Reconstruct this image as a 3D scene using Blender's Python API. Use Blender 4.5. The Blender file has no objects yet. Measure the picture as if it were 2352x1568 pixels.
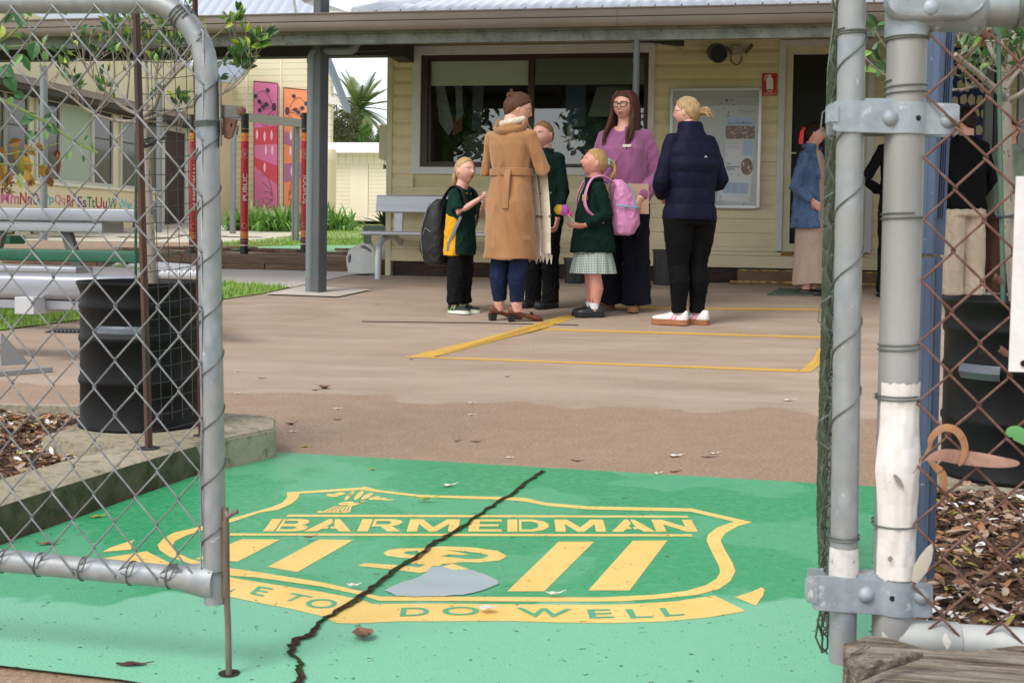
import bpy, bmesh, math, random
from mathutils import Vector as V, Matrix, noise
R = math.radians
COL = bpy.context.scene.collection
rnd = random.Random(11)
U = rnd.uniform
# ------------------------------------------------------------------ camera model (measured from the photograph)
F, CX, CY, HC = 2650., 1176., 635., .66
PT, RL, AL = math.atan(95/2650), .0155, math.atan(.179)
_u0 = V((0, math.sin(PT), math.cos(PT)))
cd = V((0, math.cos(PT), -math.sin(PT)))
cr = V((1, 0, 0))*math.cos(RL)+_u0*math.sin(RL)
cu = _u0*math.cos(RL)-V((1, 0, 0))*math.sin(RL)
ua = V((math.cos(AL), -math.sin(AL), 0))      # the school's own axes: along the main wall ...
vb = V((math.sin(AL), math.cos(AL), 0))       # ... and into the grounds
E0 = V((0, 0, HC))
def ray(x, y): return cd*F+cr*(x-CX)-cu*(y-CY)
def atY(x, y, Y): r = ray(x, y); return E0+r*(Y/r.y)
def atZ(x, y, z=0.): r = ray(x, y); return E0+r*((z-HC)/r.z)
def atB(x, y, b): r = ray(x, y); return E0+r*(b/r.dot(vb))
def atA(x, y, a): r = ray(x, y); return E0+r*(a/r.dot(ua))
def W(a, b, z=0.): return ua*a+vb*b+V((0, 0, z))
def AB(p): return p.dot(ua), p.dot(vb)
KZ = [(-999, 0), (8, 0), (11.9, .2), (13, .2), (13.02, .37), (17, .5), (22, .7), (26, .95), (32, 1.), (9999, 1.)]
def gz(b):
    for (b0, z0), (b1, z1) in zip(KZ, KZ[1:]):
        if b <= b1: return z0+(z1-z0)*(b-b0)/(b1-b0)
def gr(x, y):
    r = ray(x, y); Y = .8
    while Y < 60:
        p = E0+r*(Y/r.y)
        if p.z <= gz(p.dot(vb)): break
        Y += .005+Y*.0006
    return p
def q4(x, y): return x, y
def K(ox, oy, pts): return [(ox+x/4, oy+y/4) for x, y in pts]
# ------------------------------------------------------------------ materials
def S(r, g, b, k=1.):
    def f(c):
        c /= 255.; return (c/12.92 if c <= .04045 else ((c+.055)/1.055)**2.4)*k
    return (f(r), f(g), f(b))
MATS = {}
class NG:
    def __init__(s, name):
        m = bpy.data.materials.new(name); m.use_nodes = True
        s.m = m; s.n = m.node_tree.nodes; s.l = m.node_tree.links
        s.b = s.n['Principled BSDF']
        s.tc = s.n.new('ShaderNodeTexCoord')
    def pre(s, rot, sc):
        a = s.n.new('ShaderNodeMapping'); a.inputs['Rotation'].default_value = rot; s.l.new(s.tc.outputs['Object'], a.inputs[0])
        k = s.n.new('ShaderNodeMapping'); k.inputs['Scale'].default_value = sc; s.l.new(a.outputs[0], k.inputs[0]); return k.outputs[0]
    def map(s, sc=(1, 1, 1), rot=(0, 0, 0), out='Object'):
        k = s.n.new('ShaderNodeMapping'); k.inputs['Scale'].default_value = sc; k.inputs['Rotation'].default_value = rot
        s.l.new(s.tc.outputs[out], k.inputs[0]); return k.outputs[0]
    def noise(s, vec, scale, det=5., rough=.6, dist=0.):
        k = s.n.new('ShaderNodeTexNoise'); k.inputs['Scale'].default_value = scale; k.inputs['Detail'].default_value = det
        k.inputs['Roughness'].default_value = rough; k.inputs['Distortion'].default_value = dist
        s.l.new(vec, k.inputs['Vector']); return k.outputs['Fac']
    def ramp(s, fac, lo, hi, c0=(0, 0, 0), c1=(1, 1, 1)):
        k = s.n.new('ShaderNodeValToRGB'); e = k.color_ramp.elements
        e[0].position = lo; e[1].position = hi; e[0].color = (*c0, 1); e[1].color = (*c1, 1)
        s.l.new(fac, k.inputs[0]); return k.outputs[0]
    def math(s, op, a, b=0.):
        k = s.n.new('ShaderNodeMath'); k.operation = op
        for i, q in enumerate((a, b)):
            if isinstance(q, (int, float)): k.inputs[i].default_value = q
            else: s.l.new(q, k.inputs[i])
        return k.outputs[0]
    def mix(s, fac, a, b, mode='MIX'):
        k = s.n.new('ShaderNodeMix'); k.data_type = 'RGBA'; k.blend_type = mode
        for i, q in ((0, fac), (6, a), (7, b)):
            if isinstance(q, (int, float)): k.inputs[i].default_value = q
            elif isinstance(q, tuple): k.inputs[i].default_value = (*q, 1)
            else: s.l.new(q, k.inputs[i])
        return k.outputs[2]
    def set(s, name, v):
        i = s.b.inputs[name]
        if isinstance(v, (int, float)): i.default_value = v
        elif isinstance(v, tuple): i.default_value = (*v, 1)
        else: s.l.new(v, i)
    def bump(s, h, strength=.3, dist=.01):
        k = s.n.new('ShaderNodeBump'); k.inputs['Strength'].default_value = strength; k.inputs['Distance'].default_value = dist
        s.l.new(h, k.inputs['Height']); s.l.new(k.outputs[0], s.b.inputs['Normal'])
def M(name, col, rough=.6, metal=0., col2=None, vs=6., vt=(.35, .65), bump=0., bs=60., bd=.004, coat=0., st=(1, 1, 1), spec=.5, det=6., sheen=0., col3=None, vs3=40., vt3=(.6, .7)):
    if name in MATS: return MATS[name]
    g = NG(name); g.set('Roughness', rough); g.set('Metallic', metal); g.set('Coat Weight', coat); g.set('Specular IOR Level', spec)
    if sheen: g.set('Sheen Weight', sheen)
    c = col
    if col2:
        c = g.mix(g.ramp(g.noise(g.map(st), vs, det), *vt), col, col2)
    if col3:
        c = g.mix(g.ramp(g.noise(g.map(st), vs3, 3), *vt3), c, col3)
    g.set('Base Color', c)
    if bump: g.bump(g.noise(g.map(st), bs, 4), bump, bd)
    MATS[name] = g.m; return g.m
# ------------------------------------------------------------------ mesh builder
class MB:
    def __init__(s): s.v = []; s.f = []; s.mi = []; s.cur = 0
    def add(s, vs, fs):
        o = len(s.v); s.v += [V(p) for p in vs]
        for f in fs: s.f.append([i+o for i in f]); s.mi.append(s.cur)
        return s
    def hexa(s, p):
        return s.add(p, [(0, 3, 2, 1), (4, 5, 6, 7), (0, 1, 5, 4), (1, 2, 6, 5), (2, 3, 7, 6), (3, 0, 4, 7)])
    def box(s, c, d, ex=None, ey=None, ez=None):
        ex = ex or V((1, 0, 0)); ey = ey or V((0, 1, 0)); ez = ez or V((0, 0, 1)); c = V(c)
        x, y, z = ex*d[0]/2, ey*d[1]/2, ez*d[2]/2
        return s.hexa([c-x-y-z, c+x-y-z, c+x+y-z, c-x+y-z, c-x-y+z, c+x-y+z, c+x+y+z, c-x+y+z])
    def cbox(s, a0, a1, b0, b1, z0, z1):           # box on the school's axes
        return s.hexa([W(a0, b0, z0), W(a1, b0, z0), W(a1, b1, z0), W(a0, b1, z0), W(a0, b0, z1), W(a1, b0, z1), W(a1, b1, z1), W(a0, b1, z1)])
    def beam(s, p, q, w, h, up=V((0, 0, 1))):
        p = V(p); q = V(q); d = (q-p).normalized(); x = d.cross(up).normalized(); y = x.cross(d)
        return s.hexa([p-x*w/2-y*h/2, p+x*w/2-y*h/2, q+x*w/2-y*h/2, q-x*w/2-y*h/2, p-x*w/2+y*h/2, p+x*w/2+y*h/2, q+x*w/2+y*h/2, q-x*w/2+y*h/2])
    def loft(s, rings, cap=True, close=False):
        n = len(rings[0]); o = len(s.v)
        for r in rings: s.v += [V(p) for p in r]
        m = len(rings)
        for i in range(m if close else m-1):
            a = o+i*n; b = o+((i+1) % m)*n
            for j in range(n):
                k = (j+1) % n; s.f.append([a+j, a+k, b+k, b+j]); s.mi.append(s.cur)
        if cap and not close:
            s.f.append([o+j for j in range(n)][::-1]); s.f.append([o+(m-1)*n+j for j in range(n)]); s.mi += [s.cur]*2
        return s
    def tube(s, pts, r, n=8, cap=True, close=False, flat=1., up=None):
        pts = [V(p) for p in pts]; m = len(pts)
        rs = r if isinstance(r, (list, tuple)) else [r]*m
        rings = []; x = None
        for i, p in enumerate(pts):
            if close: t = pts[(i+1) % m]-pts[i-1]
            else: t = pts[min(i+1, m-1)]-pts[max(i-1, 0)]
            t = t.normalized() if t.length > 1e-9 else V((0, 0, 1))
            if x is None:
                h = up or (V((0, 0, 1)) if abs(t.z) < .9 else V((0, 1, 0)))
                x = (h-t*h.dot(t)).normalized()
            else:
                x = x-t*x.dot(t); x = x.normalized() if x.length > 1e-6 else t.orthogonal().normalized()
            y = t.cross(x)
            rings.append([p+(x*math.cos(2*math.pi*k/n)+y*flat*math.sin(2*math.pi*k/n))*rs[i] for k in range(n)])
        return s.loft(rings, cap, close)
    def lathe(s, c, prof, n=24, ax=V((0, 0, 1)), cap=True):
        c = V(c); ax = V(ax).normalized(); x = ax.orthogonal().normalized(); y = ax.cross(x)
        return s.loft([[c+ax*h+(x*math.cos(2*math.pi*k/n)+y*math.sin(2*math.pi*k/n))*max(r, 1e-4) for k in range(n)] for r, h in prof], cap)
    def ball(s, c, r, n=12, sc=(1, 1, 1)):
        c = V(c); rings = []
        for i in range(n//2+1):
            t = -math.pi/2+math.pi*i/(n//2)
            rings.append([c+V((math.cos(t)*math.cos(2*math.pi*k/n)*sc[0], math.cos(t)*math.sin(2*math.pi*k/n)*sc[1], math.sin(t)*sc[2]))*r for k in range(n)])
        return s.loft(rings)
    def prism(s, poly, vec):
        poly = [V(p) for p in poly]; vec = V(vec); n = len(poly); o = len(s.v)
        s.v += poly+[p+vec for p in poly]
        s.f += [list(range(o, o+n)), list(range(o+2*n-1, o+n-1, -1))]+[[o+i, o+n+i, o+n+(i+1) % n, o+(i+1) % n] for i in range(n)]
        s.mi += [s.cur]*(n+2); return s
    def poly(s, pts):
        return s.add(pts, [list(range(len(pts)))])
    def fill(s, loops, vec=None):                   # flat region with holes, optionally given thickness
        bm = bmesh.new(); es = []
        for lp in loops:
            vs = [bm.verts.new(p) for p in lp]
            es += [bm.edges.new((vs[i], vs[(i+1) % len(vs)])) for i in range(len(vs))]
        bmesh.ops.triangle_fill(bm, use_beauty=True, use_dissolve=False, edges=es)
        if vec is not None:
            r = bmesh.ops.extrude_face_region(bm, geom=bm.faces[:])
            bmesh.ops.translate(bm, verts=[g for g in r['geom'] if isinstance(g, bmesh.types.BMVert)], vec=vec)
        bm.verts.index_update(); bmesh.ops.recalc_face_normals(bm, faces=bm.faces[:])
        s.add([v.co.copy() for v in bm.verts], [[v.index for v in f.verts] for f in bm.faces]); bm.free(); return s
    def build(s, name, mat, parent=None, smooth=False, local=False, recalc=True, label=None, bevel=0.):
        me = bpy.data.meshes.new(name); me.from_pydata(s.v, [], s.f)
        for m in (mat if isinstance(mat, (list, tuple)) else [mat]): me.materials.append(m)
        if isinstance(mat, (list, tuple)): me.polygons.foreach_set('material_index', s.mi)
        if recalc:
            bm = bmesh.new(); bm.from_mesh(me); bmesh.ops.recalc_face_normals(bm, faces=bm.faces[:])
            if bevel: bmesh.ops.bevel(bm, geom=[e for e in bm.edges if len(e.link_faces) == 2 and e.calc_face_angle(0) > .6], offset=bevel, segments=2, affect='EDGES', clamp_overlap=True)
            bm.to_mesh(me); bm.free()
        if smooth:
            me.polygons.foreach_set('use_smooth', [True]*len(me.polygons))
            try: me.set_sharp_from_angle(angle=R(smooth if smooth > 1 else 40))
            except Exception: pass
        me.update()
        o = bpy.data.objects.new(name, me); COL.objects.link(o)
        if parent: attach(o, parent, local)
        if label: o['label'] = label
        return o
def attach(o, p, local=False):
    o.parent = p
    if not local:
        if p.type == 'EMPTY': m = p.matrix_basis
        else: m = Matrix()
        o.matrix_parent_inverse = m.inverted()
def tag(o, label, cat, group=None, kind=None):
    o['label'] = label; o['category'] = cat
    if group: o['group'] = group
    if kind: o['kind'] = kind
    return o
def thing(name, label, cat, loc=(0, 0, 0), rot=0., group=None):
    o = bpy.data.objects.new(name, None); COL.objects.link(o); o.empty_display_size = .1
    o.location = loc; o.rotation_euler = (0, 0, rot)
    o.matrix_basis = Matrix.Translation(V(loc)) @ Matrix.Rotation(rot, 4, 'Z')
    return tag(o, label, cat, group)
def struct(o, kind='structure', label=None):
    o['kind'] = kind
    if label: o['label'] = label
    return o
def dup(root, loc=None, rot=None, label=None):
    r = root.copy(); COL.objects.link(r)
    if loc is not None: r.location = loc
    if rot is not None: r.rotation_euler = (0, 0, rot)
    if label: r['label'] = label
    def rec(a, b):
        for c in [o for o in bpy.data.objects if o.parent == a]:
            d = c.copy(); COL.objects.link(d); d.parent = b; rec(c, d)
    rec(root, r); return r
def text_mesh(s, mapf, bold=.02, font_ratio=1., cuts=0):
    cu_ = bpy.data.curves.new('t', 'FONT'); cu_.body = s; cu_.offset = min(bold, .013); cu_.size = 1; cu_.resolution_u = 4; cu_.space_character = font_ratio
    o = bpy.data.objects.new('t', cu_); COL.objects.link(o)
    dg = bpy.context.evaluated_depsgraph_get(); me = bpy.data.meshes.new_from_object(o.evaluated_get(dg))
    if cuts:
        bm = bmesh.new(); bm.from_mesh(me); ys = [v.co.y for v in bm.verts]; a_, b_ = min(ys), max(ys)
        for i in range(1, cuts): bmesh.ops.bisect_plane(bm, geom=bm.verts[:]+bm.edges[:]+bm.faces[:], plane_co=(0, a_+(b_-a_)*i/cuts, 0), plane_no=(0, 1, 0))
        bm.to_mesh(me); bm.free()
    vs = [v.co.copy() for v in me.vertices]; fs = [list(p.vertices) for p in me.polygons]
    bpy.data.objects.remove(o); bpy.data.curves.remove(cu_); bpy.data.meshes.remove(me)
    x0 = min(v.x for v in vs); x1 = max(v.x for v in vs); y0 = min(v.y for v in vs); y1 = max(v.y for v in vs)
    return [mapf((v.x-x0)/(x1-x0), (v.y-y0)/(y1-y0)) for v in vs], fs
def quadmap(bl, br, tr, tl):
    return lambda u, v: (V(bl)*(1-u)+V(br)*u)*(1-v)+(V(tl)*(1-u)+V(tr)*u)*v
# ------------------------------------------------------------------ camera, sky and sun
cam = bpy.data.cameras.new('camera'); co = bpy.data.objects.new('camera', cam); COL.objects.link(co)
co.matrix_world = Matrix(((cr.x, cu.x, -cd.x, 0), (cr.y, cu.y, -cd.y, 0), (cr.z, cu.z, -cd.z, HC), (0, 0, 0, 1)))
cam.sensor_width = 36; cam.lens = F/2352*36; cam.shift_y = -149/2352; cam.clip_start = .05; cam.clip_end = 2000
cam.dof.use_dof = True; cam.dof.focus_distance = 8.4; cam.dof.aperture_fstop = 24
sc = bpy.context.scene; sc.camera = co
sc.view_settings.view_transform = 'Standard'; sc.view_settings.look = 'None'; sc.view_settings.exposure = .72; sc.view_settings.gamma = 1
w = bpy.data.worlds.new('World'); sc.world = w; w.use_nodes = True
nt = w.node_tree; sky = nt.nodes.new('ShaderNodeTexSky'); sky.sky_type = 'NISHITA'; sky.sun_disc = False
SE, SA = 52., 222.
sky.sun_elevation = R(SE); sky.sun_rotation = R(SA); sky.air_density = 1.; sky.dust_density = 1.; sky.ozone_density = 1.
hs = nt.nodes.new('ShaderNodeHueSaturation'); hs.inputs['Saturation'].default_value = .3
nt.links.new(sky.outputs[0], hs.inputs['Color']); nt.links.new(hs.outputs[0], nt.nodes['Background'].inputs[0])
nt.nodes['Background'].inputs[1].default_value = .14
sl = bpy.data.lights.new('sun', 'SUN'); sl.energy = 1.3; sl.angle = R(24); sl.color = (1, .96, .9)
so = bpy.data.objects.new('sun', sl); COL.objects.link(so)
sd = V((math.sin(R(SA))*math.cos(R(SE)), math.cos(R(SA))*math.cos(R(SE)), math.sin(R(SE))))
so.rotation_euler = sd.to_track_quat('Z', 'Y').to_euler(); so.location = sd*40
# ================================================================== GROUND
def gsheet(name, poly, mat, dz, step=.35, kind='structure', flatz=None):
    """A sheet on the terrain: polygon given as world points, cut along the terrain's breaks."""
    bm = bmesh.new()
    vs = [bm.verts.new((p[0], p[1], 0)) for p in poly]; bm.faces.new(vs)
    for b in [k[0] for k in KZ[1:-1]]:
        bmesh.ops.bisect_plane(bm, geom=bm.verts[:]+bm.edges[:]+bm.faces[:], plane_co=vb*b, plane_no=vb)
    for v in bm.verts: v.co.z = (gz(v.co.dot(vb)+1e-4) if flatz is None else flatz)+dz
    bmesh.ops.triangulate(bm, faces=[f for f in bm.faces if len(f.verts) > 4])
    me = bpy.data.meshes.new(name); bmesh.ops.recalc_face_normals(bm, faces=bm.faces[:])
    for f in bm.faces:
        if f.normal.z < 0: f.normal_flip()
    bm.to_mesh(me); bm.free(); me.materials.append(mat)
    o = bpy.data.objects.new(name, me); COL.objects.link(o); return struct(o, kind)
grass_m = M('turf', S(128, 160, 72), .9, col2=S(150, 178, 88), vs=1.2, bump=.6, bs=90, bd=.02, col3=S(78, 104, 40), vs3=30)
m_ = MB()
xs = [-400, -60, -30, -14, -3.7, 8, 30, 60, 400]
bs_ = [-60, -10, 0, 8, 11.9, 13, 13.02, 17, 22, 26, 32, 60, 150, 800]
for i in range(len(xs)-1):
    for j in range(len(bs_)-1):
        q = [(xs[i], bs_[j]), (xs[i+1], bs_[j]), (xs[i+1], bs_[j+1]), (xs[i], bs_[j+1])]
        zz = lambda a, b: (gz(b) if (a < -3.6) else min(gz(b), .2))
        m_.add([W(a, b, zz(a, b)-.012) for a, b in q], [(0, 1, 2, 3)])
struct(m_.build('ground', grass_m))
# brown concrete apron with its damp band
g = NG('brown_concrete'); vec = g.map()
n1 = g.noise(vec, 1.1, 5); n2 = g.noise(vec, 170, 3, .7); n3 = g.noise(vec, 9, 6, .7); n5 = g.noise(g.map((1, 2.2, 1), (0, 0, .5)), 1.5, 5)
base = g.mix(g.ramp(n1, .35, .65), S(166, 145, 125), S(152, 131, 111))
base = g.mix(g.math('MULTIPLY', g.ramp(n5, .42, .7), .4), base, S(202, 180, 164))
base = g.mix(g.ramp(n3, .5, .8), base, S(168, 146, 130))
sx = g.n.new('ShaderNodeSeparateXYZ'); g.l.new(vec, sx.inputs[0])
bb = g.math('ADD', g.math('MULTIPLY', sx.outputs[0], math.sin(AL)), g.math('MULTIPLY', sx.outputs[1], math.cos(AL)))
aa = g.math('SUBTRACT', g.math('MULTIPLY', sx.outputs[0], math.cos(AL)), g.math('MULTIPLY', sx.outputs[1], math.sin(AL)))
wob = g.math('MULTIPLY', g.math('SUBTRACT', g.noise(vec, 1.6, 3), .5), 1.1)
edge = g.math('ADD', g.math('SUBTRACT', bb, 4.42), wob)
wet = g.ramp(edge, .0, .05, (1, 1, 1), (0, 0, 0))
base = g.mix(g.math('MULTIPLY', wet, .85), base, g.mix(g.ramp(n3, .4, .7), S(140, 108, 82), S(156, 126, 100)))
damp2 = g.ramp(g.math('ADD', g.math('ABSOLUTE', g.math('SUBTRACT', bb, 6.3)), g.math('MULTIPLY', wob, 1.4)), .15, .5, (1, 1, 1), (0, 0, 0))
base = g.mix(g.math('MULTIPLY', damp2, .22), base, S(156, 126, 106))
fine = g.ramp(g.noise(vec, 95, 3, .7), .42, .66)
base = g.mix(g.math('MULTIPLY', fine, g.math('ADD', .16, g.math('MULTIPLY', wet, .16))), base, S(222, 204, 182))
base = g.mix(g.ramp(g.noise(vec, 70, 2), .68, .72), base, S(112, 94, 80))
cv = g.noise(g.map((1, 1, 1), (0, 0, 0)), 26, 2)
g.set('Base Color', base); g.set('Roughness', g.math('SUBTRACT', .8, g.math('MULTIPLY', wet, .2)))
bw = g.n.new('ShaderNodeTexWave'); bw.inputs['Scale'].default_value = 9; bw.inputs['Distortion'].default_value = 6; bw.inputs['Detail'].default_value = 3
g.l.new(g.map((1, 1, 1), (0, 0, R(-52))), bw.inputs[0])
g.bump(g.math('ADD', g.math('MULTIPLY', g.noise(vec, 150, 3), 1.), g.math('MULTIPLY', bw.outputs['Fac'], .07)), .4, .005)
conc_m = g.m
gsheet('concrete_apron', [W(-13, -3), W(9, -3), W(9, 12.22), W(-3.45, 12.22), W(-5.2, 11.2), W(-13, 8.5)], conc_m, 0)
# green painted pad
g = NG('green_paint'); vec = g.map()
n1 = g.noise(vec, 1.7, 3, .5); n2 = g.noise(vec, 220, 2); n3 = g.noise(vec, 55, 4, .7)
dry = g.ramp(n1, .5, .525)
sx = g.n.new('ShaderNodeSeparateXYZ'); g.l.new(vec, sx.inputs[0])
frt = g.ramp(g.math('ADD', g.math('SUBTRACT', sx.outputs[1], 2.02), g.math('MULTIPLY', g.math('SUBTRACT', g.noise(vec, 3, 3), .5), .5)), .0, .03, (1, 1, 1), (0, 0, 0))
mk = g.math('MAXIMUM', g.math('MULTIPLY', dry, .28), frt)
c = g.mix(mk, S(58, 166, 110), S(124, 194, 158))
c = g.mix(g.math('MULTIPLY', g.ramp(n3, .45, .75), .25), c, S(150, 205, 168))
c = g.mix(g.ramp(g.noise(vec, 75, 2), .685, .71), c, S(52, 96, 68))
c = g.mix(g.math('MULTIPLY', g.ramp(g.noise(vec, 14, 5, .8), .68, .74), .5), c, S(176, 176, 150))
g.set('Base Color', c); g.set('Roughness', g.math('ADD', .24, g.math('MULTIPLY', mk, .22))); g.set('Specular IOR Level', .5)
g.bump(n2, .35, .004); pad_m = g.m
PAD = [(605, 1040), (1250, 1078), (2000, 1121), (2128, 1128), (2118, 1300), (2075, 1450), (2000, 1760), (700, 1640), (275, 1568), (0, 1536), (-400, 1500), (-400, 1400), (0, 1258)]
gsheet('green_pad', [atZ(*p) for p in PAD], pad_m, .006)
# crest
yl_m = M('yellow_paint', S(250, 214, 128), .42, col2=S(244, 202, 112), vs=8, bump=.3, bs=200, bd=.003, col3=S(150, 130, 70), vs3=70, vt3=(.665, .69))
gt_m = M('green_letter_paint', S(70, 170, 122), .4, col2=S(96, 180, 140), vs=20, bump=.3, bs=200, bd=.003)
crest = thing('painted_crest', 'yellow school crest painted on the green pavement between the gates', 'crest', atZ(1050, 1290))
ZP = .0067
def gp(pts, z=ZP): return [atZ(x, y, z) for x, y in pts]
outer = [(659, 1130), (828, 1119), (838, 1117), (870, 1124.5), (963, 1136), (1170, 1141), (1208, 1143), (1251, 1153.5), (1351, 1162), (1586, 1166.5), (1728, 1198.5), (1696, 1207), (1666, 1223.5), (1655, 1240), (1663, 1258), (1683, 1293), (1689, 1311), (1678, 1333), (1651, 1352), (1601, 1365), (1526, 1373), (1426, 1380), (1276, 1381), (1173, 1380), (988, 1379), (870, 1379), (835, 1367), (738, 1346), (588, 1325), (530, 1321), (467, 1303), (425, 1290), (390, 1278), (367, 1263), (362, 1251), (375, 1236), (400, 1222), (467, 1207), (527, 1191), (588, 1174), (623, 1164), (648, 1154), (660, 1141)]
inner = [(688, 1133), (828, 1124.5), (850, 1127), (913, 1135), (963, 1140), (1088, 1145), (1173, 1148), (1206, 1151), (1258, 1161), (1351, 1169), (1586, 1174), (1686, 1197), (1646, 1211), (1626, 1227), (1623, 1241), (1633, 1263), (1651, 1298), (1654, 1313), (1646, 1328), (1621, 1343), (1576, 1356), (1501, 1365), (1376, 1371), (1176, 1370), (988, 1369), (875, 1369), (850, 1364), (833, 1357), (738, 1336), (588, 1312), (530, 1304), (475, 1293), (435, 1282), (405, 1268), (396, 1253), (402, 1242), (425, 1230), (467, 1216), (527, 1200), (598, 1176), (638, 1170), (670, 1156), (684, 1144)]
MB().fill([gp(outer), gp(inner)]).build('shield_outline', yl_m, crest)
m_ = MB()
for q in ([(662, 1181), (1578, 1183.5), (1582, 1188), (657, 1186)], [(529, 1224), (1589, 1226), (1591, 1231), (527, 1229)]): m_.poly(gp(q))
m_.build('rule_line', yl_m, crest)
for q in ([(556, 1237), (644, 1238), (546, 1289), (448, 1283)], [(732, 1238), (812, 1239), (683, 1313), (614, 1301)], [(1283, 1243), (1365, 1243), (1250, 1357), (1165, 1357)], [(1453, 1241), (1533, 1240), (1446, 1355), (1351, 1355)]):
    MB().poly(gp(q)).build('stripe', yl_m, crest)
m_ = MB().fill([gp(K(588, 1176, [(1540, 328), (1330, 330), (1215, 345), (1168, 372), (1200, 398), (1330, 416), (1470, 424), (1400, 458), (1440, 470), (1560, 478), (1500, 505), (1330, 486), (1000, 465), (932, 490), (1280, 525), (1500, 556), (1570, 545), (1620, 490), (1680, 492), (1720, 470), (1780, 470), (1900, 455), (2050, 460), (2240, 440), (2305, 402), (2220, 352), (2000, 322), (1700, 310)])),
    gp(K(588, 1176, [(1740, 342), (2050, 372), (2140, 395), (2080, 425), (1960, 430), (1850, 418), (1690, 402), (1780, 385), (1900, 392), (1960, 385)])), gp(K(588, 1176, [(1490, 352), (1380, 358), (1355, 375), (1420, 392), (1500, 380)]))])
m_.poly(gp(K(588, 1176, [(1560, 575), (1700, 500), (1800, 470), (1960, 520), (1930, 548), (1760, 572)])))
m_.build('monogram', yl_m, crest)
GL = {'B': [[(0, 0), (.25, 0), (.25, 1), (0, 1)], [(.29, 0), (.75, 0), (.94, .09), (1, .26), (.95, .43), (.82, .52), (.92, .60), (.96, .75), (.90, .92), (.72, 1), (.29, 1)], [(.36, .17), (.66, .17), (.74, .28), (.66, .40), (.36, .40)], [(.36, .60), (.64, .60), (.71, .71), (.64, .84), (.36, .84)]],
 'R': [[(0, 0), (.25, 0), (.25, 1), (0, 1)], [(.29, .40), (.29, 1), (.78, 1), (.95, .88), (.98, .70), (.90, .52), (.76, .44), (1, 0), (.70, 0), (.50, .40)], [(.36, .58), (.66, .58), (.73, .70), (.66, .84), (.36, .84)]],
 'A': [[(0, 0), (.26, 0), (.35, .22), (.47, .22), (.47, .38), (.41, .38), (.51, .70), (.46, 1), (.38, 1)], [(1, 0), (.74, 0), (.65, .22), (.52, .22), (.52, .38), (.59, .38), (.545, .68), (.52, 1), (.62, 1)]],
 'M': [[(0, 0), (.2, 0), (.2, .62), (.43, 0), (.57, 0), (.8, .62), (.8, 0), (1, 0), (1, 1), (.74, 1), (.5, .34), (.26, 1), (0, 1)]],
 'E': [[(0, 0), (1, 0), (1, .18), (.32, .18), (.32, .42), (.9, .42), (.9, .59), (.32, .59), (.32, .82), (1, .82), (1, 1), (0, 1)]],
 'D': [[(0, 0), (.24, 0), (.24, 1), (0, 1)], [(.28, 0), (.62, 0), (.88, .14), (1, .38), (1, .62), (.88, .86), (.62, 1), (.28, 1)], [(.34, .18), (.58, .18), (.72, .3), (.76, .5), (.72, .7), (.58, .82), (.34, .82)]],
 'N': [[(0, 0), (.24, 0), (.24, .62), (.74, 0), (1, 0), (1, 1), (.76, 1), (.76, .4), (.26, 1), (0, 1)]]}
qm = quadmap(*gp([(604, 1219.5), (1603, 1220.5), (1588, 1193), (625, 1191)]))
for ch, x0, x1 in zip('BARMEDMAN', (604, 697, 816, 929, 1070, 1160, 1272, 1402, 1506), (700, 803, 915, 1047, 1147, 1257, 1389, 1504, 1603)):
    L = [[qm((x0+(x1-x0)*u-604)/999, v) for u, v in lp] for lp in GL[ch]]; m_ = MB()
    if ch in 'BRD': m_.poly(L[0]); m_.fill(L[1:])
    else:
        for l in L: m_.fill([l])
    m_.build('name_letter', yl_m, crest)
rib = [(237, 1281), (337, 1265), (400, 1297), (470, 1312), (530, 1325), (588, 1335), (738, 1358), (830, 1376), (855, 1386), (988, 1385), (1176, 1386.5), (1376, 1388), (1451, 1386), (1551, 1380), (1641, 1366.5), (1713, 1402), (1626, 1417), (1526, 1426), (1401, 1430), (1276, 1428.5), (1176, 1425), (913, 1426), (813, 1431), (773, 1430), (738, 1413.5), (663, 1396), (588, 1382), (530, 1370), (470, 1350), (400, 1324), (330, 1302)]
MB().fill([gp(rib)]).build('ribbon', yl_m, crest)
for q in ([(235, 1267), (252, 1257), (310, 1238), (301, 1248), (302, 1261)], [(1688, 1370), (1726, 1358), (1749, 1348), (1756, 1352), (1753, 1366), (1736, 1390)]): MB().fill([gp(q)]).build('ribbon_tail', yl_m, crest)
m_ = MB()
for ch, q in (('E', K(588, 1176, [(-60, 745), (60, 770), (160, 695), (20, 675)])), ('T', K(588, 1176, [(245, 808), (350, 815), (525, 772), (330, 736)])), ('O', K(588, 1176, [(445, 876), (735, 880), (755, 795), (470, 790)])), ('D', K(588, 1176, [(1320, 952), (1595, 945), (1590, 868), (1335, 875)])), ('O', K(588, 1176, [(1705, 945), (2058, 940), (2045, 862), (1715, 865)])),
              ('W', K(1176, 1176, [(110, 958), (480, 962), (552, 885), (35, 872)])), ('E', K(1176, 1176, [(712, 970), (942, 966), (905, 886), (688, 890)])), ('L', K(1176, 1176, [(1090, 970), (1300, 962), (1275, 885), (1038, 887)])), ('L', K(1176, 1176, [(1405, 955), (1590, 940), (1560, 872), (1350, 876)]))):
    vs, fs = text_mesh(ch, quadmap(*gp(q, .0074)), .02); MB().add(vs, fs).build('motto_letter', gt_m, crest, recalc=False)
m_ = MB()
def gell(cx, cy, rx, ry, rot=0., n=12):
    return [(cx+rx*math.cos(t)*math.cos(rot)-ry*math.sin(t)*math.sin(rot), cy+rx*math.cos(t)*math.sin(rot)+ry*math.sin(t)*math.cos(rot)) for t in [2*math.pi*k/n for k in range(n)]]
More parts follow.
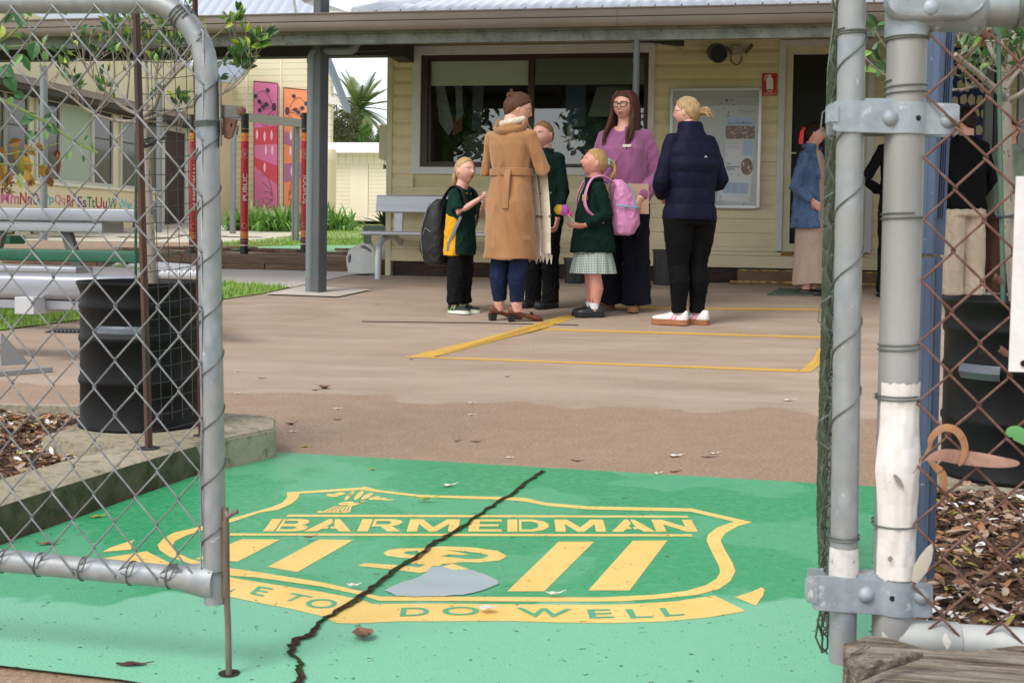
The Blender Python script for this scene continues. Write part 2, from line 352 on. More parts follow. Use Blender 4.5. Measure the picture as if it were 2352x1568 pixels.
for e in ((700, 1412, 55, 14, .1), (770, 1398, 52, 14, -.1), (850, 1420, 50, 16, -.8), (872, 1398, 40, 15, -.7), (945, 1412, 58, 20, -.75), (1020, 1420, 62, 18, -.45), (1090, 1436, 56, 12, -.25), (1145, 1444, 60, 8, -.1), (1210, 1452, 60, 6, .02), (830, 1485, 74, 16, -.1), (905, 1492, 66, 12, -.25), (960, 1475, 50, 5, -.3)):
    m_.poly(gp(K(588, 784, gell(*e))))
for k in range(7): m_.poly(gp(K(588, 784, [(600+40*k, 1566), (625+40*k, 1566), (735+24*k, 1510), (720+24*k, 1510)])))
m_.poly(gp(K(588, 784, [(570, 1556), (860, 1556), (840, 1572), (560, 1572)])))
m_.build('sheaf', yl_m, crest)
# crack across the pad
CR = [(1250, 1078), (1226, 1094), (1201, 1111), (1176, 1131), (1140, 1154), (1108, 1175), (1063, 1208), (1023, 1230), (988, 1252), (963, 1272), (913, 1303), (875, 1332), (838, 1361), (803, 1386), (748, 1416), (725, 1433), (718, 1453), (680, 1466), (670, 1483), (668, 1501), (688, 1516), (686, 1531), (693, 1551), (680, 1568), (650, 1620)]
g = NG('crack_soil'); vec = g.map(); n1 = g.noise(vec, 14, 4)
g.set('Base Color', g.mix(g.ramp(n1, .45, .55), g.mix(g.ramp(g.noise(vec, 120, 3), .4, .6), S(52, 34, 24), S(104, 72, 50)), S(58, 84, 34))); g.set('Roughness', .95); g.bump(g.noise(vec, 150, 4), 1., .02)
cp = []
for (x0, y0), (x1, y1) in zip(CR, CR[1:]):
    for t in (0, .25, .5, .75): cp.append(atZ(x0+(x1-x0)*t, y0+(y1-y0)*t, .0105))
rows = []
for i, p in enumerate(cp):
    d = (cp[min(i+1, len(cp)-1)]-cp[max(i-1, 0)]).normalized(); n = V((d.y, -d.x, 0)); j = V((U(-.004, .004), U(-.004, .004), 0)); w_ = .0030+.0030*noise.noise(p*9)
    rows.append([p+j-n*(w_+U(0, .0035)), p+j-n*.001-V((0, 0, .004)), p+j+n*(w_+U(0, .0035))])
m_ = MB()
for r0, r1 in zip(rows, rows[1:]): m_.add(r0+r1, [(0, 1, 4, 3), (1, 2, 5, 4)])
struct(m_.build('pavement_crack', g.m), label='mossy crack across the green pad')
# puddle
g = NG('puddle_water_sky_tint'); g.set('Base Color', S(206, 222, 224)); g.set('Roughness', .015); g.set('Specular IOR Level', 1.); g.set('IOR', 2.6)  # pale base colour stands in for bright sky mirrored in the water
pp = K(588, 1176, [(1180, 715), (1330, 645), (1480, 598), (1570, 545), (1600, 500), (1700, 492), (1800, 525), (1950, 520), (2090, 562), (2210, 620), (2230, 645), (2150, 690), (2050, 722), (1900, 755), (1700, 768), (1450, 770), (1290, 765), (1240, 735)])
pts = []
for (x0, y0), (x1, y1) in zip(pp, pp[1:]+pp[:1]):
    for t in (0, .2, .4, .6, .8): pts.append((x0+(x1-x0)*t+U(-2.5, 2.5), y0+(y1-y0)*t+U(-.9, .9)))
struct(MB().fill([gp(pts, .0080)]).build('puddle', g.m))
# handball court lines
cl_m = M('court_line_paint', S(222, 176, 60), .6, col2=S(206, 164, 84), vs=5, col3=S(176, 148, 108), vs3=60, vt3=(.55, .7))
m_ = MB()
for q in ([(932, 818), (1835, 849), (1832, 855), (990, 823), (930, 821)], [(932, 820), (1100, 780), (1230, 749), (1322, 718), (1352, 718), (1262, 751), (1160, 778), (1030, 812), (985, 822)], [(1240, 754), (1900, 774), (1900, 778), (1228, 758.5)], [(1365, 703), (1900, 710), (1900, 714), (1360, 708)], [(1833, 855), (1868, 825), (1885, 795), (1905, 755), (1928, 755), (1905, 795), (1888, 835), (1862, 854.5)]):
    poly = [gr(x, y) for x, y in q]
    m_.poly([p+V((0, 0, .0022)) for p in poly])
tag(m_.build('court_lines', cl_m, recalc=True), 'yellow handball court lines painted on the brown concrete', 'court lines')
# slab joint and repair patch by the steel post
jt_m = M('joint_dark', S(70, 56, 46), .9)
m_ = MB()
for q in ([(830, 739.6), (1100, 743), (1330, 748)], ):
    pts = [gr(x, y) for x, y in q]
    for p, r_ in zip(pts, pts[1:]): m_.add([p+V((0, 0, .004)), r_+V((0, 0, .004)), r_+V((0, .03, .006)), p+V((0, .03, .006))], [(0, 1, 2, 3)])
struct(m_.build('slab_joint', jt_m))
patch_m = M('grey_concrete', S(186, 178, 166), .85, col2=S(204, 196, 184), vs=4, bump=.3, bs=120, bd=.004)
gsheet('post_footing', [gr(x, y) for x, y in ((608, 678), (700, 659), (852, 668), (775, 684))], patch_m, .012)
path_m = M('pale_path', S(214, 206, 200), .85, col2=S(200, 190, 182), vs=1.5, bump=.25, bs=110, bd=.004)
gsheet('path', [W(-14, 10.6), gr(520, 650), gr(668, 661), gr(858, 628), W(-3.55, 12.6), W(-3.55, 13.0), W(-14, 13.0)], path_m, .004)
def clump(m, c, h, sp, k, wd=.004, droop=.3):
    for _ in range(k):
        t = U(0, 6.283); d = V((math.cos(t), math.sin(t), 0)); p = c+V((U(-sp, sp), U(-sp, sp), 0)); hh = h*U(.6, 1.15); n = V((-d.y, d.x, 0))*wd
        m.add([p-n, p+n, p+d*hh*droop*.4+V((0, 0, hh*.65))+n*.7, p+d*hh*droop*.4+V((0, 0, hh*.65))-n*.7, p+d*hh*droop+V((0, 0, hh))], [(0, 1, 2, 3), (3, 2, 4)])
gb_m = M('grass_blades', S(116, 152, 62), .7, col2=S(152, 182, 88), vs=3, col3=S(86, 122, 46), vs3=25)
def inpoly(x, y, P):
    r = False; j = len(P)-1
    for i in range(len(P)):
        if (P[i][1] > y) != (P[j][1] > y) and x < (P[j][0]-P[i][0])*(y-P[i][1])/(P[j][1]-P[i][1])+P[i][0]: r = not r
        j = i
    return r
lawnP = [gr(x, y) for x, y in ((-260, 775), (0, 760), (185, 736), (400, 704), (515, 688), (600, 676), (668, 661), (520, 650))]+[W(-13, 10.3)]
lawn = gsheet('lawn', lawnP, grass_m, .008)
m_ = MB(); lp = [(p.x, p.y) for p in lawnP]
bx = (min(p[0] for p in lp), max(p[0] for p in lp), min(p[1] for p in lp), max(p[1] for p in lp)); n = 0
while n < 9000:
    x, y = U(max(bx[0], -5.2), bx[1]), U(bx[2], bx[3])
    if inpoly(x, y, lp): clump(m_, V((x, y, gz(V((x, y, 0)).dot(vb))+.004)), .05, .03, 2, .003); n += 1
tag(m_.build('grass', gb_m, recalc=False), 'short green lawn grass beside the pale path', 'grass', kind='stuff')
m_ = MB()
FG = [(p.x, p.y) for p in [gr(x, y) for x, y in ((512, 571), (690, 566), (895, 566), (895, 508), (770, 508), (700, 540), (600, 552), (508, 557))]]
n = 0
while n < 8000:
    x, y = U(min(p[0] for p in FG), max(p[0] for p in FG)), U(min(p[1] for p in FG), max(p[1] for p in FG))
    if inpoly(x, y, FG): b = V((x, y, 0)).dot(vb); clump(m_, V((x, y, gz(b)-.012)), .05, .05, 2, .006); n += 1
tag(m_.build('far_grass', gb_m, recalc=False), 'sunlit green lawn behind the timber edging', 'grass', kind='stuff')
# concrete kerb, plinths, beds
kerb_m = M('weathered_kerb', S(176, 164, 142), .9, col2=S(150, 140, 116), vs=5, bump=.8, bs=45, bd=.01, col3=S(120, 112, 92), vs3=28, vt3=(.52, .7))
g = NG('mossy_kerb_side'); vec = g.map()
g.set('Base Color', g.mix(g.ramp(g.noise(vec, 16, 6, .7), .42, .62), S(112, 106, 80), S(74, 78, 48))); g.set('Roughness', .95)
g.bump(g.noise(vec, 40, 6, .75), 1., .02); kside_m = g.m
kt = thing('concrete_kerb', 'weathered concrete kerb with mossy side along the left edge of the green pad', 'kerb', atZ(300, 1145))
kpts = [(-260, 1330), (-100, 1288), (0, 1255), (150, 1200), (300, 1146), (450, 1096), (560, 1060), (607, 1044)]
prof = []
for i, (x, y) in enumerate(kpts):
    p = atZ(x, y, 0); d = (atZ(*kpts[min(i+1, 7)])-atZ(*kpts[max(i-1, 0)])).normalized(); n = V((-d.y, d.x, 0))
    j = noise.noise(p*4)*.004
    if i == 7: p = p-d*.012
    ring = [p+V((0, 0, -.02)), p+n*.006+V((0, 0, .045)), p+n*(.012+j)+V((0, 0, .080)), p+n*(.026+j)+V((0, 0, .09+j)), p+n*.12+V((0, 0, .09+j)), p+n*.165+V((0, 0, .088)), p+n*.175+V((0, 0, -.02))]
    prof.append(ring)
for r in range(6):
    pass
dlast = (atZ(*kpts[7])-atZ(*kpts[6])).normalized()
nl = V((-dlast.y, dlast.x, 0)); pe = prof[-1]
prof.append([(p+dlast*.03)*.9+(pe[0]+nl*.08)*.1 if i not in (0, 6) else p+dlast*.028 for i, p in enumerate(pe)])
m_ = MB(); m_.loft(prof)
for k, f in enumerate(m_.f):
    zs = [m_.v[i].z for i in f]
    m_.mi[k] = 0 if min(zs) > .06 else 1
m_.build('kerb_stone', [kerb_m, kside_m], kt, smooth=35)
# plinth under the drum: light slab running back from the kerb
pl = [atZ(x, y, .088) for x, y in ((95, 1004), (190, 975), (430, 945), (600, 955), (635, 962), (632, 985), (520, 1008), (315, 1036), (250, 1020))]
MB().prism([V((p.x, p.y, -.02)) for p in pl], (0, 0, .111)).build('plinth_slab', kerb_m, kt, bevel=.006)
# rear edge of the left bed
e0 = [atZ(x, y, .02) for x, y in ((-260, 972), (0, 958), (200, 962))]
m_ = MB()
for p, q in zip(e0, e0[1:]): m_.beam(p, q, .05, .09)
m_.build('rear_edge', kerb_m, kt)
mul_m = M('bark_soil', S(84, 62, 48), .95, col2=S(116, 90, 70), vs=30, bump=1., bs=50, bd=.03)
bedL = [atZ(x, y, .03) for x, y in ((-260, 1300), (0, 1180), (200, 1092), (330, 1050), (250, 1012), (100, 1000), (200, 968), (0, 960), (-260, 975))]
gsheet('left_bed', bedL, mul_m, .035, flatz=0)
bedR = [atB(2105, 1448, 1.62), atZ(2128, 1345, .02), atZ(2132, 1132, .02), atZ(2800, 1140, .02), W(1.9, 1.45, 0)]
gsheet('right_bed', bedR, mul_m, .03, flatz=0)
chip_ms = [M('chip_brown', S(136, 100, 76), .9, col2=S(90, 64, 48), vs=40), M('chip_dark', S(74, 54, 44), .9), M('chip_pale', S(200, 176, 152), .9, col2=S(164, 134, 112), vs=30), M('petal_white', S(232, 228, 222), .6), M('leaf_yellow', S(196, 180, 76), .6, col2=S(150, 150, 60), vs=60), M('leaf_tan', S(170, 122, 86), .7)]
def chip(m, c, L, wd, mi, curl=.2, tilt=.35):
    t = U(0, 6.283); d = V((math.cos(t), math.sin(t), U(-tilt, tilt))).normalized(); n = V((-d.y, d.x, U(-tilt, tilt))).normalized(); up = d.cross(n)
    if up.z < 0: up = -up
    m.cur = mi
    prof = [(-.5, .15), (-.25, .8), (.1, 1), (.4, .5), (.5, .05)]
    vs = []
    for s_, w_ in prof:
        k = up*(-curl*L*(s_*s_)*2)
        vs += [c+d*L*s_+n*wd*w_*.5+k, c+d*L*s_-n*wd*w_*.5+k, c+d*L*s_+k+up*wd*-.15]
    fs = []
    for i in range(4):
        a = i*3; fs += [(a, a+2, a+5, a+3), (a+2, a+1, a+4, a+5)]
    m.add(vs, fs)
def mulch(name, poly, n, lab, z, seedk, sz=1.):
    P = [(p.x, p.y) for p in poly]; m = MB(); k = 0
    bx = (min(p[0] for p in P), max(p[0] for p in P), min(p[1] for p in P), max(p[1] for p in P))
    while k < n:
        x, y = U(bx[0], bx[1]), U(bx[2], bx[3])
        if not inpoly(x, y, P): continue
        k += 1; r = U(0, 1)
        mi = 0 if r < .32 else 1 if r < .52 else 2 if r < .76 else 5 if r < .89 else 4 if r < .95 else 3
        L = U(.012, .04)*(1.1 if mi in (3, 4, 5) else 1)*sz
        chip(m, V((x, y, z+U(0, .018))), L, L*U(.25, .6), mi, U(0, .3), .5)
    return tag(m.build(name, chip_ms, recalc=False), lab, 'mulch', kind='stuff')
mulch('bark_mulch', bedL, 2600, 'brown bark mulch with fallen leaves in the left garden bed', .04, 1)
mulch('bark_chips', bedR, 9000, 'dark bark chips and pale petals in the right garden bed', .034, 2, .95)
# single fallen leaves and petals
def leaf(name, px, py, L, wd, mat, label, z=None, rot=0., curl=.25, group=None, lift=.004, cat='leaf'):
    c = gr(px, py) if z is None else atZ(px, py, z); m = MB(); n = 7
    d = V((math.cos(rot), math.sin(rot), 0)); e = V((-d.y, d.x, 0)); rows = []
    for i in range(n):
        t = i/(n-1); w_ = wd*.5*math.sin(math.pi*min(1, .06+t*.92))**.7; k = curl*L*((t-.5)**2)*2
        rows.append([c+d*L*(t-.5)+e*s_*w_+V((0, 0, lift*.6+k*.55+abs(s_)*w_*curl*.55+.0015*math.sin(t*9+s_*4))) for s_ in (-1, -.5, 0, .5, 1)])
    for r0, r1 in zip(rows, rows[1:]): m.add(r0+r1, [(i, i+1, i+6, i+5) for i in range(4)])
    m.tube([rows[-1][2], rows[-1][2]+d*L*.25+V((0, 0, .002))], .0008, 5)
    return tag(m.build(name, mat, smooth=60, recalc=False), label, cat, group)
br_m = M('dead_leaf_brown', S(150, 112, 90), .7, col2=S(110, 76, 60), vs=60)
dk_m = M('dead_leaf_dark', S(88, 56, 50), .6, col2=S(60, 36, 32), vs=60)
pt_m = M('fallen_petal', S(236, 232, 226), .5, col2=S(214, 200, 180), vs=80)
yg_m = M('yellow_green_leaf', S(190, 178, 60), .5, col2=S(120, 140, 50), vs=60)
leaf('fallen_leaf', 833, 1466, .040, .036, br_m, 'large curled brown leaf lying on the green pad left of the crack foot', .006, 1.9, .9)
leaf('fallen_leaf', 302, 1527, .045, .014, dk_m, 'long dark maroon leaf lying at the near left of the green pad', .006, .05, .08)
leaf('fallen_leaf', 110, 1250, .045, .013, br_m, 'brown leaf at the foot of the kerb behind the left gate', .006, .3, .3)
leaf('fallen_leaf', 222, 1188, .035, .012, yg_m, 'yellow stalked leaf lying by the kerb on the green pad', .006, .4, .3)
leaf('fallen_leaf', 745, 893, .05, .045, br_m, 'crumpled brown leaf on the dry concrete before the damp band', None, .3, .9)
leaf('fallen_leaf', 724, 897, .03, .012, dk_m, 'small dark leaf beside the crumpled brown leaf', None, .2, .3)
leaf('fallen_leaf', 700, 1027, .03, .012, yg_m, 'yellow leaf on the concrete right of the kerb end', None, 0, .4)
leaf('fallen_leaf', 668, 976, .035, .016, dk_m, 'dark green leaf on the concrete beyond the kerb end', None, .4, .8)
leaf('fallen_leaf', 855, 1080, .018, .012, yg_m, 'round yellow leaf on the green pad above the sheaf', .006, 0, .6)
leaf('fallen_leaf', 975, 1148, .05, .014, yg_m, 'three lobed pale leaf lying on the top line of the crest', .012, 0, .5)
leaf('fallen_leaf', 710, 1236, .024, .010, br_m, 'little brown leaf between the two left stripes of the crest', .012, .2, .5)
leaf('twig', 1625, 1051, .04, .005, dk_m, 'short dark twig on the damp concrete right of the white petal', None, 0, .1, cat='twig')
leaf('fallen_petal', 1550, 1049, .042, .022, pt_m, 'largest white petal, on the damp concrete before the right gate', None, .2, .5, cat='petal')
leaf('fallen_petal', 1810, 921, .05, .02, pt_m, 'curled white petal on the dry concrete near the right gate', None, -.2, .6, cat='petal')
leaf('fallen_petal', 1030, 1117, .035, .018, pt_m, 'white petal on the green pad above the crest line', .006, .3, .5, cat='petal')
leaf('fallen_petal', 604, 1044, .022, .014, pt_m, 'white petal against the end of the concrete kerb', .006, .1, .6, cat='petal')
leaf('fallen_petal', 1272, 1365, .030, .010, pt_m, 'slim white petal between the two right stripes', .012, .1, .4, cat='petal')
leaf('fallen_petal', 810, 1346, .022, .010, pt_m, 'white petal beside the crack left of the puddle', .012, .0, .4, cat='petal')
leaf('fallen_petal', 1118, 1397, .030, .022, pt_m, 'wide white petal on the ribbon after the word DO', .014, .0, .1, cat='petal')
for x, y in ((1083, 927), (1082, 954), (775, 940), (672, 993), (1607, 851), (1255, 796), (890, 1057), (1170, 1053), (545, 853), (805, 665), (1640, 1043), (1510, 1089), (545, 905), (1224, 800)):
    leaf('fallen_petal', x, y, U(.02, .03), U(.01, .014), pt_m, 'small white petal scattered on the brown concrete', None, U(-.4, .4), .5, 'small petals on the concrete', cat='petal')
for x, y in ((866, 700), (1395, 720), (944, 826), (1165, 866), (1050, 1014), (1093, 1016), (775, 965), (1325, 1060), (1550, 1085), (600, 870), (1005, 820)):
    leaf('leaf_scrap', x, y, U(.02, .035), .006, dk_m, 'dark leaf scrap scattered on the brown concrete', None, U(-.4, .4), .3, 'leaf scraps on the concrete')
# drain grate by the lawn
gd = gr(160, 762); gt = thing('drain_grate', 'small steel drain grate in the concrete beside the left lawn', 'drain grate', gd)
m_ = MB()
for k in range(9): m_.box(gd+V((-.1+.025*k, 0, .01)), (.012, .16, .012))
m_.build('grate_bars', M('galv_dark', S(120, 122, 122), .5, .6), gt)
MB().box(gd+V((0, 0, .004)), (.24, .18, .006)).build('grate_recess', M('black_void', (.004, .004, .004), .9), gt)
dv = gr(1480, 697); tag(MB().lathe(dv+V((0, 0, .002)), [(.001, 0), (.06, 0), (.06, .006), (.05, .008), (.001, .008)], 16).build('drain_cover', M('cover_brown', S(110, 88, 74), .7)), 'round brown drain cover on the concrete behind the white sneakers', 'drain cover')
# ================================================================== GATES AND FENCE
g = NG('galvanised'); vec = g.map()
sp = g.n.new('ShaderNodeTexVoronoi'); sp.inputs['Scale'].default_value = 55; g.l.new(g.map((1, 1, .6)), sp.inputs['Vector'])
n1 = g.noise(vec, 14, 5); c = g.mix(g.ramp(sp.outputs['Distance'], .1, .7), S(176, 182, 186), S(146, 154, 160))
c = g.mix(g.ramp(n1, .35, .62), c, S(158, 160, 158)); c = g.mix(g.ramp(g.noise(vec, 60, 4), .66, .74), c, S(206, 210, 210))
g.set('Base Color', c); g.set('Metallic', .35); g.set('Roughness', .5); g.bump(g.noise(vec, 90, 3), .15, .003); galv = g.m
galv2 = M('galv_cast', S(172, 180, 186), .55, .25, col2=S(150, 158, 164), vs=30, bump=.25, bs=120, bd=.003, col3=S(206, 212, 214), vs3=45, vt3=(.62, .7))
pale_p = M('post_paint', S(172, 172, 172), .55, .15, col2=S(150, 148, 144), vs=9, st=(1, 1, .25), bump=.1, bs=100, bd=.002)
wire_m = M('galv_wire', S(150, 152, 154), .5, .4, col2=S(120, 122, 124), vs=50)
wire_d = M('dull_wire', S(120, 124, 120), .6, .3, col2=S(92, 98, 92), vs=50)
rust_m = M('rusty_wire', S(128, 96, 86), .8, .1, col2=S(104, 70, 58), vs=60, bump=.4, bs=200, bd=.002)
rust_s = M('rust_steel', S(124, 84, 66), .85, col2=S(92, 64, 54), vs=40, bump=.4, bs=90, bd=.003)
picket_m = M('star_picket', S(98, 66, 54), .85, col2=S(70, 62, 62), vs=14, st=(1, 1, .3))
def chainlink(m, org, eu, ez, w_, h, x0, x1, z0, z1, r, en, amp=.0022, n=6, sag=0.):
    """woven diamond mesh: each wire zigzags between two node columns and hooks its neighbours; org is one node"""
    i0 = math.floor(x0/(w_/2)); i1 = math.ceil(x1/(w_/2))
    for i in range(i0, i1):
        pts = []; j0 = math.floor(z0/(h/2)); j1 = math.ceil(z1/(h/2))
        for j in range(j0, j1+1):
            right = (i+j) % 2 == 1          # at this level the wire sits on its right node
            x = (i+1)*w_/2+r*.9 if right else i*w_/2-r*.9
            z = j*h/2
            jx = noise.noise(V((i*.9, j*.7, 1)))*w_*.03
            d = 1 if right else -1
            for dz, kx, kd in ((-.09, -.16, -.9), (-.03, 0, -.3), (.03, 0, .4), (.09, -.16, .9)):
                xx = x+jx+(d*kx*w_/2*.55); zz = z+dz*h*.5
                if z0-.01 <= zz <= z1+.01 and x0-.012 <= xx <= x1+.012: pts.append(org+eu*xx+ez*zz+en*(amp*kd*d))
        if len(pts) > 2: m.tube(pts, r, n)
    return m
def coil(c, ax, r, pitch, turns, wr, ph=0., k=14):
    ax = V(ax).normalized(); x = ax.orthogonal().normalized(); y = ax.cross(x)
    return [c+ax*(pitch*t/k)+(x*math.cos(ph+2*math.pi*t/k)+y*math.sin(ph+2*math.pi*t/k))*r for t in range(int(turns*k)+1)]
Zu = V((0, 0, 1))
# ---- closed left leaf
BL = 1.585; RP = .0168
gate = thing('mesh_gate', 'closed left gate leaf of galvanised pipe and chain mesh with rounded top corner', 'gate', W(-.72, BL, 0))
def gl(x, y, db=0.): return atB(x, y, BL+db)
s_bot = gl(495, 1383); s_top = gl(474.5, 168); rail_r = gl(470, 1331); rail_l = gl(0, 1286); dl = (rail_l-rail_r).normalized()
far_b = rail_r+dl*.93; top_r = gl(318, 4.5); top_l = gl(0, 6); dtop = (top_l-top_r).normalized(); far_t = top_r+dtop*.79
su = (s_top-s_bot).normalized()
path = [s_bot, s_bot.lerp(s_top, .5), s_top]
c0 = s_top; c2 = top_r; c1 = c0+su*((c2-c0).dot(su))
for k in range(1, 12):
    t = k/12*math.pi/2; path.append(c0+(c1-c0)*math.sin(t)+(c2-c1)*(1-math.cos(t)))
path += [top_r, top_r+dtop*.4, far_t]
m_ = MB().tube(path, RP, 20)
m_.tube([far_t+V((0, 0, .0)), far_b+V((0, 0, -.02))], RP, 16)
m_.build('pipe_frame', galv, gate, smooth=50)
MB().tube([rail_r-dl*.02, rail_r+dl*.001, rail_r+dl*.022, rail_r+dl*.05, rail_r+dl*.4, far_b], [.026, .0255, .0215, RP, RP, RP], 18).build('bottom_rail', galv, gate, smooth=50)
n0 = gl(75, 74, -.016); ue = (gl(470, 700)-gl(75, 700)).normalized(); ue = V((ue.x, ue.y, 0)).normalized()
w_ = ((gl(170, 72)-gl(75, 74)).length+(gl(300, 700)-gl(205, 702)).length)/2; h_ = (gl(75, 74)-gl(75, 198)).length
en = V((ue.y, -ue.x, 0))
xr = (gl(466, 700)-gl(75, 700)).length
chainlink(MB(), n0, ue, Zu, w_, h_, -.62, xr, -(gl(75, 74).z-rail_r.z)+.004, .03, .0014, en, .0022).build('wire_mesh', wire_m, gate, smooth=60)
m_ = MB()
m_.tube(coil(s_bot+su*.06, su, RP+.0013, h_*1.0, 9.6, .001, .4), .0011, 6)
for z, k in ((.045, 2.2), (.70, 3), ): m_.tube(coil(s_bot+su*z, su, RP+.0016, .003, k, .001, 1), .0012, 6)
m_.tube(coil(path[8], (path[9]-path[7]), RP+.0016, .006, 3.2, .001, 1), .0012, 6)
for x in (10, 95, 195, 305, 395):
    p = gl(x, 1287+(1331-1287)*x/470); m_.tube(coil(p, dl, RP+.0012, .0025, 1.6, .001, 2), .0009, 6)
    m_.tube([p+V((0, -.018, 0)), p+V((.006, -.022, .010)), p+V((.010, -.021, .022))], .001, 5); m_.tube([p+V((0, -.018, 0)), p+V((-.012, -.02, .006))], .001, 5)
for _ in range(5): m_.tube([gl(398+U(-14, 14), 1300+U(-8, 8), -.019) for _ in range(6)], .0011, 5)
m_.build('tie_wire', wire_d, gate, smooth=60)
rb = [gl(518, 1165, -.004), gl(521, 1370, -.004), gl(524, 1440, -.004), gl(526, 1566, -.004)]
m_ = MB().tube(rb, .0046, 10); m_.tube([gl(517, 1195, -.004), gl(519, 1370, -.004)], .0062, 8)
m_.tube([gl(518, 1172, -.004), gl(524, 1188, -.012), gl(533, 1178, -.016), gl(546, 1174, -.016)], .0035, 8)
m_.build('drop_bolt', M('worn_rod', S(140, 128, 116), .6, .3, col2=S(100, 82, 68), vs=30, st=(1, 1, .2)), gate, smooth=50)
MB().hexa([gl(517, 1362), gl(541, 1350), gl(541, 1352.5), gl(517, 1366), gl(517, 1362, .03), gl(541, 1350, .03), gl(541, 1352.5, .03), gl(517, 1366, .03)]).build('bolt_guide', galv2, gate)
lp = MB(); lp.hexa([gl(506, 272, -.004), gl(554, 272, -.004), gl(554, 272, .012), gl(506, 272, .012), gl(506, 241, -.004), gl(552, 243, -.004), gl(552, 243, .012), gl(506, 241, .012)])
lp.hexa([gl(504, 183, -.01), gl(509, 183, -.01), gl(509, 183, .012), gl(504, 183, .012), gl(506, 338, -.01), gl(510, 338, -.01), gl(510, 338, .012), gl(506, 338, .012)])
la = lp.build('latch_plate', M('latch_steel', S(120, 124, 118), .55, .4, col2=S(96, 96, 90), vs=40, bump=.3, bs=120, bd=.002), gate, bevel=.0012)
fk = K(0, 0, [(2046, 1088), (2172, 1100), (2150, 1180), (2125, 1255), (2090, 1280), (2060, 1265), (2048, 1200)])
ho = K(0, 0, [(2120, 1130), (2134, 1135), (2135, 1165), (2125, 1178), (2115, 1165)])
MB().fill([[gl(x, y, -.002) for x, y in fk], [gl(x, y, -.002) for x, y in ho]], vb*.006).build('latch_fork', rust_s, gate)
MB().lathe(gl(549, 253, -.012), [(.0001, 0), (.005, .001), (.006, .005), (.006, .012)], 10, vb).build('latch_bolt', rust_s, la)
hp = gl(526, 1566); hole = MB()
hole.lathe(V((hp.x, hp.y, .0068)), [(.0001, 0), (.013, 0), (.016, .0008)], 14); struct(hole.build('bolt_hole', M('hole_dark', S(46, 34, 26), .95)))
# ---- open right leaf, seen edge on
H0 = atY(1935, 1518, 1.45); Ht = atY(1957, -10, 1.45); hu = (Ht-H0).normalized()
Fp = atY(1918, 150, 2.36); ld = V((Fp.x-Ht.x, Fp.y-Ht.y, 0)).normalized(); ln = V((-ld.y, ld.x, 0))
rg = thing('mesh_gate', 'open right gate leaf seen edge on, hinged to the tall grey post', 'gate', (H0.x+ld.x*.4, H0.y+ld.y*.4, 0))
tz = .99
pa = [H0, H0+hu*.5, V((H0.x, H0.y, 0))+hu*(tz-.0)]; tp = H0+hu*(tz-H0.z)
fb = V((H0.x, H0.y, 0))+ld*.93+V((0, 0, .11)); ft = fb+hu*(tz-.11-.13)
path = [H0, H0+hu*.5, tp, tp+ld*.3, tp+ld*.79]
cA = tp+ld*.79; cB = V((ft.x, ft.y, tp.z))
for k in range(1, 9):
    t = k/9*math.pi/2; path.append(cA+(cB-cA)*math.sin(t)+(ft-cB)*(1-math.cos(t)))
path += [ft, fb]
MB().tube([H0, H0+hu*.02, H0+hu*.5, tp], RP, 20).build('hinge_stile', galv, rg, smooth=50)
MB().tube(path[2:], RP, 16).build('pipe_frame', M('far_pipe', S(150, 164, 152), .6, .2, col2=S(130, 142, 132), vs=12), rg, smooth=50)
MB().tube([V((H0.x, H0.y, .150)), V((H0.x, H0.y, .150))+ld*.93], RP, 12).build('bottom_rail', galv, rg, smooth=50)
m_ = MB(); o_ = V((H0.x, H0.y, .2))+ln*.021+ld*.05
chainlink(m_, o_, ld, Zu, w_, h_, -.035, .86, -.08, .80, .0014, ln, .004)
for k in range(13):   # selvedge loops twisted round the lacing wire, close to the hinge stile
    z = -.075+k*.068; c = o_+ld*(-.02)+V((0, 0, z))
    m_.tube([c+ln*.004, c+ln*.012+V((0, 0, .018)), c+ln*.006+ld*.03+V((0, 0, .05)), c+ln*.001+V((0, 0, .075))], .0016, 5)
    m_.tube([c+ln*.002+ld*.05, c+ln*.010+ld*.03+V((0, 0, .03)), c+ln*.003+V((0, 0, .06))], .0015, 5)
m_.build('wire_mesh', M('mesh_green_grey', S(104, 112, 98), .6, .3, col2=S(70, 78, 66), vs=60), rg, smooth=60)
m_ = MB(); m_.tube(coil(H0+hu*.28, hu, RP+.0013, .088, 6.6, .001, .5), .0011, 6)
m_.tube(coil(H0+hu*.79, hu, RP+.0014, .003, 2.5, .001), .0012, 6); m_.tube(coil(H0+hu*.155, hu, RP+.0014, .004, 2, .001), .0012, 6)
for z in (.27, .42, .55, .66): 
    c = H0+hu*z+ln*.02; m_.tube([c, c+ln*.016+V((0, 0, .012)), c+ln*.014+V((0, 0, .035)), c+V((0, 0, .045))], .0011, 5)
m_.build('tie_wire', wire_d, rg, smooth=60)
MB().tube([H0+hu*.083, H0+hu*.09, H0+hu*.12, H0+hu*.143, H0+hu*.147], [RP+.0006, RP+.0016, RP+.0018, RP+.001, RP+.0004], 20, cap=False).build('paint_band', M('chipped_white', S(226, 224, 220), .6, col2=S(190, 184, 178), vs=30, col3=S(120, 92, 74), vs3=60, vt3=(.62, .66)), rg, smooth=50)
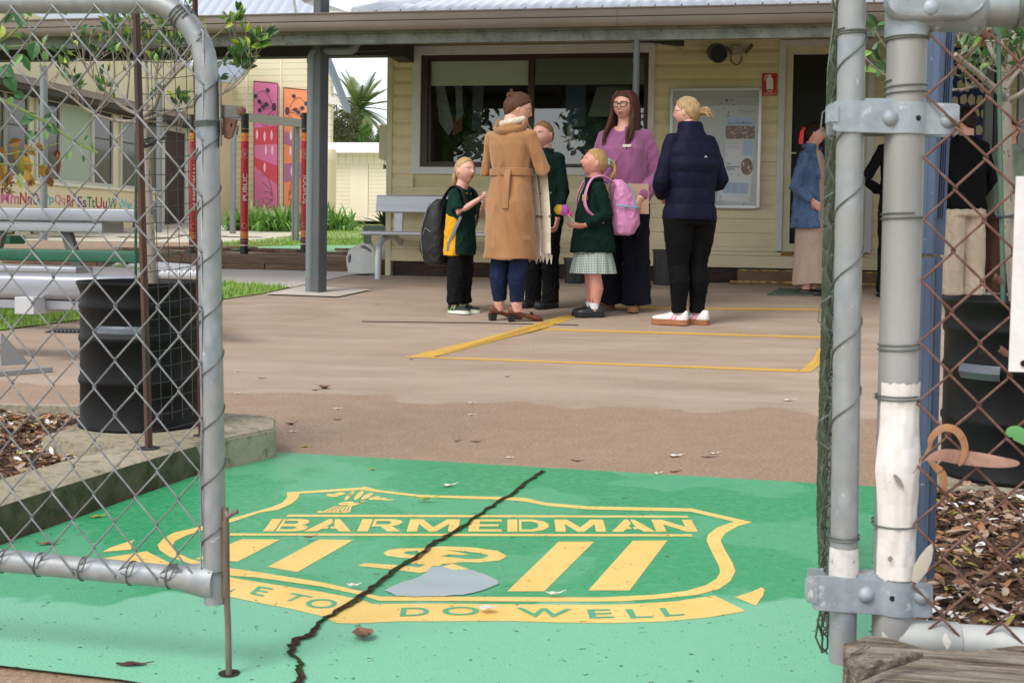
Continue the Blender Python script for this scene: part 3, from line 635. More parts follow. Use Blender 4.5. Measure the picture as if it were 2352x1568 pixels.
# ---- fence post, rails, hinges and rusty mesh
P0 = atY(2046, 1500, 1.45); P1 = atY(2086, -8, 1.45); pu = (P1-P0).normalized(); RQ = .0241
fence = thing('chainlink_fence', 'rusty chain mesh fence with a thick grey hinge post at the right', 'fence', (P0.x, P0.y, 0))
MB().tube([P0-pu*.12, P0+pu*.4, P1], RQ, 26).build('post', pale_p, fence, smooth=50)
def pp_(y): return atY(2083.5-(y-100)*.0262, y, 1.45)
pj = MB(); rows = []; N = 30; ys = [876, 879, 884, 905, 935, 965, 995, 1022, 1042, 1060, 1078, 1096, 1120, 1150, 1190, 1230, 1262, 1290, 1315, 1321]
for i, y in enumerate(ys):
    c = pp_(y); lump = .0012+.003*max(0, 1-abs(y-1065)/90)
    ring = []
    for k in range(N+1):
        a = math.pi*(1.12+.95*k/N)   # front sheet, open at the back
        x = math.cos(a); yy = math.sin(a)
        j = noise.noise(V((x*3, yy*3, y*.02)))*.0022
        extra = max(0, -x-.8)*.03*max(0, 1-abs(y-1075)/130)
        ring.append(c+V((x, yy, 0))*(RQ+.0009+lump+j+extra)+V((0, 0, (noise.noise(V((k*.5, i*3, 2)))*.004 if i in (0, len(ys)-1) else 0))))
    rows.append(ring)
for r0, r1 in zip(rows, rows[1:]):
    pj.add(r0+r1, [(k, k+1, N+2+k, N+1+k) for k in range(N)])
wrap_m = M('torn_white_sheet', S(236, 234, 232), .5, col2=S(222, 216, 206), vs=14, bump=.25, bs=60, bd=.004, col3=S(186, 184, 180), vs3=22, vt3=(.66, .69))
pw = pj.build('torn_wrap', wrap_m, fence, smooth=60, recalc=False)
for px, py, rx, ry, an in ((2064, 1104, 6, 19, -.65), (2045, 1283, 6, 7, 0)):
    c = atY(px, py, 1.45-RQ-.0075 if py < 1200 else 1.45-RQ-.0042); s_ = 1.45/F
    m_ = MB(); m_.poly([c+V(((rx*math.cos(t)*math.cos(an)-ry*math.sin(t)*abs(math.sin(t))**.4*math.sin(an))*s_, 0, -(rx*math.cos(t)*math.sin(an)+ry*math.sin(t)*abs(math.sin(t))**.4*math.cos(an))*s_)) for t in [2*math.pi*k/16 for k in range(16)]]); m_.build('tear_patch', M('tear_grey', S(134, 132, 126), .8, col2=S(150, 146, 138), vs=60), pw)
m_ = MB()
for y, k, pt in ((96, 2.6, .004), (222, 2.4, .008), (506, 1.6, .006), (806, 1.8, .006), (917, 1.7, .004), (1206, 1.3, .005)):
    MB().tube(coil(pp_(y), pu, RQ+.0018+(.002 if y > 870 else 0), pt, k, .001, .6), .0012, 6).build('tie_wire', wire_d, fence, smooth=60)
# elbow fitting and top rail
ell = atB(2142, 22, 1.513); rl_ = atB(2352, 22, 1.513); dr = V((rl_.x-ell.x, rl_.y-ell.y, 0)).normalized()
pc = pp_(40); em = MB(); em.tube([pp_(89), pp_(87), pp_(40), pp_(-30)], [.0262, .0276, .0276, .0276], 26)
rc = V((pc.x, pc.y, ell.z+.001))
em.tube([rc+dr*.0, rc+dr*.022, rc+dr*.07, rc+dr*.075, rc+dr*.085, rc+dr*.09], [.0285, .0292, .0292, .031, .031, .0262], 26)
ef = em.build('rail_elbow', galv2, fence, smooth=40)
lug = MB(); fc = rc+V((0, -.029, 0)); rings = []
for k, (d_, s_) in enumerate(((.012, 1), (.002, 1), (-.004, .93), (-.007, .75))):
    rings.append([fc+V((0, d_, 0))+dr*((.043+(.032 if math.cos(t) > 0 else -.032)+.024*math.cos(t)-.01)*1-.012)*1+dr*0+V((0, 0, .024*math.sin(t)*s_+.004)) for t in [2*math.pi*(i+.5)/20 for i in range(20)]])
lug.loft(rings); lug.build('elbow_lug', galv2, ef, smooth=40)
MB().lathe(atY(2138, 19, 1.45-.034), [(.0001, -.008), (.006, -.0075), (.0102, -.004), (.0112, 0), (.0112, .01)], 18, V((0, 1, 0))).build('elbow_bolt', galv2, ef, smooth=50)
MB().tube([rc+dr*.085, rc+dr*.6, rc+dr*1.5], RQ, 24).build('top_rail', galv, fence, smooth=50)
b0 = atB(2040, 1462, 1.513); b1 = atB(2352, 1481, 1.513); db = (b1-b0).normalized()
m_ = MB().tube([b0, b0+db*.2, b0+db*1.6], .0215, 20); m_.tube([b0-db*.01, b0+db*.085, b0+db*.087], [.0235, .0235, .0218], 20)
m_.build('bottom_rail', M('rail_pale', S(198, 200, 196), .6, .15, col2=S(176, 178, 174), vs=12), fence, smooth=50)
nR = atB(2194, 455, 1.497); eR = V((dr.x, dr.y, 0)); enR = V((eR.y, -eR.x, 0))
wR = (atB(2264, 600, 1.497)-atB(2127, 600, 1.497)).length; hR = (atB(2194, 434, 1.497)-atB(2194, 576, 1.497)).length
nR = atB(2194, 434, 1.497)
chainlink(MB(), nR, eR, Zu, wR, hR, -.034, 1.35, -(nR.z-b0.z)+.008, rc.z-nR.z-.01, .0017, enR, .0026).build('wire_mesh', rust_m, fence, smooth=60)
m_ = MB()
for x, y, a in ((2292, 642, .6), (2305, 808, .6), (2262, 82, -1.5)):
    c = atB(x, y, 1.494); m_.tube(coil(c-(eR*.8+V((0, 0, -.6)))*.006, eR*.8+V((0, 0, -.6)), .0034, .0026, 4.5, .001), .0012, 5); m_.build('mesh_tie', rust_s, fence, smooth=60); m_ = MB()
MB().tube(coil(rc+dr*.125, dr, RQ+.0015, .004, 1.5, .001), .0011, 6).build('rail_wire', wire_d, fence, smooth=60)
def hinge(yc, hh, x0, x1, bolts, hole_, tilt):
    zc = atY(2000, yc, 1.45).z; sg = 1.45/F
    hgx = atY(1953-(yc-50)*.0145, yc, 1.45); pcx = pp_(yc)
    X0 = (x0-1176)*sg; X1 = (x1-1176)*sg
    def front(x):      # plan view of the strap: bulges over the gate pipe and the post
        y = -.012
        for c, r in ((hgx.x, RP), (pcx.x, RQ)):
            u_ = (x-c)/(r+.003)
            if abs(u_) < 1: y = min(y, -(r+.003)*math.sqrt(1-u_*u_)*.98)
        return 1.45+min(y, -.0185)
    n = 40; m = MB(); rows = []
    for i in range(n+1):
        x = X0+(X1-X0)*i/n; y = front(x); e = min(1, min(i, n-i)/2.2); h2 = hh*(.86+.14*math.sqrt(max(0, 1-(1-e)**2)))
        dz = tilt*(i/n-.5); rows.append([V((x, y, zc-h2+dz)), V((x, y, zc+h2+dz)), V((x, y+.0045, zc+h2+dz)), V((x, y+.0045, zc-h2+dz))])
    m.loft(rows)
    # back strap
    m.box(V(((X0+X1)/2+.004, 1.45+RQ+.003, zc)), (X1-X0, .004, hh*2))
    hs_ = m.build('hinge_strap', galv2, fence, smooth=45, bevel=.0006)
    m = MB().box(V((X0+.002, 1.45-.006, zc+.004)), (.012, .03, hh*1.35)); m.build('strap_hook', galv2, hs_, bevel=.003)
    MB().box(V((hgx.x+.036, 1.45, zc+hh+.001)), (.044, .03, .007)).build('strap_lug', galv2, hs_, bevel=.002)
    for bx, by in bolts:
        x = (bx-1176)*sg; c = V((x, front(x)-.0005, atY(bx, by, 1.43).z))
        MB().lathe(c, [(.0001, -.0068), (.004, -.0062), (.0078, -.0038), (.0105, 0), (.0105, .004)], 20, V((0, 1, 0))).build('hinge_bolt', galv2, hs_, smooth=50)
    x = (hole_[0]-1176)*sg; c = V((x, front(x)-.0006, atY(*hole_, 1.43).z))
    MB().lathe(c, [(.0001, 0), (.0034, 0), (.0036, .001)], 14, V((0, 1, 0))).build('strap_hole', M('hole_black', (.01, .01, .01), .9), hs_)
hinge(273, .0195, 1897, 2181, ((2025, 271), (2155, 275)), (2083, 272), -.002)
hinge(1360, .0220, 1877, 2152, ((1999, 1367), (2126, 1371)), (2055, 1371), -.008)
# ---- notice on the fence
sb = 1.488; sq = [atB(2334, 405, sb), atB(2317, 853, sb)]
sw = .30; e_ = eR; tl = sq[0]; bl_ = sq[1]; upv = (tl-bl_)
sign = thing('fence_sign', 'weathered white notice with faded red panels wired to the rusty mesh', 'sign', bl_)
g = NG('notice_face'); vec = g.map(); n1 = g.noise(vec, 30, 4)
g.set('Base Color', g.mix(g.ramp(n1, .4, .7), S(236, 234, 232), S(224, 220, 216))); g.set('Roughness', .5)
MB().prism([bl_, bl_+e_*sw, tl+e_*sw, tl], enR*-.0025).build('panel', g.m, sign)
fr = M('faded_red', S(236, 176, 152), .6, col2=S(240, 200, 184), vs=30, col3=S(226, 140, 112), vs3=70)
def sg_(u, v): return bl_+e_*sw*u+upv*v+enR*.0012
MB().poly([sg_(.10, .06), sg_(.95, .06), sg_(.95, .34), sg_(.12, .34)]).build('red_panel', fr, sign)
MB().poly([sg_(.05, .66), sg_(.95, .66), sg_(.95, .83), sg_(.06, .83)]).build('pink_panel', M('faded_pink', S(242, 214, 210), .6), sign)
m_ = MB()
for u_, v_ in ((.07, .93), (.055, .045)): MB().lathe(sg_(u_, v_)+enR*.001, [(.0001, 0), (.0042, 0)], 10, enR).build('fixing_hole', M('hole_rust', S(70, 44, 28), .9), sign)
m_ = MB()
for u_, v_ in ((.09, .90), (.085, .03)): m_.poly([sg_(u_, v_)+enR*.0004+V((.004*math.cos(t), 0, .006*math.sin(t)-.002)) for t in [k*.6 for k in range(10)]])
m_.build('rust_stain', M('rust_stain', S(214, 140, 84), .8), sign)
# ---- weathered sleeper and splinter
g = NG('old_sleeper'); vec = g.map((1, 1, 1), (0, 0, -AL))
n1 = g.noise(g.pre((0, 0, AL), (2.5, 60, 60)), 1.5, 6, .7); n2 = g.noise(g.pre((0, 0, AL), (6, 130, 130)), 2.2, 4)
c = g.mix(g.ramp(n1, .40, .60), S(108, 92, 78), S(190, 176, 160)); c = g.mix(g.ramp(n2, .55, .7), c, S(136, 120, 92)); c = g.mix(g.ramp(n1, .30, .38, (1, 1, 1), (0, 0, 0)), c, S(30, 22, 17))
g.set('Base Color', c); g.set('Roughness', .9); g.bump(g.math('ADD', n1, g.math('MULTIPLY', n2, .5)), 1., .02); slp_m = g.m
c0 = atZ(1971, 1450, .19); a0, b0_ = AB(c0); m_ = MB(); na, nb = 130, 46; vs = []
for i in range(na+1):
    for j in range(nb+1):
        a = a0+1.3*i/na; b = b0_+.005-.24*j/nb
        f = noise.fractal(V((a*2.2, b*46, .3)), 1., 2., 4); crk = max(0, .16-abs(noise.noise(V((a*2.2, b*62, 5))))) * (1 if noise.noise(V((a*1.4, b*9, 8))) > -.1 else .2)
        jag = noise.noise(V((b*55, 3, 1)))*.012 if i == 0 else 0
        vs.append(W(a-.012+jag if i == 0 else a, b, .19-.004+f*.0055-crk*.11-(.012 if j in (0, nb) else 0)-(.012 if i == 0 else 0)))
m_.add(vs, [(i*(nb+1)+j, (i+1)*(nb+1)+j, (i+1)*(nb+1)+j+1, i*(nb+1)+j+1) for i in range(na) for j in range(nb)])
for i in range(na):
    for j in (0, nb):
        p, q = vs[i*(nb+1)+j], vs[(i+1)*(nb+1)+j]; m_.add([p, q, V((q.x, q.y, 0)), V((p.x, p.y, 0))], [(0, 1, 2, 3)])
for j in range(nb):
    p, q = vs[j], vs[j+1]; m_.add([p, q, V((q.x, q.y, 0)), V((p.x, p.y, 0))], [(0, 1, 2, 3)])
tag(m_.build('timber_sleeper', slp_m, smooth=30, recalc=False), 'old split timber sleeper lying at the near right corner before the fence', 'sleeper')
spl = [atZ(x, y, z) for x, y, z in ((1962, 1556, .196), (1990, 1540, .2), (2030, 1525, .202), (2075, 1512, .203), (2118, 1505, .201))]
m_ = MB().tube(spl, [.006, .009, .0075, .007, .003], 6, flat=.5)
tag(m_.build('wood_splinter', slp_m, smooth=20), 'grey split wood splinter lying on the old sleeper', 'splinter')
# leaves caught on the fence
def ribbon(name, pts, ws, mat, label, nrm, cat='leaf'):
    m = MB(); rows = []
    for i, p in enumerate(pts):
        t = (pts[min(i+1, len(pts)-1)]-pts[max(i-1, 0)]).normalized(); s_ = t.cross(nrm).normalized()
        rows.append([p-s_*ws[i], p+nrm*ws[i]*.14, p+s_*ws[i]])
    for r0, r1 in zip(rows, rows[1:]): m.add(r0+r1, [(0, 1, 4, 3), (1, 2, 5, 4)])
    return tag(m.build(name, mat, smooth=60, recalc=False), label, cat)
def sm(pts, n=5):
    out = []
    for i in range(len(pts)-1):
        p0, p1, p2, p3 = pts[max(i-1, 0)], pts[i], pts[i+1], pts[min(i+2, len(pts)-1)]
        for k in range(n):
            t = k/n; out.append(p1*1.0*(1)+(p2-p0)*.5*t+(p0*2-p1*5+p2*4-p3)*.5*t*t+(p1*3-p0-p2*3+p3)*.5*t**3)
    return out+[pts[-1]]
tan_m = M('gum_leaf_tan', S(176, 134, 96), .75, col2=S(150, 100, 66), vs=40, col3=S(110, 66, 40), vs3=60, vt3=(.66, .7))
pnk_m = M('gum_leaf_pink', S(186, 148, 130), .8, col2=S(150, 112, 96), vs=40, col3=S(96, 60, 52), vs3=46, vt3=(.7, .72))
fpt = lambda L, db=-.012: [atB(x, y, 1.49+db) for x, y in L]
P = sm(fpt(K(1764, 784, [(1335, 1215), (1400, 1100), (1480, 980), (1495, 900), (1560, 820), (1640, 790), (1730, 820), (1790, 900), (1810, 1000), (1780, 1090), (1755, 1145)])))
ribbon('gum_leaf', P, [.0006+.0042*math.sin(math.pi*min(1, max(0, (i/(len(P)-1)-.15)/.85)))**.6 for i in range(len(P))], tan_m, 'curled hook shaped tan leaf caught in the rusty mesh beside the torn wrap', enR)
P = sm(fpt(K(1764, 784, [(1395, 1120), (1480, 1075), (1600, 1045), (1750, 1060), (1950, 1085), (2150, 1110), (2315, 1120)]), -.008))
ribbon('gum_leaf', P, [.0004+.0085*math.sin(math.pi*min(1, max(0, (i/(len(P)-1)-.12)/.88)))**.55 for i in range(len(P))], pnk_m, 'broad pinkish leaf lying across the rusty mesh before the black drum', enR)
P = sm(fpt(K(1764, 784, [(1470, 1080), (1540, 1150), (1590, 1200), (1620, 1280), (1620, 1370)]), -.010))
ribbon('gum_leaf', P, [.0005+.0045*math.sin(math.pi*i/(len(P)-1))**.6 for i in range(len(P))], tan_m, 'drooping brown leaf hanging below the hook shaped leaf on the mesh', enR)
P = sm(fpt(K(1764, 784, [(2195, 860), (2240, 835), (2300, 850), (2400, 910), (2500, 960)]), -.01))
ribbon('green_leaf', P, [.001+.008*math.sin(math.pi*i/(len(P)-1))**.6 for i in range(len(P))], M('leaf_fresh', S(98, 160, 96), .45), 'fresh green leaf poking through the mesh at the right edge', enR)
P = fpt(K(1764, 1176, [(1345, 640), (1400, 520), (1450, 420), (1490, 330), (1505, 290)]), -.012)
ribbon('dry_bract', P, [.004, .0085, .0075, .004, .0005], M('dry_pale', S(190, 180, 164), .7), 'pale dry pointed leaf stuck beside the lower hinge', enR)
P = fpt(K(1764, 1176, [(1632, 1110), (1628, 1160), (1650, 1200), (1650, 1255)]), -.03)
ribbon('dry_bract', P, [.001, .004, .0048, .0008], M('dry_white', S(226, 220, 214), .7), 'white dry leaf tip hanging on the bottom fence rail', enR)
# ================================================================== MAIN BUILDING
BW = 12.24
cream = M('cream_boards', S(230, 216, 178), .6, col2=S(220, 206, 166), vs=3, bump=.12, bs=60, bd=.002)
cream2 = M('cream_trim', S(214, 206, 176), .6, col2=S(204, 196, 164), vs=5)
trimw = M('white_trim', S(216, 216, 216), .55, col2=S(204, 204, 204), vs=4)
brown_f = M('brown_frame', S(58, 42, 34), .45)
steel_g = M('gutter_brown', S(128, 116, 104), .45, col2=S(116, 104, 94), vs=2)
green_g = M('gate_post_green', S(98, 106, 106), .45, col2=S(88, 96, 96), vs=3)
purlin = M('purlin_grey', S(128, 132, 122), .7, .1, col2=S(96, 100, 90), vs=7, col3=S(70, 72, 62), vs3=30)
dark_st = M('dark_steel', S(52, 48, 44), .7)
blk = M('void_dark', (.006, .006, .006), .9)
def bx(m, a0, a1, b0, b1, z0, z1): return m.cbox(a0, a1, b0, b1, z0, z1)
bld = thing('school_building', 'cream weatherboard school office with verandah, wide brown window and dark doorway', 'building', W(0, 12.3, .2))
A0, A1, ZT, ZB = -3.575, 5.4, 3.0, .36
WIN = (-3.32, -.70, 1.308, 2.688); DOOR = (.565, 1.52, .535, 2.70)
# weatherboards as profiled strips, cut around the openings
m_ = MB(); pit = .1472; z = ZB+.215
prof = [(0, .024), (.55, .022), (.70, .016), (.84, .007), (.97, .004), (1., .004)]
segs_for = lambda z0, z1: [(a, b) for a, b in ([(A0, A1)] if True else [])]
def spans(z0, z1):
    out = [(A0, A1)]
    for o in (WIN, DOOR):
        if z1 > o[2]+.002 and z0 < o[3]-.002:
            nn = []
            for s0, s1 in out:
                if o[0]+.02 > s0: nn.append((s0, min(s1, o[0]+.02)))
                if o[1]-.02 < s1: nn.append((max(s0, o[1]-.02), s1))
            out = [q for q in nn if q[1]-q[0] > .01]
    return out
while z < ZT:
    for s0, s1 in spans(z, z+pit):
        for (t0, d0), (t1, d1) in zip(prof, prof[1:]):
            m_.add([W(s0, BW-d0, z+t0*pit), W(s1, BW-d0, z+t0*pit), W(s1, BW-d1, z+t1*pit), W(s0, BW-d1, z+t1*pit)], [(0, 1, 2, 3)])
        m_.add([W(s0, BW-.004, z), W(s1, BW-.004, z), W(s1, BW-.024, z), W(s0, BW-.024, z)], [(0, 1, 2, 3)])
    z += pit
bx(m_, A0, DOOR[0]+.02, BW-.028, BW, ZB, ZB+.125); bx(m_, A0, DOOR[0]+.02, BW-.022, BW, ZB+.130, ZB+.165); bx(m_, A0, DOOR[0]+.02, BW-.016, BW, ZB+.172, ZB+.212)
bx(m_, DOOR[0]+.02, A1, BW-.028, BW, ZB, ZB+.125); bx(m_, DOOR[0]+.02, A1, BW-.020, BW, ZB+.130, ZB+.160)
bx(m_, DOOR[1]-.02, A1, BW-.016, BW, ZB+.165, ZB+.212)
m_.build('wall_boards', cream, bld, recalc=False)
m_ = MB()   # wall core with openings
for s0, s1, z0, z1 in ((A0+.01, WIN[0]+.03, ZB, ZT), (WIN[0]+.03, WIN[1]-.03, ZB, WIN[2]+.03), (WIN[0]+.03, WIN[1]-.03, WIN[3]-.03, ZT), (WIN[1]-.03, DOOR[0]+.03, ZB, ZT), (DOOR[0]+.03, DOOR[1]-.03, DOOR[3]-.03, ZT), (DOOR[1]-.03, A1, ZB, ZT)):
    bx(m_, s0, s1, BW+.001, BW+.10, z0, z1)
bx(m_, DOOR[0]+.03, DOOR[1]-.03, BW+.001, BW+.10, ZB, DOOR[2]-.02)
bx(m_, A0+.01, A0+.11, BW+.1, 17, ZB, ZT)
m_.build('wall', M('wall_core', S(206, 194, 154), .7), bld)
MB().cbox(A0-.025, A0+.035, BW-.036, BW+.03, .2, ZT).build('corner_board', cream2, bld)
g = NG('dark_brick'); vec = g.map((1, 1, 1), (R(90), 0, 0)); bt = g.n.new('ShaderNodeTexBrick'); bt.inputs['Scale'].default_value = 1; bt.inputs['Brick Width'].default_value = .23; bt.inputs['Row Height'].default_value = .086; bt.inputs['Mortar Size'].default_value = .008
bt.inputs['Color1'].default_value = (*S(84, 60, 52), 1); bt.inputs['Color2'].default_value = (*S(56, 46, 44), 1); bt.inputs['Mortar'].default_value = (*S(52, 44, 40), 1)
g.l.new(g.map((1, 1, 1), (R(90), 0, AL)), bt.inputs[0]); g.set('Base Color', bt.outputs[0]); g.set('Roughness', .9); g.bump(bt.outputs['Fac'], -.5, .01)
MB().cbox(A0+.05, A1, BW+.02, BW+.12, .1, ZB+.01).build('brick_base', g.m, bld)
# window
wn = MB()
def ring4(m, o, i, b0, b1):
    a0, a1, z0, z1 = o; c0, c1, y0, y1 = i
    bx(m, a0, c0, b0, b1, z0, z1); bx(m, c1, a1, b0, b1, z0, z1); bx(m, c0, c1, b0, b1, z0, y0); bx(m, c0, c1, b0, b1, y1, z1)
win = ring4(wn, WIN, (-3.222, -.765, 1.385, 2.592), BW-.045, BW+.02); win = wn.build('window_trim', trimw, bld, bevel=.003)
m_ = MB(); ring4(m_, (-3.222, -.765, 1.385, 2.592), (-3.15, -.81, 1.425, 2.545), BW-.02, BW+.06)
bx(m_, -2.035, -1.985, BW-.005, BW+.05, 1.425, 2.545); ring4(m_, (-3.15, -2.035, 1.425, 2.545), (-3.125, -2.05, 1.445, 2.53), BW+.01, BW+.04)
m_.build('window_frame', brown_f, win)
g = NG('window_glass'); tr = g.n.new('ShaderNodeBsdfTransparent'); gl_ = g.n.new('ShaderNodeBsdfGlossy'); gl_.inputs['Roughness'].default_value = .01
tr.inputs[0].default_value = (.80, .84, .84, 1); mx = g.n.new('ShaderNodeMixShader'); fr_ = g.n.new('ShaderNodeFresnel'); fr_.inputs[0].default_value = 2.3
g.l.new(fr_.outputs[0], mx.inputs[0]); g.l.new(tr.outputs[0], mx.inputs[1]); g.l.new(gl_.outputs[0], mx.inputs[2]); g.l.new(mx.outputs[0], g.n['Material Output'].inputs[0]); glass = g.m
MB().poly([W(-3.13, BW+.025, 1.44), W(-2.04, BW+.025, 1.44), W(-2.04, BW+.025, 2.54), W(-3.13, BW+.025, 2.54)]).build('window_pane', glass, win)
MB().poly([W(-1.99, BW+.032, 1.42), W(-.80, BW+.032, 1.42), W(-.80, BW+.032, 2.55), W(-1.99, BW+.032, 2.55)]).build('window_pane', glass, win)
bl_m = M('roller_blind', S(226, 230, 212), .8)
for a0, a1 in ((-3.14, -2.04), (-1.98, -.81)): MB().cbox(a0, a1, BW+.040, BW+.044, 2.27, 2.56).build('roller_blind', bl_m, win)
# room behind the window and the door
m_ = MB()
room_m = M('room_walls', S(120, 112, 104), .9)
for q in ([W(-3.55, 15.2, .5), W(5.3, 15.2, .5), W(5.3, 15.2, 3), W(-3.55, 15.2, 3)], [W(-3.55, 12.4, .52), W(5.3, 12.4, .52), W(5.3, 15.2, .52), W(-3.55, 15.2, .52)], [W(-3.55, 12.3, 2.96), W(5.3, 12.3, 2.96), W(5.3, 15.3, 2.96), W(-3.55, 15.3, 2.96)], [W(-.35, 12.35, .5), W(-.35, 15.2, .5), W(-.35, 15.2, 3), W(-.35, 12.35, 3)], [W(5.3, 12.35, .5), W(5.3, 15.2, .5), W(5.3, 15.2, 3), W(5.3, 12.35, 3)]):
    m_.poly(q)
m_.build('room', [room_m], bld)
def inw(x, y, b): return atB(x, y, b)
def panel(name, pts, b, mat, label, cat, th=.03):
    return tag(MB().prism([inw(x, y, b) for x, y in pts], vb*th).build(name, mat), label, cat)
panel('inner_door', [(1292, 232), (1445, 238), (1445, 470), (1288, 470)], 13.0, M('teal_door', S(64, 88, 92), .5), 'dark teal inner door seen through the right window pane', 'door')
idn = MB().prism([inw(x, y, 12.97) for x, y in ((1303, 266), (1317, 266), (1317, 334), (1303, 334))], vb*.02); idn.beam(inw(1310, 300, 12.93), inw(1336, 300, 12.93), .02, .02)
tag(idn.build('lever_handle', M('white_metal', S(226, 228, 230), .3)), 'white lever handle plate on the teal inner door', 'handle')
panel('storage_cabinet', [(1246, 296), (1288, 298), (1288, 470), (1244, 470)], 12.95, M('ochre_wood', S(150, 104, 48), .6), 'ochre wooden cabinet standing beside the teal inner door', 'cabinet', .3)
panel('blue_curtain', [(1300, 180), (1345, 180), (1345, 290), (1300, 290)], 12.7, M('blue_cloth', S(120, 136, 172), .9), 'pale blue curtain strip behind the right window pane', 'curtain')
panel('wall_poster', [(1372, 200), (1450, 198), (1452, 268), (1350, 268)], 12.75, M('poster_white', S(214, 214, 200), .8), 'large white poster behind the right window pane', 'poster')
for i, (pts, col, lab) in enumerate((([(1000, 190), (1020, 195), (1042, 290), (1030, 312), (1008, 280)], S(196, 200, 206), 'white paper banner hanging inside the left window pane'),
    ([(1045, 180), (1060, 190), (1064, 262), (1048, 280)], S(168, 176, 184), 'grey paper strip hanging next to the white banner'),
    ([(1086, 186), (1112, 190), (1106, 300), (1084, 300)], S(110, 120, 128), 'slate grey jacket hanging inside the left window pane'),
    ([(982, 192), (1000, 196), (1000, 376), (982, 376)], S(112, 66, 60), 'dull red curtain at the left edge of the window'),
    ([(1036, 266), (1060, 262), (1062, 300), (1040, 312)], S(176, 132, 96), 'tan paper decoration inside the left window pane'),
    ([(1065, 316), (1110, 300), (1112, 372), (1068, 376)], S(140, 142, 130), 'pale patterned cushion on the inner window sill'))):
    panel('hanging_decoration', pts, 12.62+.05*i, M('decor%d' % i, col, .9, col2=tuple(c*.6 for c in col), vs=14), lab, 'decoration', .01)
# door
dt = MB(); a0, a1, z0, z1 = DOOR
bx(dt, a0, a0+.068, BW-.045, BW+.02, z0+.002, z1); bx(dt, a1-.068, a1, BW-.045, BW+.02, z0+.002, z1); bx(dt, a0+.068, a1-.068, BW-.045, BW+.02, z1-.068, z1)
door = dt.build('door_trim', trimw, bld, bevel=.003)
m_ = MB(); bx(m_, a0+.07, a0+.145, BW-.02, BW+.06, z0, z1-.07); bx(m_, a1-.145, a1-.07, BW-.02, BW+.06, z0, z1-.07); bx(m_, a0+.145, a1-.145, BW-.02, BW+.06, z1-.145, z1-.07); bx(m_, a0+.145, a1-.145, BW-.02, BW+.05, z0, z0+.08)
bx(m_, a0+.083, a0+.098, BW-.026, BW, z0+.04, z1-.1)
m_.build('door_frame', cream2, door)
MB().cbox(a0+.145, a1-.145, BW+.02, BW+.025, z0+.08, z1-.145).build('screen_mesh', M('screen_black', (.010, .010, .010), .75), door)
hm = MB(); hm.beam(W(a0+.095, BW-.05, 1.545), W(a0+.19, BW-.05, 1.545), .012, .014); hm.beam(W(a0+.105, BW-.035, 1.56), W(a0+.105, BW-.035, 1.36), .02, .012); hm.build('door_handle', cream2, door)
MB().cbox(a0+.06, a1-.06, BW-.05, BW+.02, z0-.035, z0).build('door_sill', M('ochre_sill', S(176, 128, 44), .7, col2=S(130, 92, 36), vs=20), door)
st_m = M('step_brown', S(124, 98, 74), .85, col2=S(106, 82, 62), vs=4, bump=.3, bs=60); ed_m = M('step_edge', S(196, 170, 84), .7, col2=S(130, 106, 70), vs=16, vt=(.45, .55))
stp = thing('door_steps', 'two brown concrete steps with worn yellow edges below the doorway', 'steps', W(.9, 11.9, .2))
g1 = wl = lambda x, y, b: AB(atB(x, y, b))[0]
MB().cbox(.19, 1.75, 11.94, 12.21, .19, .345).build('upper_step', st_m, stp, bevel=.008); MB().cbox(.11, 1.80, 11.80, 11.939, .17, .236).build('lower_step', st_m, stp, bevel=.008)
MB().cbox(.2, 1.74, 11.936, 11.96, .337, .349).build('step_edge', ed_m, stp); MB().cbox(.12, 1.79, 11.796, 11.82, .224, .240).build('step_edge', ed_m, stp)
mt = [gr(1762, 679), gr(1900, 680), gr(1905, 667), gr(1790, 665)]
tag(MB().prism([p+V((0, 0, .003)) for p in mt], (0, 0, .012)).build('door_mat', M('green_mat', S(84, 100, 88), .95, bump=.8, bs=300)), 'thin grey green door mat on the concrete below the steps', 'mat')
# verandah: roof, gutter, purlin
vr = thing('verandah_roof', 'corrugated steel verandah roof with brown gutter running above the whole yard', 'roof', W(-2, 10, 2.4))
prof = [(9.66, 2.40), (9.60, 2.40), (9.585, 2.415), (9.575, 2.44), (9.575, 2.47), (9.588, 2.475), (9.575, 2.48), (9.575, 2.535), (9.565, 2.54), (9.565, 2.55), (9.58, 2.553), (9.585, 2.545), (9.66, 2.43)]
m_ = MB(); m_.loft([[W(a, b, z+dz) for b, z in prof] for a, dz in ((-9.5, -.02), (-4.6, -.004), (-3.9, .0), (5.5, -.004))])
m_.build('gutter', steel_g, vr, smooth=25)
m_ = MB()
for a in (-4.12, -1.42+.55, .95): m_.cbox(a, a+.006, 9.572, 9.6, 2.405, 2.552)
m_.build('gutter_joint', M('joint_brown', S(96, 86, 78), .6), vr)
m_ = MB(); m_.cbox(-9.4, 5.4, 9.70, 9.76, 2.30, 2.385); m_.cbox(-9.4, 5.4, 9.67, 9.70, 2.385, 2.44); m_.build('purlin', purlin, vr)
m_ = MB(); m_.cbox(-9.4, -3.42, 11.95, 12.12, 2.555, 2.86); m_.cbox(-3.44, -3.28, 11.7, 12.12, 2.50, 2.80); m_.build('rear_beam', dark_st, vr)
m_ = MB()
for a in (-8.2, -6.4, -4.9, -2.05, -.6, 1.6): m_.hexa([W(a, 9.76, 2.40), W(a+.06, 9.76, 2.40), W(a+.06, 12.2, 2.80), W(a, 12.2, 2.80), W(a, 9.76, 2.47), W(a+.06, 9.76, 2.47), W(a+.06, 12.2, 2.87), W(a, 12.2, 2.87)])
m_.build('rafter', dark_st, vr)
g = NG('zinc_roof'); vec = g.map(); g.set('Base Color', g.mix(g.ramp(g.noise(vec, 3, 4), .35, .65), S(228, 230, 238), S(214, 218, 226))); g.set('Roughness', .5); g.set('Metallic', .25); zinc = g.m
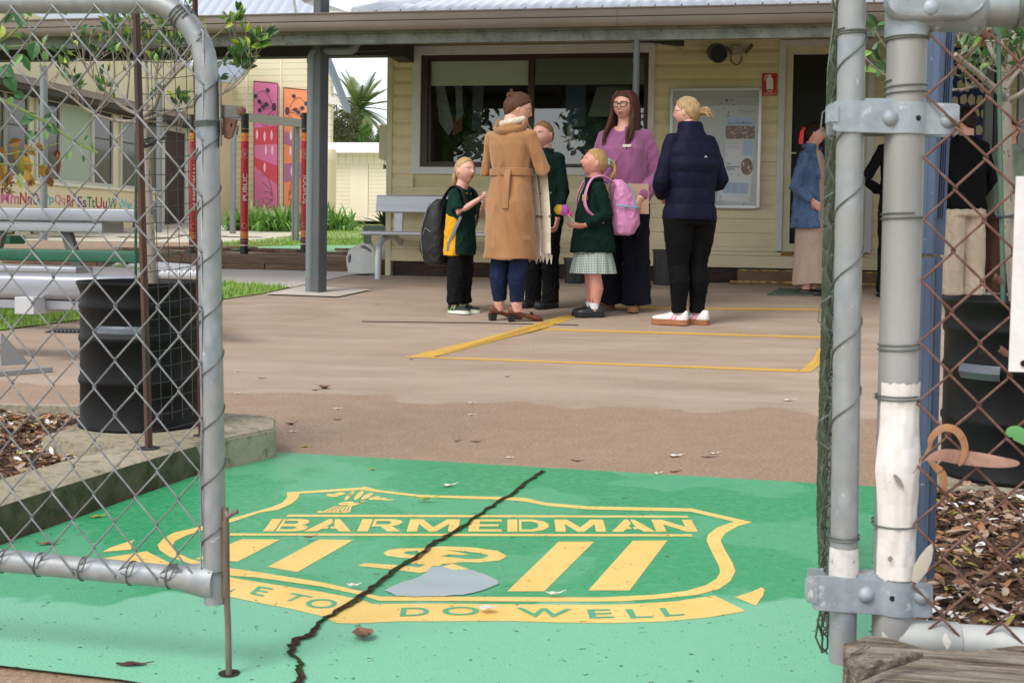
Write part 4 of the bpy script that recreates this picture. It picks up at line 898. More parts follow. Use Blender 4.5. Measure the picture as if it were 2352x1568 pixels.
def corr(m, p0, eu_, L, es, H, pitch=.076, amp=.009, n=6, skip=None):
    nrm = eu_.cross(es).normalized(); k = int(L/pitch*n)
    for i in range(k):
        a, b = i/k*L, (i+1)/k*L
        ha, hb = [amp*math.cos(2*math.pi*q/pitch) for q in (a, b)]
        la, lb = (skip(a), skip(b)) if skip else (0, 0)
        m.add([p0+eu_*a+nrm*ha+es*la, p0+eu_*b+nrm*hb+es*lb, p0+eu_*b+nrm*hb+es*H, p0+eu_*a+nrm*ha+es*H], [(0, 1, 2, 3)])
m_ = MB(); sl_ = R(19); es = vb*math.cos(sl_)+Zu*math.sin(sl_)
corr(m_, W(-3.15, 9.63, 2.545), ua, 8.6, es, 3.4, .11, .010, 6, lambda a: max(0, 0))
rf = m_.build('roof_sheet', zinc, vr, smooth=60, recalc=False)
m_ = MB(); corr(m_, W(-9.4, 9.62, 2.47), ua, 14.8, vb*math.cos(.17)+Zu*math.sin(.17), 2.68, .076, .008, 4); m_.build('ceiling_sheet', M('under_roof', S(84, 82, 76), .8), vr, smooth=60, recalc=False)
m_ = MB()
for i in range(78):
    c = W(-3.1+.11*i, 9.66, 2.558)+es*.03; m_.box(c, (.012, .012, .012))
    if i % 2: m_.box(c+es*.09, (.010, .010, .010))
m_.build('roof_screw', M('screw_dark', S(70, 66, 70), .6), vr)
# posts
fp = gr(735, 672); pa_, pb_ = AB(fp)
sp_ = thing('steel_post', 'tall dark grey square steel post with a downpipe beside the path', 'post', fp)
ex = (atB(752, 672, pb_)-atB(735, 672, pb_)).normalized()
zb = fp.z
m_ = MB()
SH = .105
pc0 = fp+vb*SH/2
def post_box(m, c, w, d, z0, z1, ax, ay): m.box(V((c.x, c.y, (z0+z1)/2)), (w, d, z1-z0), ax, ay)
rot = R(-38); ax_ = V((math.cos(rot), math.sin(rot), 0)); ay_ = V((-math.sin(rot), math.cos(rot), 0))
ctr = gr(729, 675); ctr = V((ctr.x, ctr.y, 0))+V((.0, .07, 0))
post_box(m_, ctr, .105, .105, zb, 4.2, ax_, ay_); m_.build('post', M('charcoal_steel', S(86, 90, 92), .5, col2=S(78, 82, 84), vs=3), sp_, bevel=.006)
dc = atB(712, 600, AB(ctr)[1]); dc = V((dc.x, dc.y, 0)); dpm = M('downpipe_grey', S(112, 124, 124), .45)
elb = [dc+V((0, 0, zb)), dc+V((0, 0, 2.24))]
for k in range(1, 7):
    t = k/6*math.pi/2; elb.append(dc+V((0, 0, 2.24))+V((0, 0, 1))*.06*math.sin(t)+ua*.07*(1-math.cos(t)))
elb += [dc+ua*.2+V((0, 0, 2.30)), dc+ua*.34+V((0, 0, 2.30)), dc+ua*.40+V((0, 0, 2.315)), dc+ua*.42+V((0, 0, 2.36)), dc+ua*.42+V((0, 0, 2.42))]
m_ = MB().tube(elb, .041, 16); m_.tube([dc+V((0, 0, 2.19)), dc+V((0, 0, 2.245))], .046, 16)
m_.build('downpipe', dpm, sp_, smooth=50)
m_ = MB(); 
for z in (zb+.12, 1.3, 2.12): m_.tube([dc+V((0, 0, z)), dc+V((0, 0, z+.014))], .0435, 14)
m_.build('pipe_clip', steel_g, sp_, smooth=50)
vp = gr(1452, 690); vp = W(AB(atB(1463, 75, 9.73))[0], 9.73, 0); vz = gz(9.73)
vpo = thing('verandah_post', 'slim dark round verandah post rising behind the woman in the mauve jumper', 'post', V((vp.x, vp.y, vz)))
MB().tube([V((vp.x, vp.y, vz)), V((vp.x, vp.y, 2.385))], .028, 14).build('post_tube', M('post_dark', S(84, 88, 86), .45), vpo, smooth=50)
MB().box(V((vp.x, vp.y, vz+.004)), (.12, .12, .008)).build('base_plate', dark_st, vpo)
# items on the wall
def wq(x, y, b=BW-.03): return atB(x, y, b)
spk = thing('horn_speaker', 'round dark horn speaker mounted high on the boards between window and door', 'speaker', wq(1645, 121))
c = wq(1645, 121, 12.03); ax = (V((.12, -1, -.28))).normalized()
MB().lathe(c-ax*.09, [(.0001, 0), (.06, .005), (.085, .03), (.095, .09), (.098, .18), (.088, .182), (.06, .12), (.0001, .10)], 24, ax).build('horn', M('speaker_grey', S(88, 84, 76), .6), spk, smooth=40)
MB().lathe(c-ax*.09, [(.0001, .104), (.06, .121), (.082, .175)], 24, ax).build('cone', M('spk_black', (.012, .013, .014), .7), spk, smooth=40)
MB().beam(c-ax*.06, W(AB(c)[0]-.01, BW-.02, c.z+.07), .03, .05).build('bracket', dark_st, spk)
jb = thing('junction_box', 'small grey junction box with a looping cable right of the horn speaker', 'junction box', wq(1690, 117))
MB().cbox(*(lambda a, z: (a-.055, a+.055, BW-.08, BW-.024, z-.045, z+.05))(*AB(wq(1692, 117))[:1], wq(1692, 117).z)).build('box', M('box_grey', S(176, 166, 150), .6), jb, bevel=.006)
MB().tube(sm([wq(1668, 106, 12.14), wq(1678, 122, 12.15), wq(1680, 140, 12.16), wq(1692, 149, 12.16), wq(1702, 140, 12.16), wq(1704, 128, 12.16)], 6), .006, 6).build('cable', dark_st, jb, smooth=60)
MB().tube([wq(1712, 122, 12.17), wq(1728, 104, 12.19)], .016, 8).build('conduit', M('conduit_brown', S(104, 88, 70), .7), jb, smooth=60)
fx = thing('awning_arm', 'folded dark bracket arm under the verandah right of the slim post', 'bracket', wq(1520, 92, 10.5))
m_ = MB(); m_.beam(atB(1472, 90, 9.9), atB(1535, 96, 10.5), .05, .05); m_.beam(atB(1530, 93, 10.3), atB(1562, 98, 11.), .08, .07); m_.build('arm', dark_st, fx)
MB().prism([wq(1552, 104), wq(1561, 104), wq(1563, 116), wq(1552, 116)], vb*.02).build('plate', cream2, fx)
wb = thing('tin_label', 'pale metal tag hanging from a wire on the dark beam left of the window', 'tag', atB(800, 118, 11.9))
m_ = MB().lathe(atB(806, 118, 11.88), [(.0001, 0), (.034, 0), (.034, .01), (.0001, .01)], 16, vb); m_.beam(atB(784, 119, 11.88), atB(800, 119, 11.88), .012, .02)
m_.build('disc', M('tag_metal', S(200, 198, 188), .5), wb, smooth=40); MB().tube([atB(815, 119, 11.87), atB(880, 117, 11.85), atB(930, 114, 11.82)], .004, 5).build('wire', purlin, wb)
# fire sign
red_m = M('sign_red', S(196, 30, 40), .45); wht_m = M('sign_white', S(232, 232, 232), .5)
fs_ = thing('fire_sign', 'red fire extinguisher sign on the boards beside the door trim', 'sign', wq(1767, 195))
MB().prism([wq(1750, 220), wq(1784, 220.5), wq(1785, 169), wq(1751, 168.5)], vb*-.006).build('panel', red_m, fs_)
d_ = BW-.0385
m_ = MB().poly([wq(x, y, d_) for x, y in ((1760, 206), (1776, 206), (1776, 182), (1773, 178), (1771, 176), (1771, 172), (1765, 172), (1765, 176), (1762, 178), (1760, 182))]); m_.poly([wq(x, y, d_) for x, y in ((1757, 174), (1766, 171.5), (1766, 173.5), (1759, 176), (1757, 186), (1755.5, 186))])
m_.build('extinguisher_symbol', wht_m, fs_)
for t, (x0, x1, y0, y1) in (('FIRE', (1762, 1774, 208.5, 212.2)), ('EXTINGUISHER', (1753, 1782.5, 214, 217.6))):
    vs, fs = text_mesh(t, quadmap(wq(x0, y1, d_), wq(x1, y1, d_), wq(x1, y0, d_), wq(x0, y0, d_)), .02); MB().add(vs, fs).build('lettering', wht_m, fs_, recalc=False)
# notice board
nb = thing('notice_board', 'glazed silver framed notice board with posters behind the woman in the navy jacket', 'notice board', wq(1640, 340))
bq = lambda x, y, b=BW-.06: atB(x, y, b)
ab_ = lambda x, y: (AB(wq(x, y, BW-.07))[0], wq(x, y, BW-.07).z)
(al, zt), (ar, zb_) = ab_(1543, 203), ab_(1741, 477)
zt = (zt+ab_(1745, 207)[1])/2
alu = M('alu_frame', S(200, 202, 204), .35, .5)
m_ = MB(); m_.cbox(al, ar, BW-.07, BW-.05, zb_, zt); nbk = m_.build('board', M('board_grey', S(196, 200, 200), .6), nb)
m_ = MB(); bx(m_, al-.012, al+.018, BW-.095, BW-.026, zb_, zt); bx(m_, ar-.018, ar+.012, BW-.095, BW-.026, zb_, zt); bx(m_, al+.018, ar-.018, BW-.095, BW-.026, zb_-.01, zb_+.02); bx(m_, al+.018, ar-.018, BW-.095, BW-.026, zt-.02, zt+.01)
m_.build('frame', alu, nb, bevel=.005)
def np_(x, y, k=0): return atB(2480/1.6327+x*400/1254/1.6327, 300/1.6327+y*400/1254/1.6327, BW-.0712-.0012*k)
def paper(name, q, mat, k=1): MB().poly([np_(x, y, k) for x, y in q]).build(name, mat, nbk)
pw_m = M('paper_white', S(222, 224, 224), .7); pb_m = M('paper_blue', S(176, 198, 222), .7); ph_m = M('photo_brown', S(140, 100, 84), .6, col2=S(90, 60, 52), vs=30, col3=S(216, 196, 180), vs3=34, vt3=(.58, .64)); tx_m = M('print_dark', S(62, 72, 92), .7); tx2 = M('print_grey', S(140, 146, 150), .7)
paper('poster', [(640, 1420), (1040, 1440), (1080, 915), (940, 900), (755, 900)], pw_m, 1); paper('poster', [(755, 700), (945, 705), (945, 900), (755, 900)], pw_m, 2)
paper('blue_header', [(762, 440), (1100, 445), (1100, 540), (762, 540)], pb_m, 1); paper('photo', [(756, 540), (1098, 542), (1098, 690), (756, 692)], ph_m, 2)
paper('notice', [(948, 705), (1090, 705), (1075, 935), (955, 920)], pw_m, 2); paper('notice', [(965, 715), (1080, 715), (1070, 888), (962, 885)], pb_m, 3); paper('notice', [(730, 1200), (1030, 1215), (1020, 1340), (725, 1330)], pb_m, 2)
MB().poly([np_(1005+70*math.cos(t), 1020+100*math.sin(t), 3) for t in [k*.35 for k in range(18)]]).build('photo', ph_m, nbk)
def ptext(s, x0, x1, y0, y1, mat, k=4, bold=.0):
    vs, fs = text_mesh(s, quadmap(np_(x0, y1, k), np_(x1, y1, k), np_(x1, y0, k), np_(x0, y0, k)), bold); MB().add(vs, fs).build('print', mat, nbk, recalc=False)
ptext('Every Day Matters', 785, 1065, 492, 527, tx_m, 4, .01); ptext('Why', 762, 822, 972, 998, tx_m, 4, .01); ptext('attendance', 762, 918, 1005, 1032, tx_m, 4, .01); ptext('matters', 762, 862, 1036, 1060, tx_m, 4, .01)
ptext('MESSAGES', 902, 1104, 350, 382, M('print_olive', S(150, 146, 116), .7), 4)
m_ = MB()
for y in range(718, 815, 14):
    if y != 760: m_.poly([np_(x, yy, 4) for x, yy in ((775, y), (935-U(0, 40), y+2), (935, y+5), (775, y+3))])
for y in range(1215, 1330, 22):
    for x in (750, 835, 935): m_.poly([np_(xx, yy, 4) for xx, yy in ((x, y), (x+60, y+2), (x+60, y+6), (x, y+4))])
for y in (128, 196, 325, 400): m_.poly([np_(xx, yy, 4) for xx, yy in ((890, y), (1115, y+2), (1115, y+5), (890, y+3))])
m_.build('text_lines', tx2, nbk)
for x, y, r, mt in ((768, 243, 24, 0), (822, 240, 11, 1), (707, 277, 12, 2), (855, 297, 11, 2), (742, 338, 12, 1), (793, 380, 17, 2), (841, 366, 10, 2), (785, 422, 17, 0), (771, 876, 11, 1), (827, 1110, 11, 1), (907, 1115, 11, 1), (700, 1374, 12, 1), (1027, 1394, 19, 3), (968, 1464, 13, 1)):
    MB().lathe(np_(x, y, 5), [(.0001, -.006), (r*.00051, -.004), (r*.00052, .003)], 12, vb).build('magnet', (M('mag_blue', S(70, 78, 130), .4), M('mag_dark', S(54, 56, 66), .4), M('mag_red', S(150, 46, 66), .4), M('mag_yellow', S(222, 178, 50), .4))[mt], nbk)
g = NG('board_glass'); tr = g.n.new('ShaderNodeBsdfTransparent'); gl_ = g.n.new('ShaderNodeBsdfGlossy'); gl_.inputs['Roughness'].default_value = .02; mx = g.n.new('ShaderNodeMixShader'); fr_ = g.n.new('ShaderNodeFresnel'); fr_.inputs[0].default_value = 1.38
g.l.new(fr_.outputs[0], mx.inputs[0]); g.l.new(tr.outputs[0], mx.inputs[1]); g.l.new(gl_.outputs[0], mx.inputs[2]); g.l.new(mx.outputs[0], g.n['Material Output'].inputs[0])
MB().poly([W(al+.018, BW-.088, zb_+.02), W(ar-.018, BW-.088, zb_+.02), W(ar-.018, BW-.088, zt-.02), W(al+.018, BW-.088, zt-.02)]).build('glass_pane', g.m, nb)
# aluminium bench by the wall
alm = M('bench_alu', S(206, 208, 212), .38, .45, col2=S(192, 194, 200), vs=2, st=(1, 1, 8))
def bpt(x, y, b): return atB(x, y, b)
bn = thing('aluminium_bench', 'silver aluminium bench with backrest against the office wall behind the group', 'bench', gr(868, 640))
zs = AB(bpt(829, 537, 11.62)); b0s = 11.62; aL = zs[0]; aR = AB(bpt(1272, 541, b0s))[0]; zseat = bpt(829, 530, b0s).z
m_ = MB()
def plank(m, a0, a1, b0, b1, z0, z1, r=.018):
    ring = []
    for cx, cz, t0 in ((b0+r, z0+r, math.pi), (b1-r, z0+r, 1.5*math.pi), (b1-r, z1-r, 0), (b0+r, z1-r, .5*math.pi)):
        for k in range(4): ring.append((cx+r*math.cos(t0+k/3*math.pi/2), cz+r*math.sin(t0+k/3*math.pi/2)))
    m.loft([[W(a, b, z) for b, z in ring] for a in (a0, a1)])
plank(m_, aL, aR, b0s, b0s+.24, zseat-.045, zseat); plank(m_, aL, aR, b0s+.25, b0s+.40, zseat-.04, zseat-.002)
m_.build('seat', alm, bn, smooth=40)
zb1, zb0 = bpt(867, 448, 12.0).z, bpt(867, 487, 12.0).z; aBL = AB(bpt(866, 470, 12.0))[0]; aBR = AB(bpt(1287, 470, 12.0))[0]
m_ = MB(); zm = (zb1+zb0)/2
m_.loft([[W(a, b, z) for b, z in ((12.0, zb1), (11.985, zb1-.01), (11.97, zm), (11.955, zb0+.01), (11.96, zb0), (12.0, zb0), (12.03, zm))] for a in (aBL, aBR)])
m_.build('backrest', alm, bn, smooth=20)
for x in (915, 1225):
    a = AB(bpt(x, 510, 12.0))[0]; MB().hexa([W(a-.045, 11.99, zseat-.03), W(a+.045, 11.99, zseat-.03), W(a+.045, 12.03, zseat-.03), W(a-.045, 12.03, zseat-.03), W(a-.045, 12.0, zb0+.02), W(a+.045, 12.0, zb0+.02), W(a+.045, 12.04, zb0+.02), W(a-.045, 12.04, zb0+.02)]).build('back_bracket', alm, bn)
for x0, x1 in ((868, 923), (1143, 1195)):
    p, q = gr(x0, 641 if x0 == 868 else 652), gr(x1, 632 if x0 == 868 else 645)
    top = zseat-.05; pm = []
    A_, B_ = V((p.x, p.y, 0)), V((q.x, q.y, 0)); dAB = (B_-A_)
    pm = [A_+V((0, 0, p.z)), A_+V((0, 0, p.z+.24))]
    for k in range(1, 8):
        t = k/8*math.pi; pm.append(A_+dAB*(.5-.5*math.cos(t))+V((0, 0, p.z+.24+(top-p.z-.24)*math.sin(t)**.7)))
    pm += [B_+V((0, 0, q.z+.24)), B_+V((0, 0, q.z))]
    MB().tube(pm, .034, 14).build('leg_hoop', alm, bn, smooth=60)
# jerry cans
def jerry(base, px0, py0, label, mat, b):
    t = thing('water_can', label, 'water can', base)
    O = K(588, 392, [(845, 945), (830, 850), (826, 800), (850, 730), (900, 690), (960, 672), (1020, 675), (1060, 700), (1090, 740), (1100, 800), (1100, 900), (1098, 946)])
    H1 = K(588, 392, [(962, 690), (1000, 688), (1045, 715), (1070, 745), (1055, 755), (1020, 730), (980, 715), (964, 708)])
    H2 = K(588, 392, [(850, 850), (846, 800), (858, 765), (873, 765), (870, 820), (862, 855)])
    f = lambda L: [V((p.x, p.y, p.z)) for p in [atB(x, y, b) for x, y in L]]
    MB().fill([f(O), f(H1), f(H2)], vb*.16).build('can_body', mat, t, bevel=.012, smooth=40)
    MB().lathe(atB(588+982/4, 392+682/4, b+.08), [(.0001, 0), (.024, 0), (.024, .03), (.0001, .032)], 14).build('cap', M('can_cap', S(214, 210, 196), .5), t, smooth=40)
    return t
cj = gr(830, 630); jb_ = AB(cj)[1]
can_m = M('milky_plastic', S(226, 226, 222), .4, col2=S(212, 212, 206), vs=8)
jerry(cj, 0, 0, 'milky white plastic water can standing left of the bench leg', can_m, jb_)
p = gr(878, 629); yb = thing('plastic_drum', 'white plastic bottle with amber liquid between the bench leg and wall corner', 'bottle', p)
MB().lathe(p+V((0, .1, 0)), [(.06, 0), (.07, .02), (.07, .16)], 16).build('amber_liquid', M('amber', S(150, 110, 52), .3), yb, smooth=40); MB().lathe(p+V((0, .1, 0)), [(.0705, .16), (.07, .24), (.03, .30), (.02, .32)], 16).build('bottle_top', can_m, yb, smooth=40)
# green planter with spiky plant behind the bench
gp0 = atB(862, 600, 13.2); gpl = thing('green_planter', 'grey green planter box with a round cream label behind the bench end', 'planter', V((gp0.x, gp0.y, .37)))
q = [AB(atB(x, 540, 13.0))[0] for x in (834, 893)]; zt_ = atB(860, 518, 13.0).z
MB().cbox(q[0], q[1], 13.0, 13.5, .2, zt_).build('box', M('planter_green', S(104, 124, 110), .6, col2=S(94, 114, 100), vs=4), gpl, bevel=.01)
m_ = MB().lathe(atB(872, 549, 12.995), [(.0001, 0), (.10, 0), (.10, .01)], 24, -vb); m_.build('cream_disc', M('disc_cream', S(206, 196, 160), .6), gpl)
spk_m = M('spiky_leaf', S(82, 104, 78), .6, col2=S(60, 84, 60), vs=14)
def spiky(c, n, L, wd, mat, label, name, cat, lean=(.1, .9), curve=.3):
    m = MB()
    for _ in range(n):
        t = U(0, 6.28); d = V((math.cos(t), math.sin(t), 0)); k = U(*lean); l_ = L*U(.7, 1.1); s_ = V((-d.y, d.x, 0)); rows = []
        for i in range(6):
            f = i/5; p = c+d*(l_*k*f+curve*l_*k*f*f*.4)+V((0, 0, l_*f*(1-k*.5)-curve*l_*k*f*f)); w_ = wd*(1-f**1.6)*(.6+.8*min(f*3, .5)); rows.append([p-s_*w_, p+d*-.0+V((0, 0, -w_*.5)), p+s_*w_])
        for r0, r1 in zip(rows, rows[1:]): m.add(r0+r1, [(0, 1, 4, 3), (1, 2, 5, 4)])
    return tag(m.build(name, mat, smooth=60, recalc=False), label, cat)
spiky(W((q[0]+q[1])/2+.05, 13.2, zt_), 26, .36, .022, spk_m, 'spiky grey green plant growing in the planter behind the bench', 'spiky_plant', 'plant')
# meter box on the corner
eb = thing('meter_box', 'cream electrical meter box with a padlock on the building corner', 'meter box', atB(880, 330, 12.6))
(a0_, _), zt2, zb2 = AB(atB(873, 330, 12.45)), atB(873, 288, 12.45).z, atB(873, 366, 12.45).z
MB().cbox(a0_, A0-.02, 12.40, 12.75, zb2, zt2).build('box', cream2, eb, bevel=.006)
pk = MB(); c = atB(885, 381, 12.38); pk.cbox(AB(c)[0]-.022, AB(c)[0]+.022, 12.37, 12.39, c.z-.035, c.z+.01); pk.tube([c+ua*-.014+V((0, 0, .01)), c+ua*-.012+V((0, 0, .05)), c+ua*.012+V((0, 0, .05)), c+ua*.014+V((0, 0, .01))], .005, 6); pk.build('padlock', M('brass_dark', S(110, 92, 52), .4, .6), eb)
# pots beside the wall
pot_m = M('black_plastic', S(34, 34, 36), .35, col2=S(46, 46, 48), vs=10)
pp0 = gr(1532, 656); bp = thing('ribbed_pot', 'tall black ribbed pot standing against the wall behind the women', 'pot', pp0)
zt3 = atB(1532, 573, AB(pp0)[1]).z; m_ = MB(); n = 96
hh = zt3-pp0.z; m_.loft([[pp0+V((0, .13, 0))+V((math.cos(t), math.sin(t), 0))*(r*(1+.02*math.cos(t*32)))+V((0, 0, z)) for t in [2*math.pi*k/n for k in range(n)]] for r, z in ((.118, 0), (.125, hh*.9), (.132, hh*.92), (.132, hh), (.11, hh), (.1, hh*.6))]); m_.build('pot', pot_m, bp, smooth=25)
p2 = gr(1322, 652); bp2 = thing('black_bucket', 'low black bucket on the concrete seen under the gingham skirt', 'bucket', p2)
MB().lathe(p2+V((0, .12, 0)), [(.0001, 0), (.098, 0), (.1, .012), (.104, .015), (.115, .24), (.122, .24), (.122, .26), (.1, .26), (.09, .05)], 28).build('bucket', pot_m, bp2, smooth=40)
# right end: blue screen, door frames and posts seen through the rusty mesh
bs = thing('blue_screen', 'dark blue panel with cream pebble shapes beyond the rusty mesh', 'panel', atB(2215, 400, 12.0))
MB().prism([atB(x, y, 12.0) for x, y in ((2178, 590), (2262, 592), (2265, 110), (2180, 110))], vb*.02).build('panel', M('navy_panel', S(36, 48, 110), .6), bs)
rr = random.Random(4); m_ = MB()
for i in range(5):
    for j in range(14):
        cx, cy = 2184+i*19+rr.uniform(-3, 3)+(9 if j % 2 else 0), 128+j*34+rr.uniform(-4, 4); n = rr.choice((5, 6)); t0 = rr.uniform(0, 2)
        m_.poly([atB(cx+rr.uniform(7.5, 10.5)*math.cos(t0+2*math.pi*k/n), cy+rr.uniform(11, 17)*math.sin(t0+2*math.pi*k/n), 11.996) for k in range(n)])
m_.build('pebble_shapes', M('pebble_cream', S(206, 196, 160), .7), bs)
for x, w_, mt, lab in ((2258, .075, M('frame_grey', S(110, 114, 116), .5), 'grey door frame upright right of the blue panel'), (2277, .06, M('frame_dark', S(40, 42, 44), .5), 'near black steel upright beside the grey door frame'), (2345, .16, M('frame_pale', S(150, 152, 156), .5), 'pale grey upright at the right edge behind the tree')):
    p = atB(x, 650, 11.6); t = tag(MB().box(V((p.x, p.y, 1.3)), (w_, .08, 2.3), ua, vb).build('door_upright', mt, bevel=.004), lab, 'upright')
yl = atB(2275, 450, 11.5); tag(MB().box(yl, (.035, .03, .13), ua, vb).build('latch_tag', M('latch_yellow', S(220, 190, 30), .5), bevel=.004), 'yellow latch tag on the near black upright', 'tag')
tag(MB().cbox(2.3, 5.3, 11.99, 12.1, .2, .62).build('wall_kickboard', M('kick_cream', S(196, 184, 150), .7)), 'cream low wall panel below the blue panel', 'panel')
# blue-grey gate post with finned strip just behind the fence
bpst = thing('blue_post', 'pair of blue grey square uprights with finned guard strip behind the torn post', 'post', atY(2130, 1420, 1.75))
blu = M('blue_grey_paint', S(92, 108, 136), .5, col2=S(82, 96, 122), vs=6, col3=S(140, 150, 166), vs3=50, vt3=(.7, .72))
def colm(m, xt, xb, yt, yb, wpx, Y, d=.03):
    t = atY(xt, yt, Y); b = atY(xb, yb, Y); w_ = wpx*Y/F; h = V((w_/2, 0, 0)); dd = V((0, d, 0))
    m.hexa([b-h, b+h, b+h+dd, b-h+dd, t-h, t+h, t+h+dd, t-h+dd])
m_ = MB(); colm(m_, 2155, 2133, 20, 585, 20, 1.95); m_.build('upright', blu, bpst, bevel=.002)
m_ = MB(); colm(m_, 2134, 2112, 592, 1420, 19, 1.95); m_.build('lower_upright', blu, bpst, bevel=.002)
m_ = MB(); colm(m_, 2184, 2157, 20, 585, 24, 2.0, .02)
for k in (-8, -3, 2, 7): colm(m_, 2184+k, 2160+k, 20, 500, 1.6, 1.99)
m_.build('finned_strip', blu, bpst); m_ = MB(); colm(m_, 2158, 2138, 590, 1330, 18, 2.0); m_.build('lower_strip', blu, bpst, bevel=.002)
# ================================================================== LEFT BACKGROUND
# timber edging: two courses of old sleepers
edge = thing('timber_edging', 'low wall of old brown timber sleepers holding up the far garden', 'retaining wall', atB(600, 622, 13.))
g = NG('edging_timber'); n1 = g.noise(g.pre((0, 0, AL), (2, 40, 40)), 1.5, 6, .7)
g.set('Base Color', g.mix(g.ramp(n1, .3, .7), S(96, 74, 58), S(150, 124, 104))); g.set('Roughness', .95); g.bump(n1, .9, .02); et_m = g.m
for z0, z1, cuts in ((.185, .275, (-12, -9.3, -7.45, -5.3, -3.7)), (.277, .375, (-12, -8.2, -6.35, -4.75, -3.7))):
    for s0, s1 in zip(cuts, cuts[1:]):
        m_ = MB(); rows = []; n = 18; j0 = U(-.02, .02)
        for i in range(n+1):
            a = s0+.006+(s1-s0-.012)*i/n; j = lambda k: noise.noise(V((a*3, k*5.1, z0*9)))*.014
            rows.append([W(a, 12.955+j0+j(1), z0), W(a, 12.95+j0+j(2), z0+.03), W(a, 12.95+j0+j(5), z1-.03), W(a, 12.965+j0+j(3), z1+j(4)*.6), W(a, 13.16, z1+j(6)*.5), W(a, 13.16, z0)])
        m_.loft(rows); m_.build('sleeper', et_m, edge, smooth=35, recalc=True)
# slate slabs and gravel
gv_m = M('gravel', S(176, 146, 122), .95, col2=S(206, 184, 156), vs=70, vt=(.45, .55), bump=1., bs=80, bd=.03, col3=S(110, 82, 66), vs3=60, vt3=(.56, .6))
gsheet('gravel_bed', [W(-13, 13.1), W(-3.7, 13.1), W(-3.7, 13.9), W(-5.0, 14.2), W(-5.8, 14.5), W(-6.4, 16.4), W(-13, 16.4)], gv_m, .004)
slt = [M('slate_a', S(124, 96, 80), .9, col2=S(100, 78, 66), vs=8), M('slate_b', S(150, 126, 112), .9, col2=S(110, 88, 76), vs=8)]
for i in range(18):
    a, b = -6.4+U(-.9, 2.4), 13.2+U(0, .75); n = 7; t0 = U(0, 6); rx, ry = U(.16, .34), U(.07, .13); z = gz(b)+.006+.012*(i % 3)
    pl_ = [W(a+rx*U(.75, 1.1)*math.cos(t0+2*math.pi*k/n), b+ry*U(.75, 1.1)*math.sin(t0+2*math.pi*k/n), z) for k in range(n)]
    tag(MB().prism(pl_, (0, 0, U(.025, .045))).build('slate_slab', slt[i % 2], bevel=.004), 'flat brown slate slab lying in the gravel around the totem poles', 'slab', 'slate slabs around the totem poles')
mat_ = MB(); turf2 = M('green_carpet', S(120, 168, 128), .9, col2=S(140, 186, 144), vs=3)
gsheet('green_strip', [gr(520, 573), gr(690, 566), gr(880, 566), gr(880, 578), gr(770, 583), gr(690, 575), gr(600, 573), gr(540, 579)], turf2, .02)
far_path = M('far_path', S(214, 206, 186), .9, col2=S(200, 192, 172), vs=2)
gsheet('school_path', [W(-12.4, 15.6), W(-7.2, 16.2), W(-6.6, 17.6), W(-5.4, 19.2), W(-4.9, 20.0), W(-5.6, 21), W(-6.4, 26.), W(-11.6, 26), W(-12.4, 18)], far_path, .006)
m_ = MB()
for a, b, r, k in ((-10.4, 17.4, .5, 0), (-9.3, 17.6, .5, 1), (-8.8, 18.6, .5, 0), (-10.6, 19.4, .5, 1), (-7.9, 18.3, .4, 1), (-10.9, 16.6, .5, 1)):
    m_.cur = k; m_.poly([W(a+r*math.cos(t), b+r*.5*math.sin(t), gz(b)+.012) for t in [2*math.pi*q/20 for q in range(20)]])
tag(m_.build('path_markings', [M('mark_yellow', S(226, 180, 70), .8), M('mark_green', S(80, 160, 110), .8)]), 'faded yellow and green game markings on the far school path', 'markings')
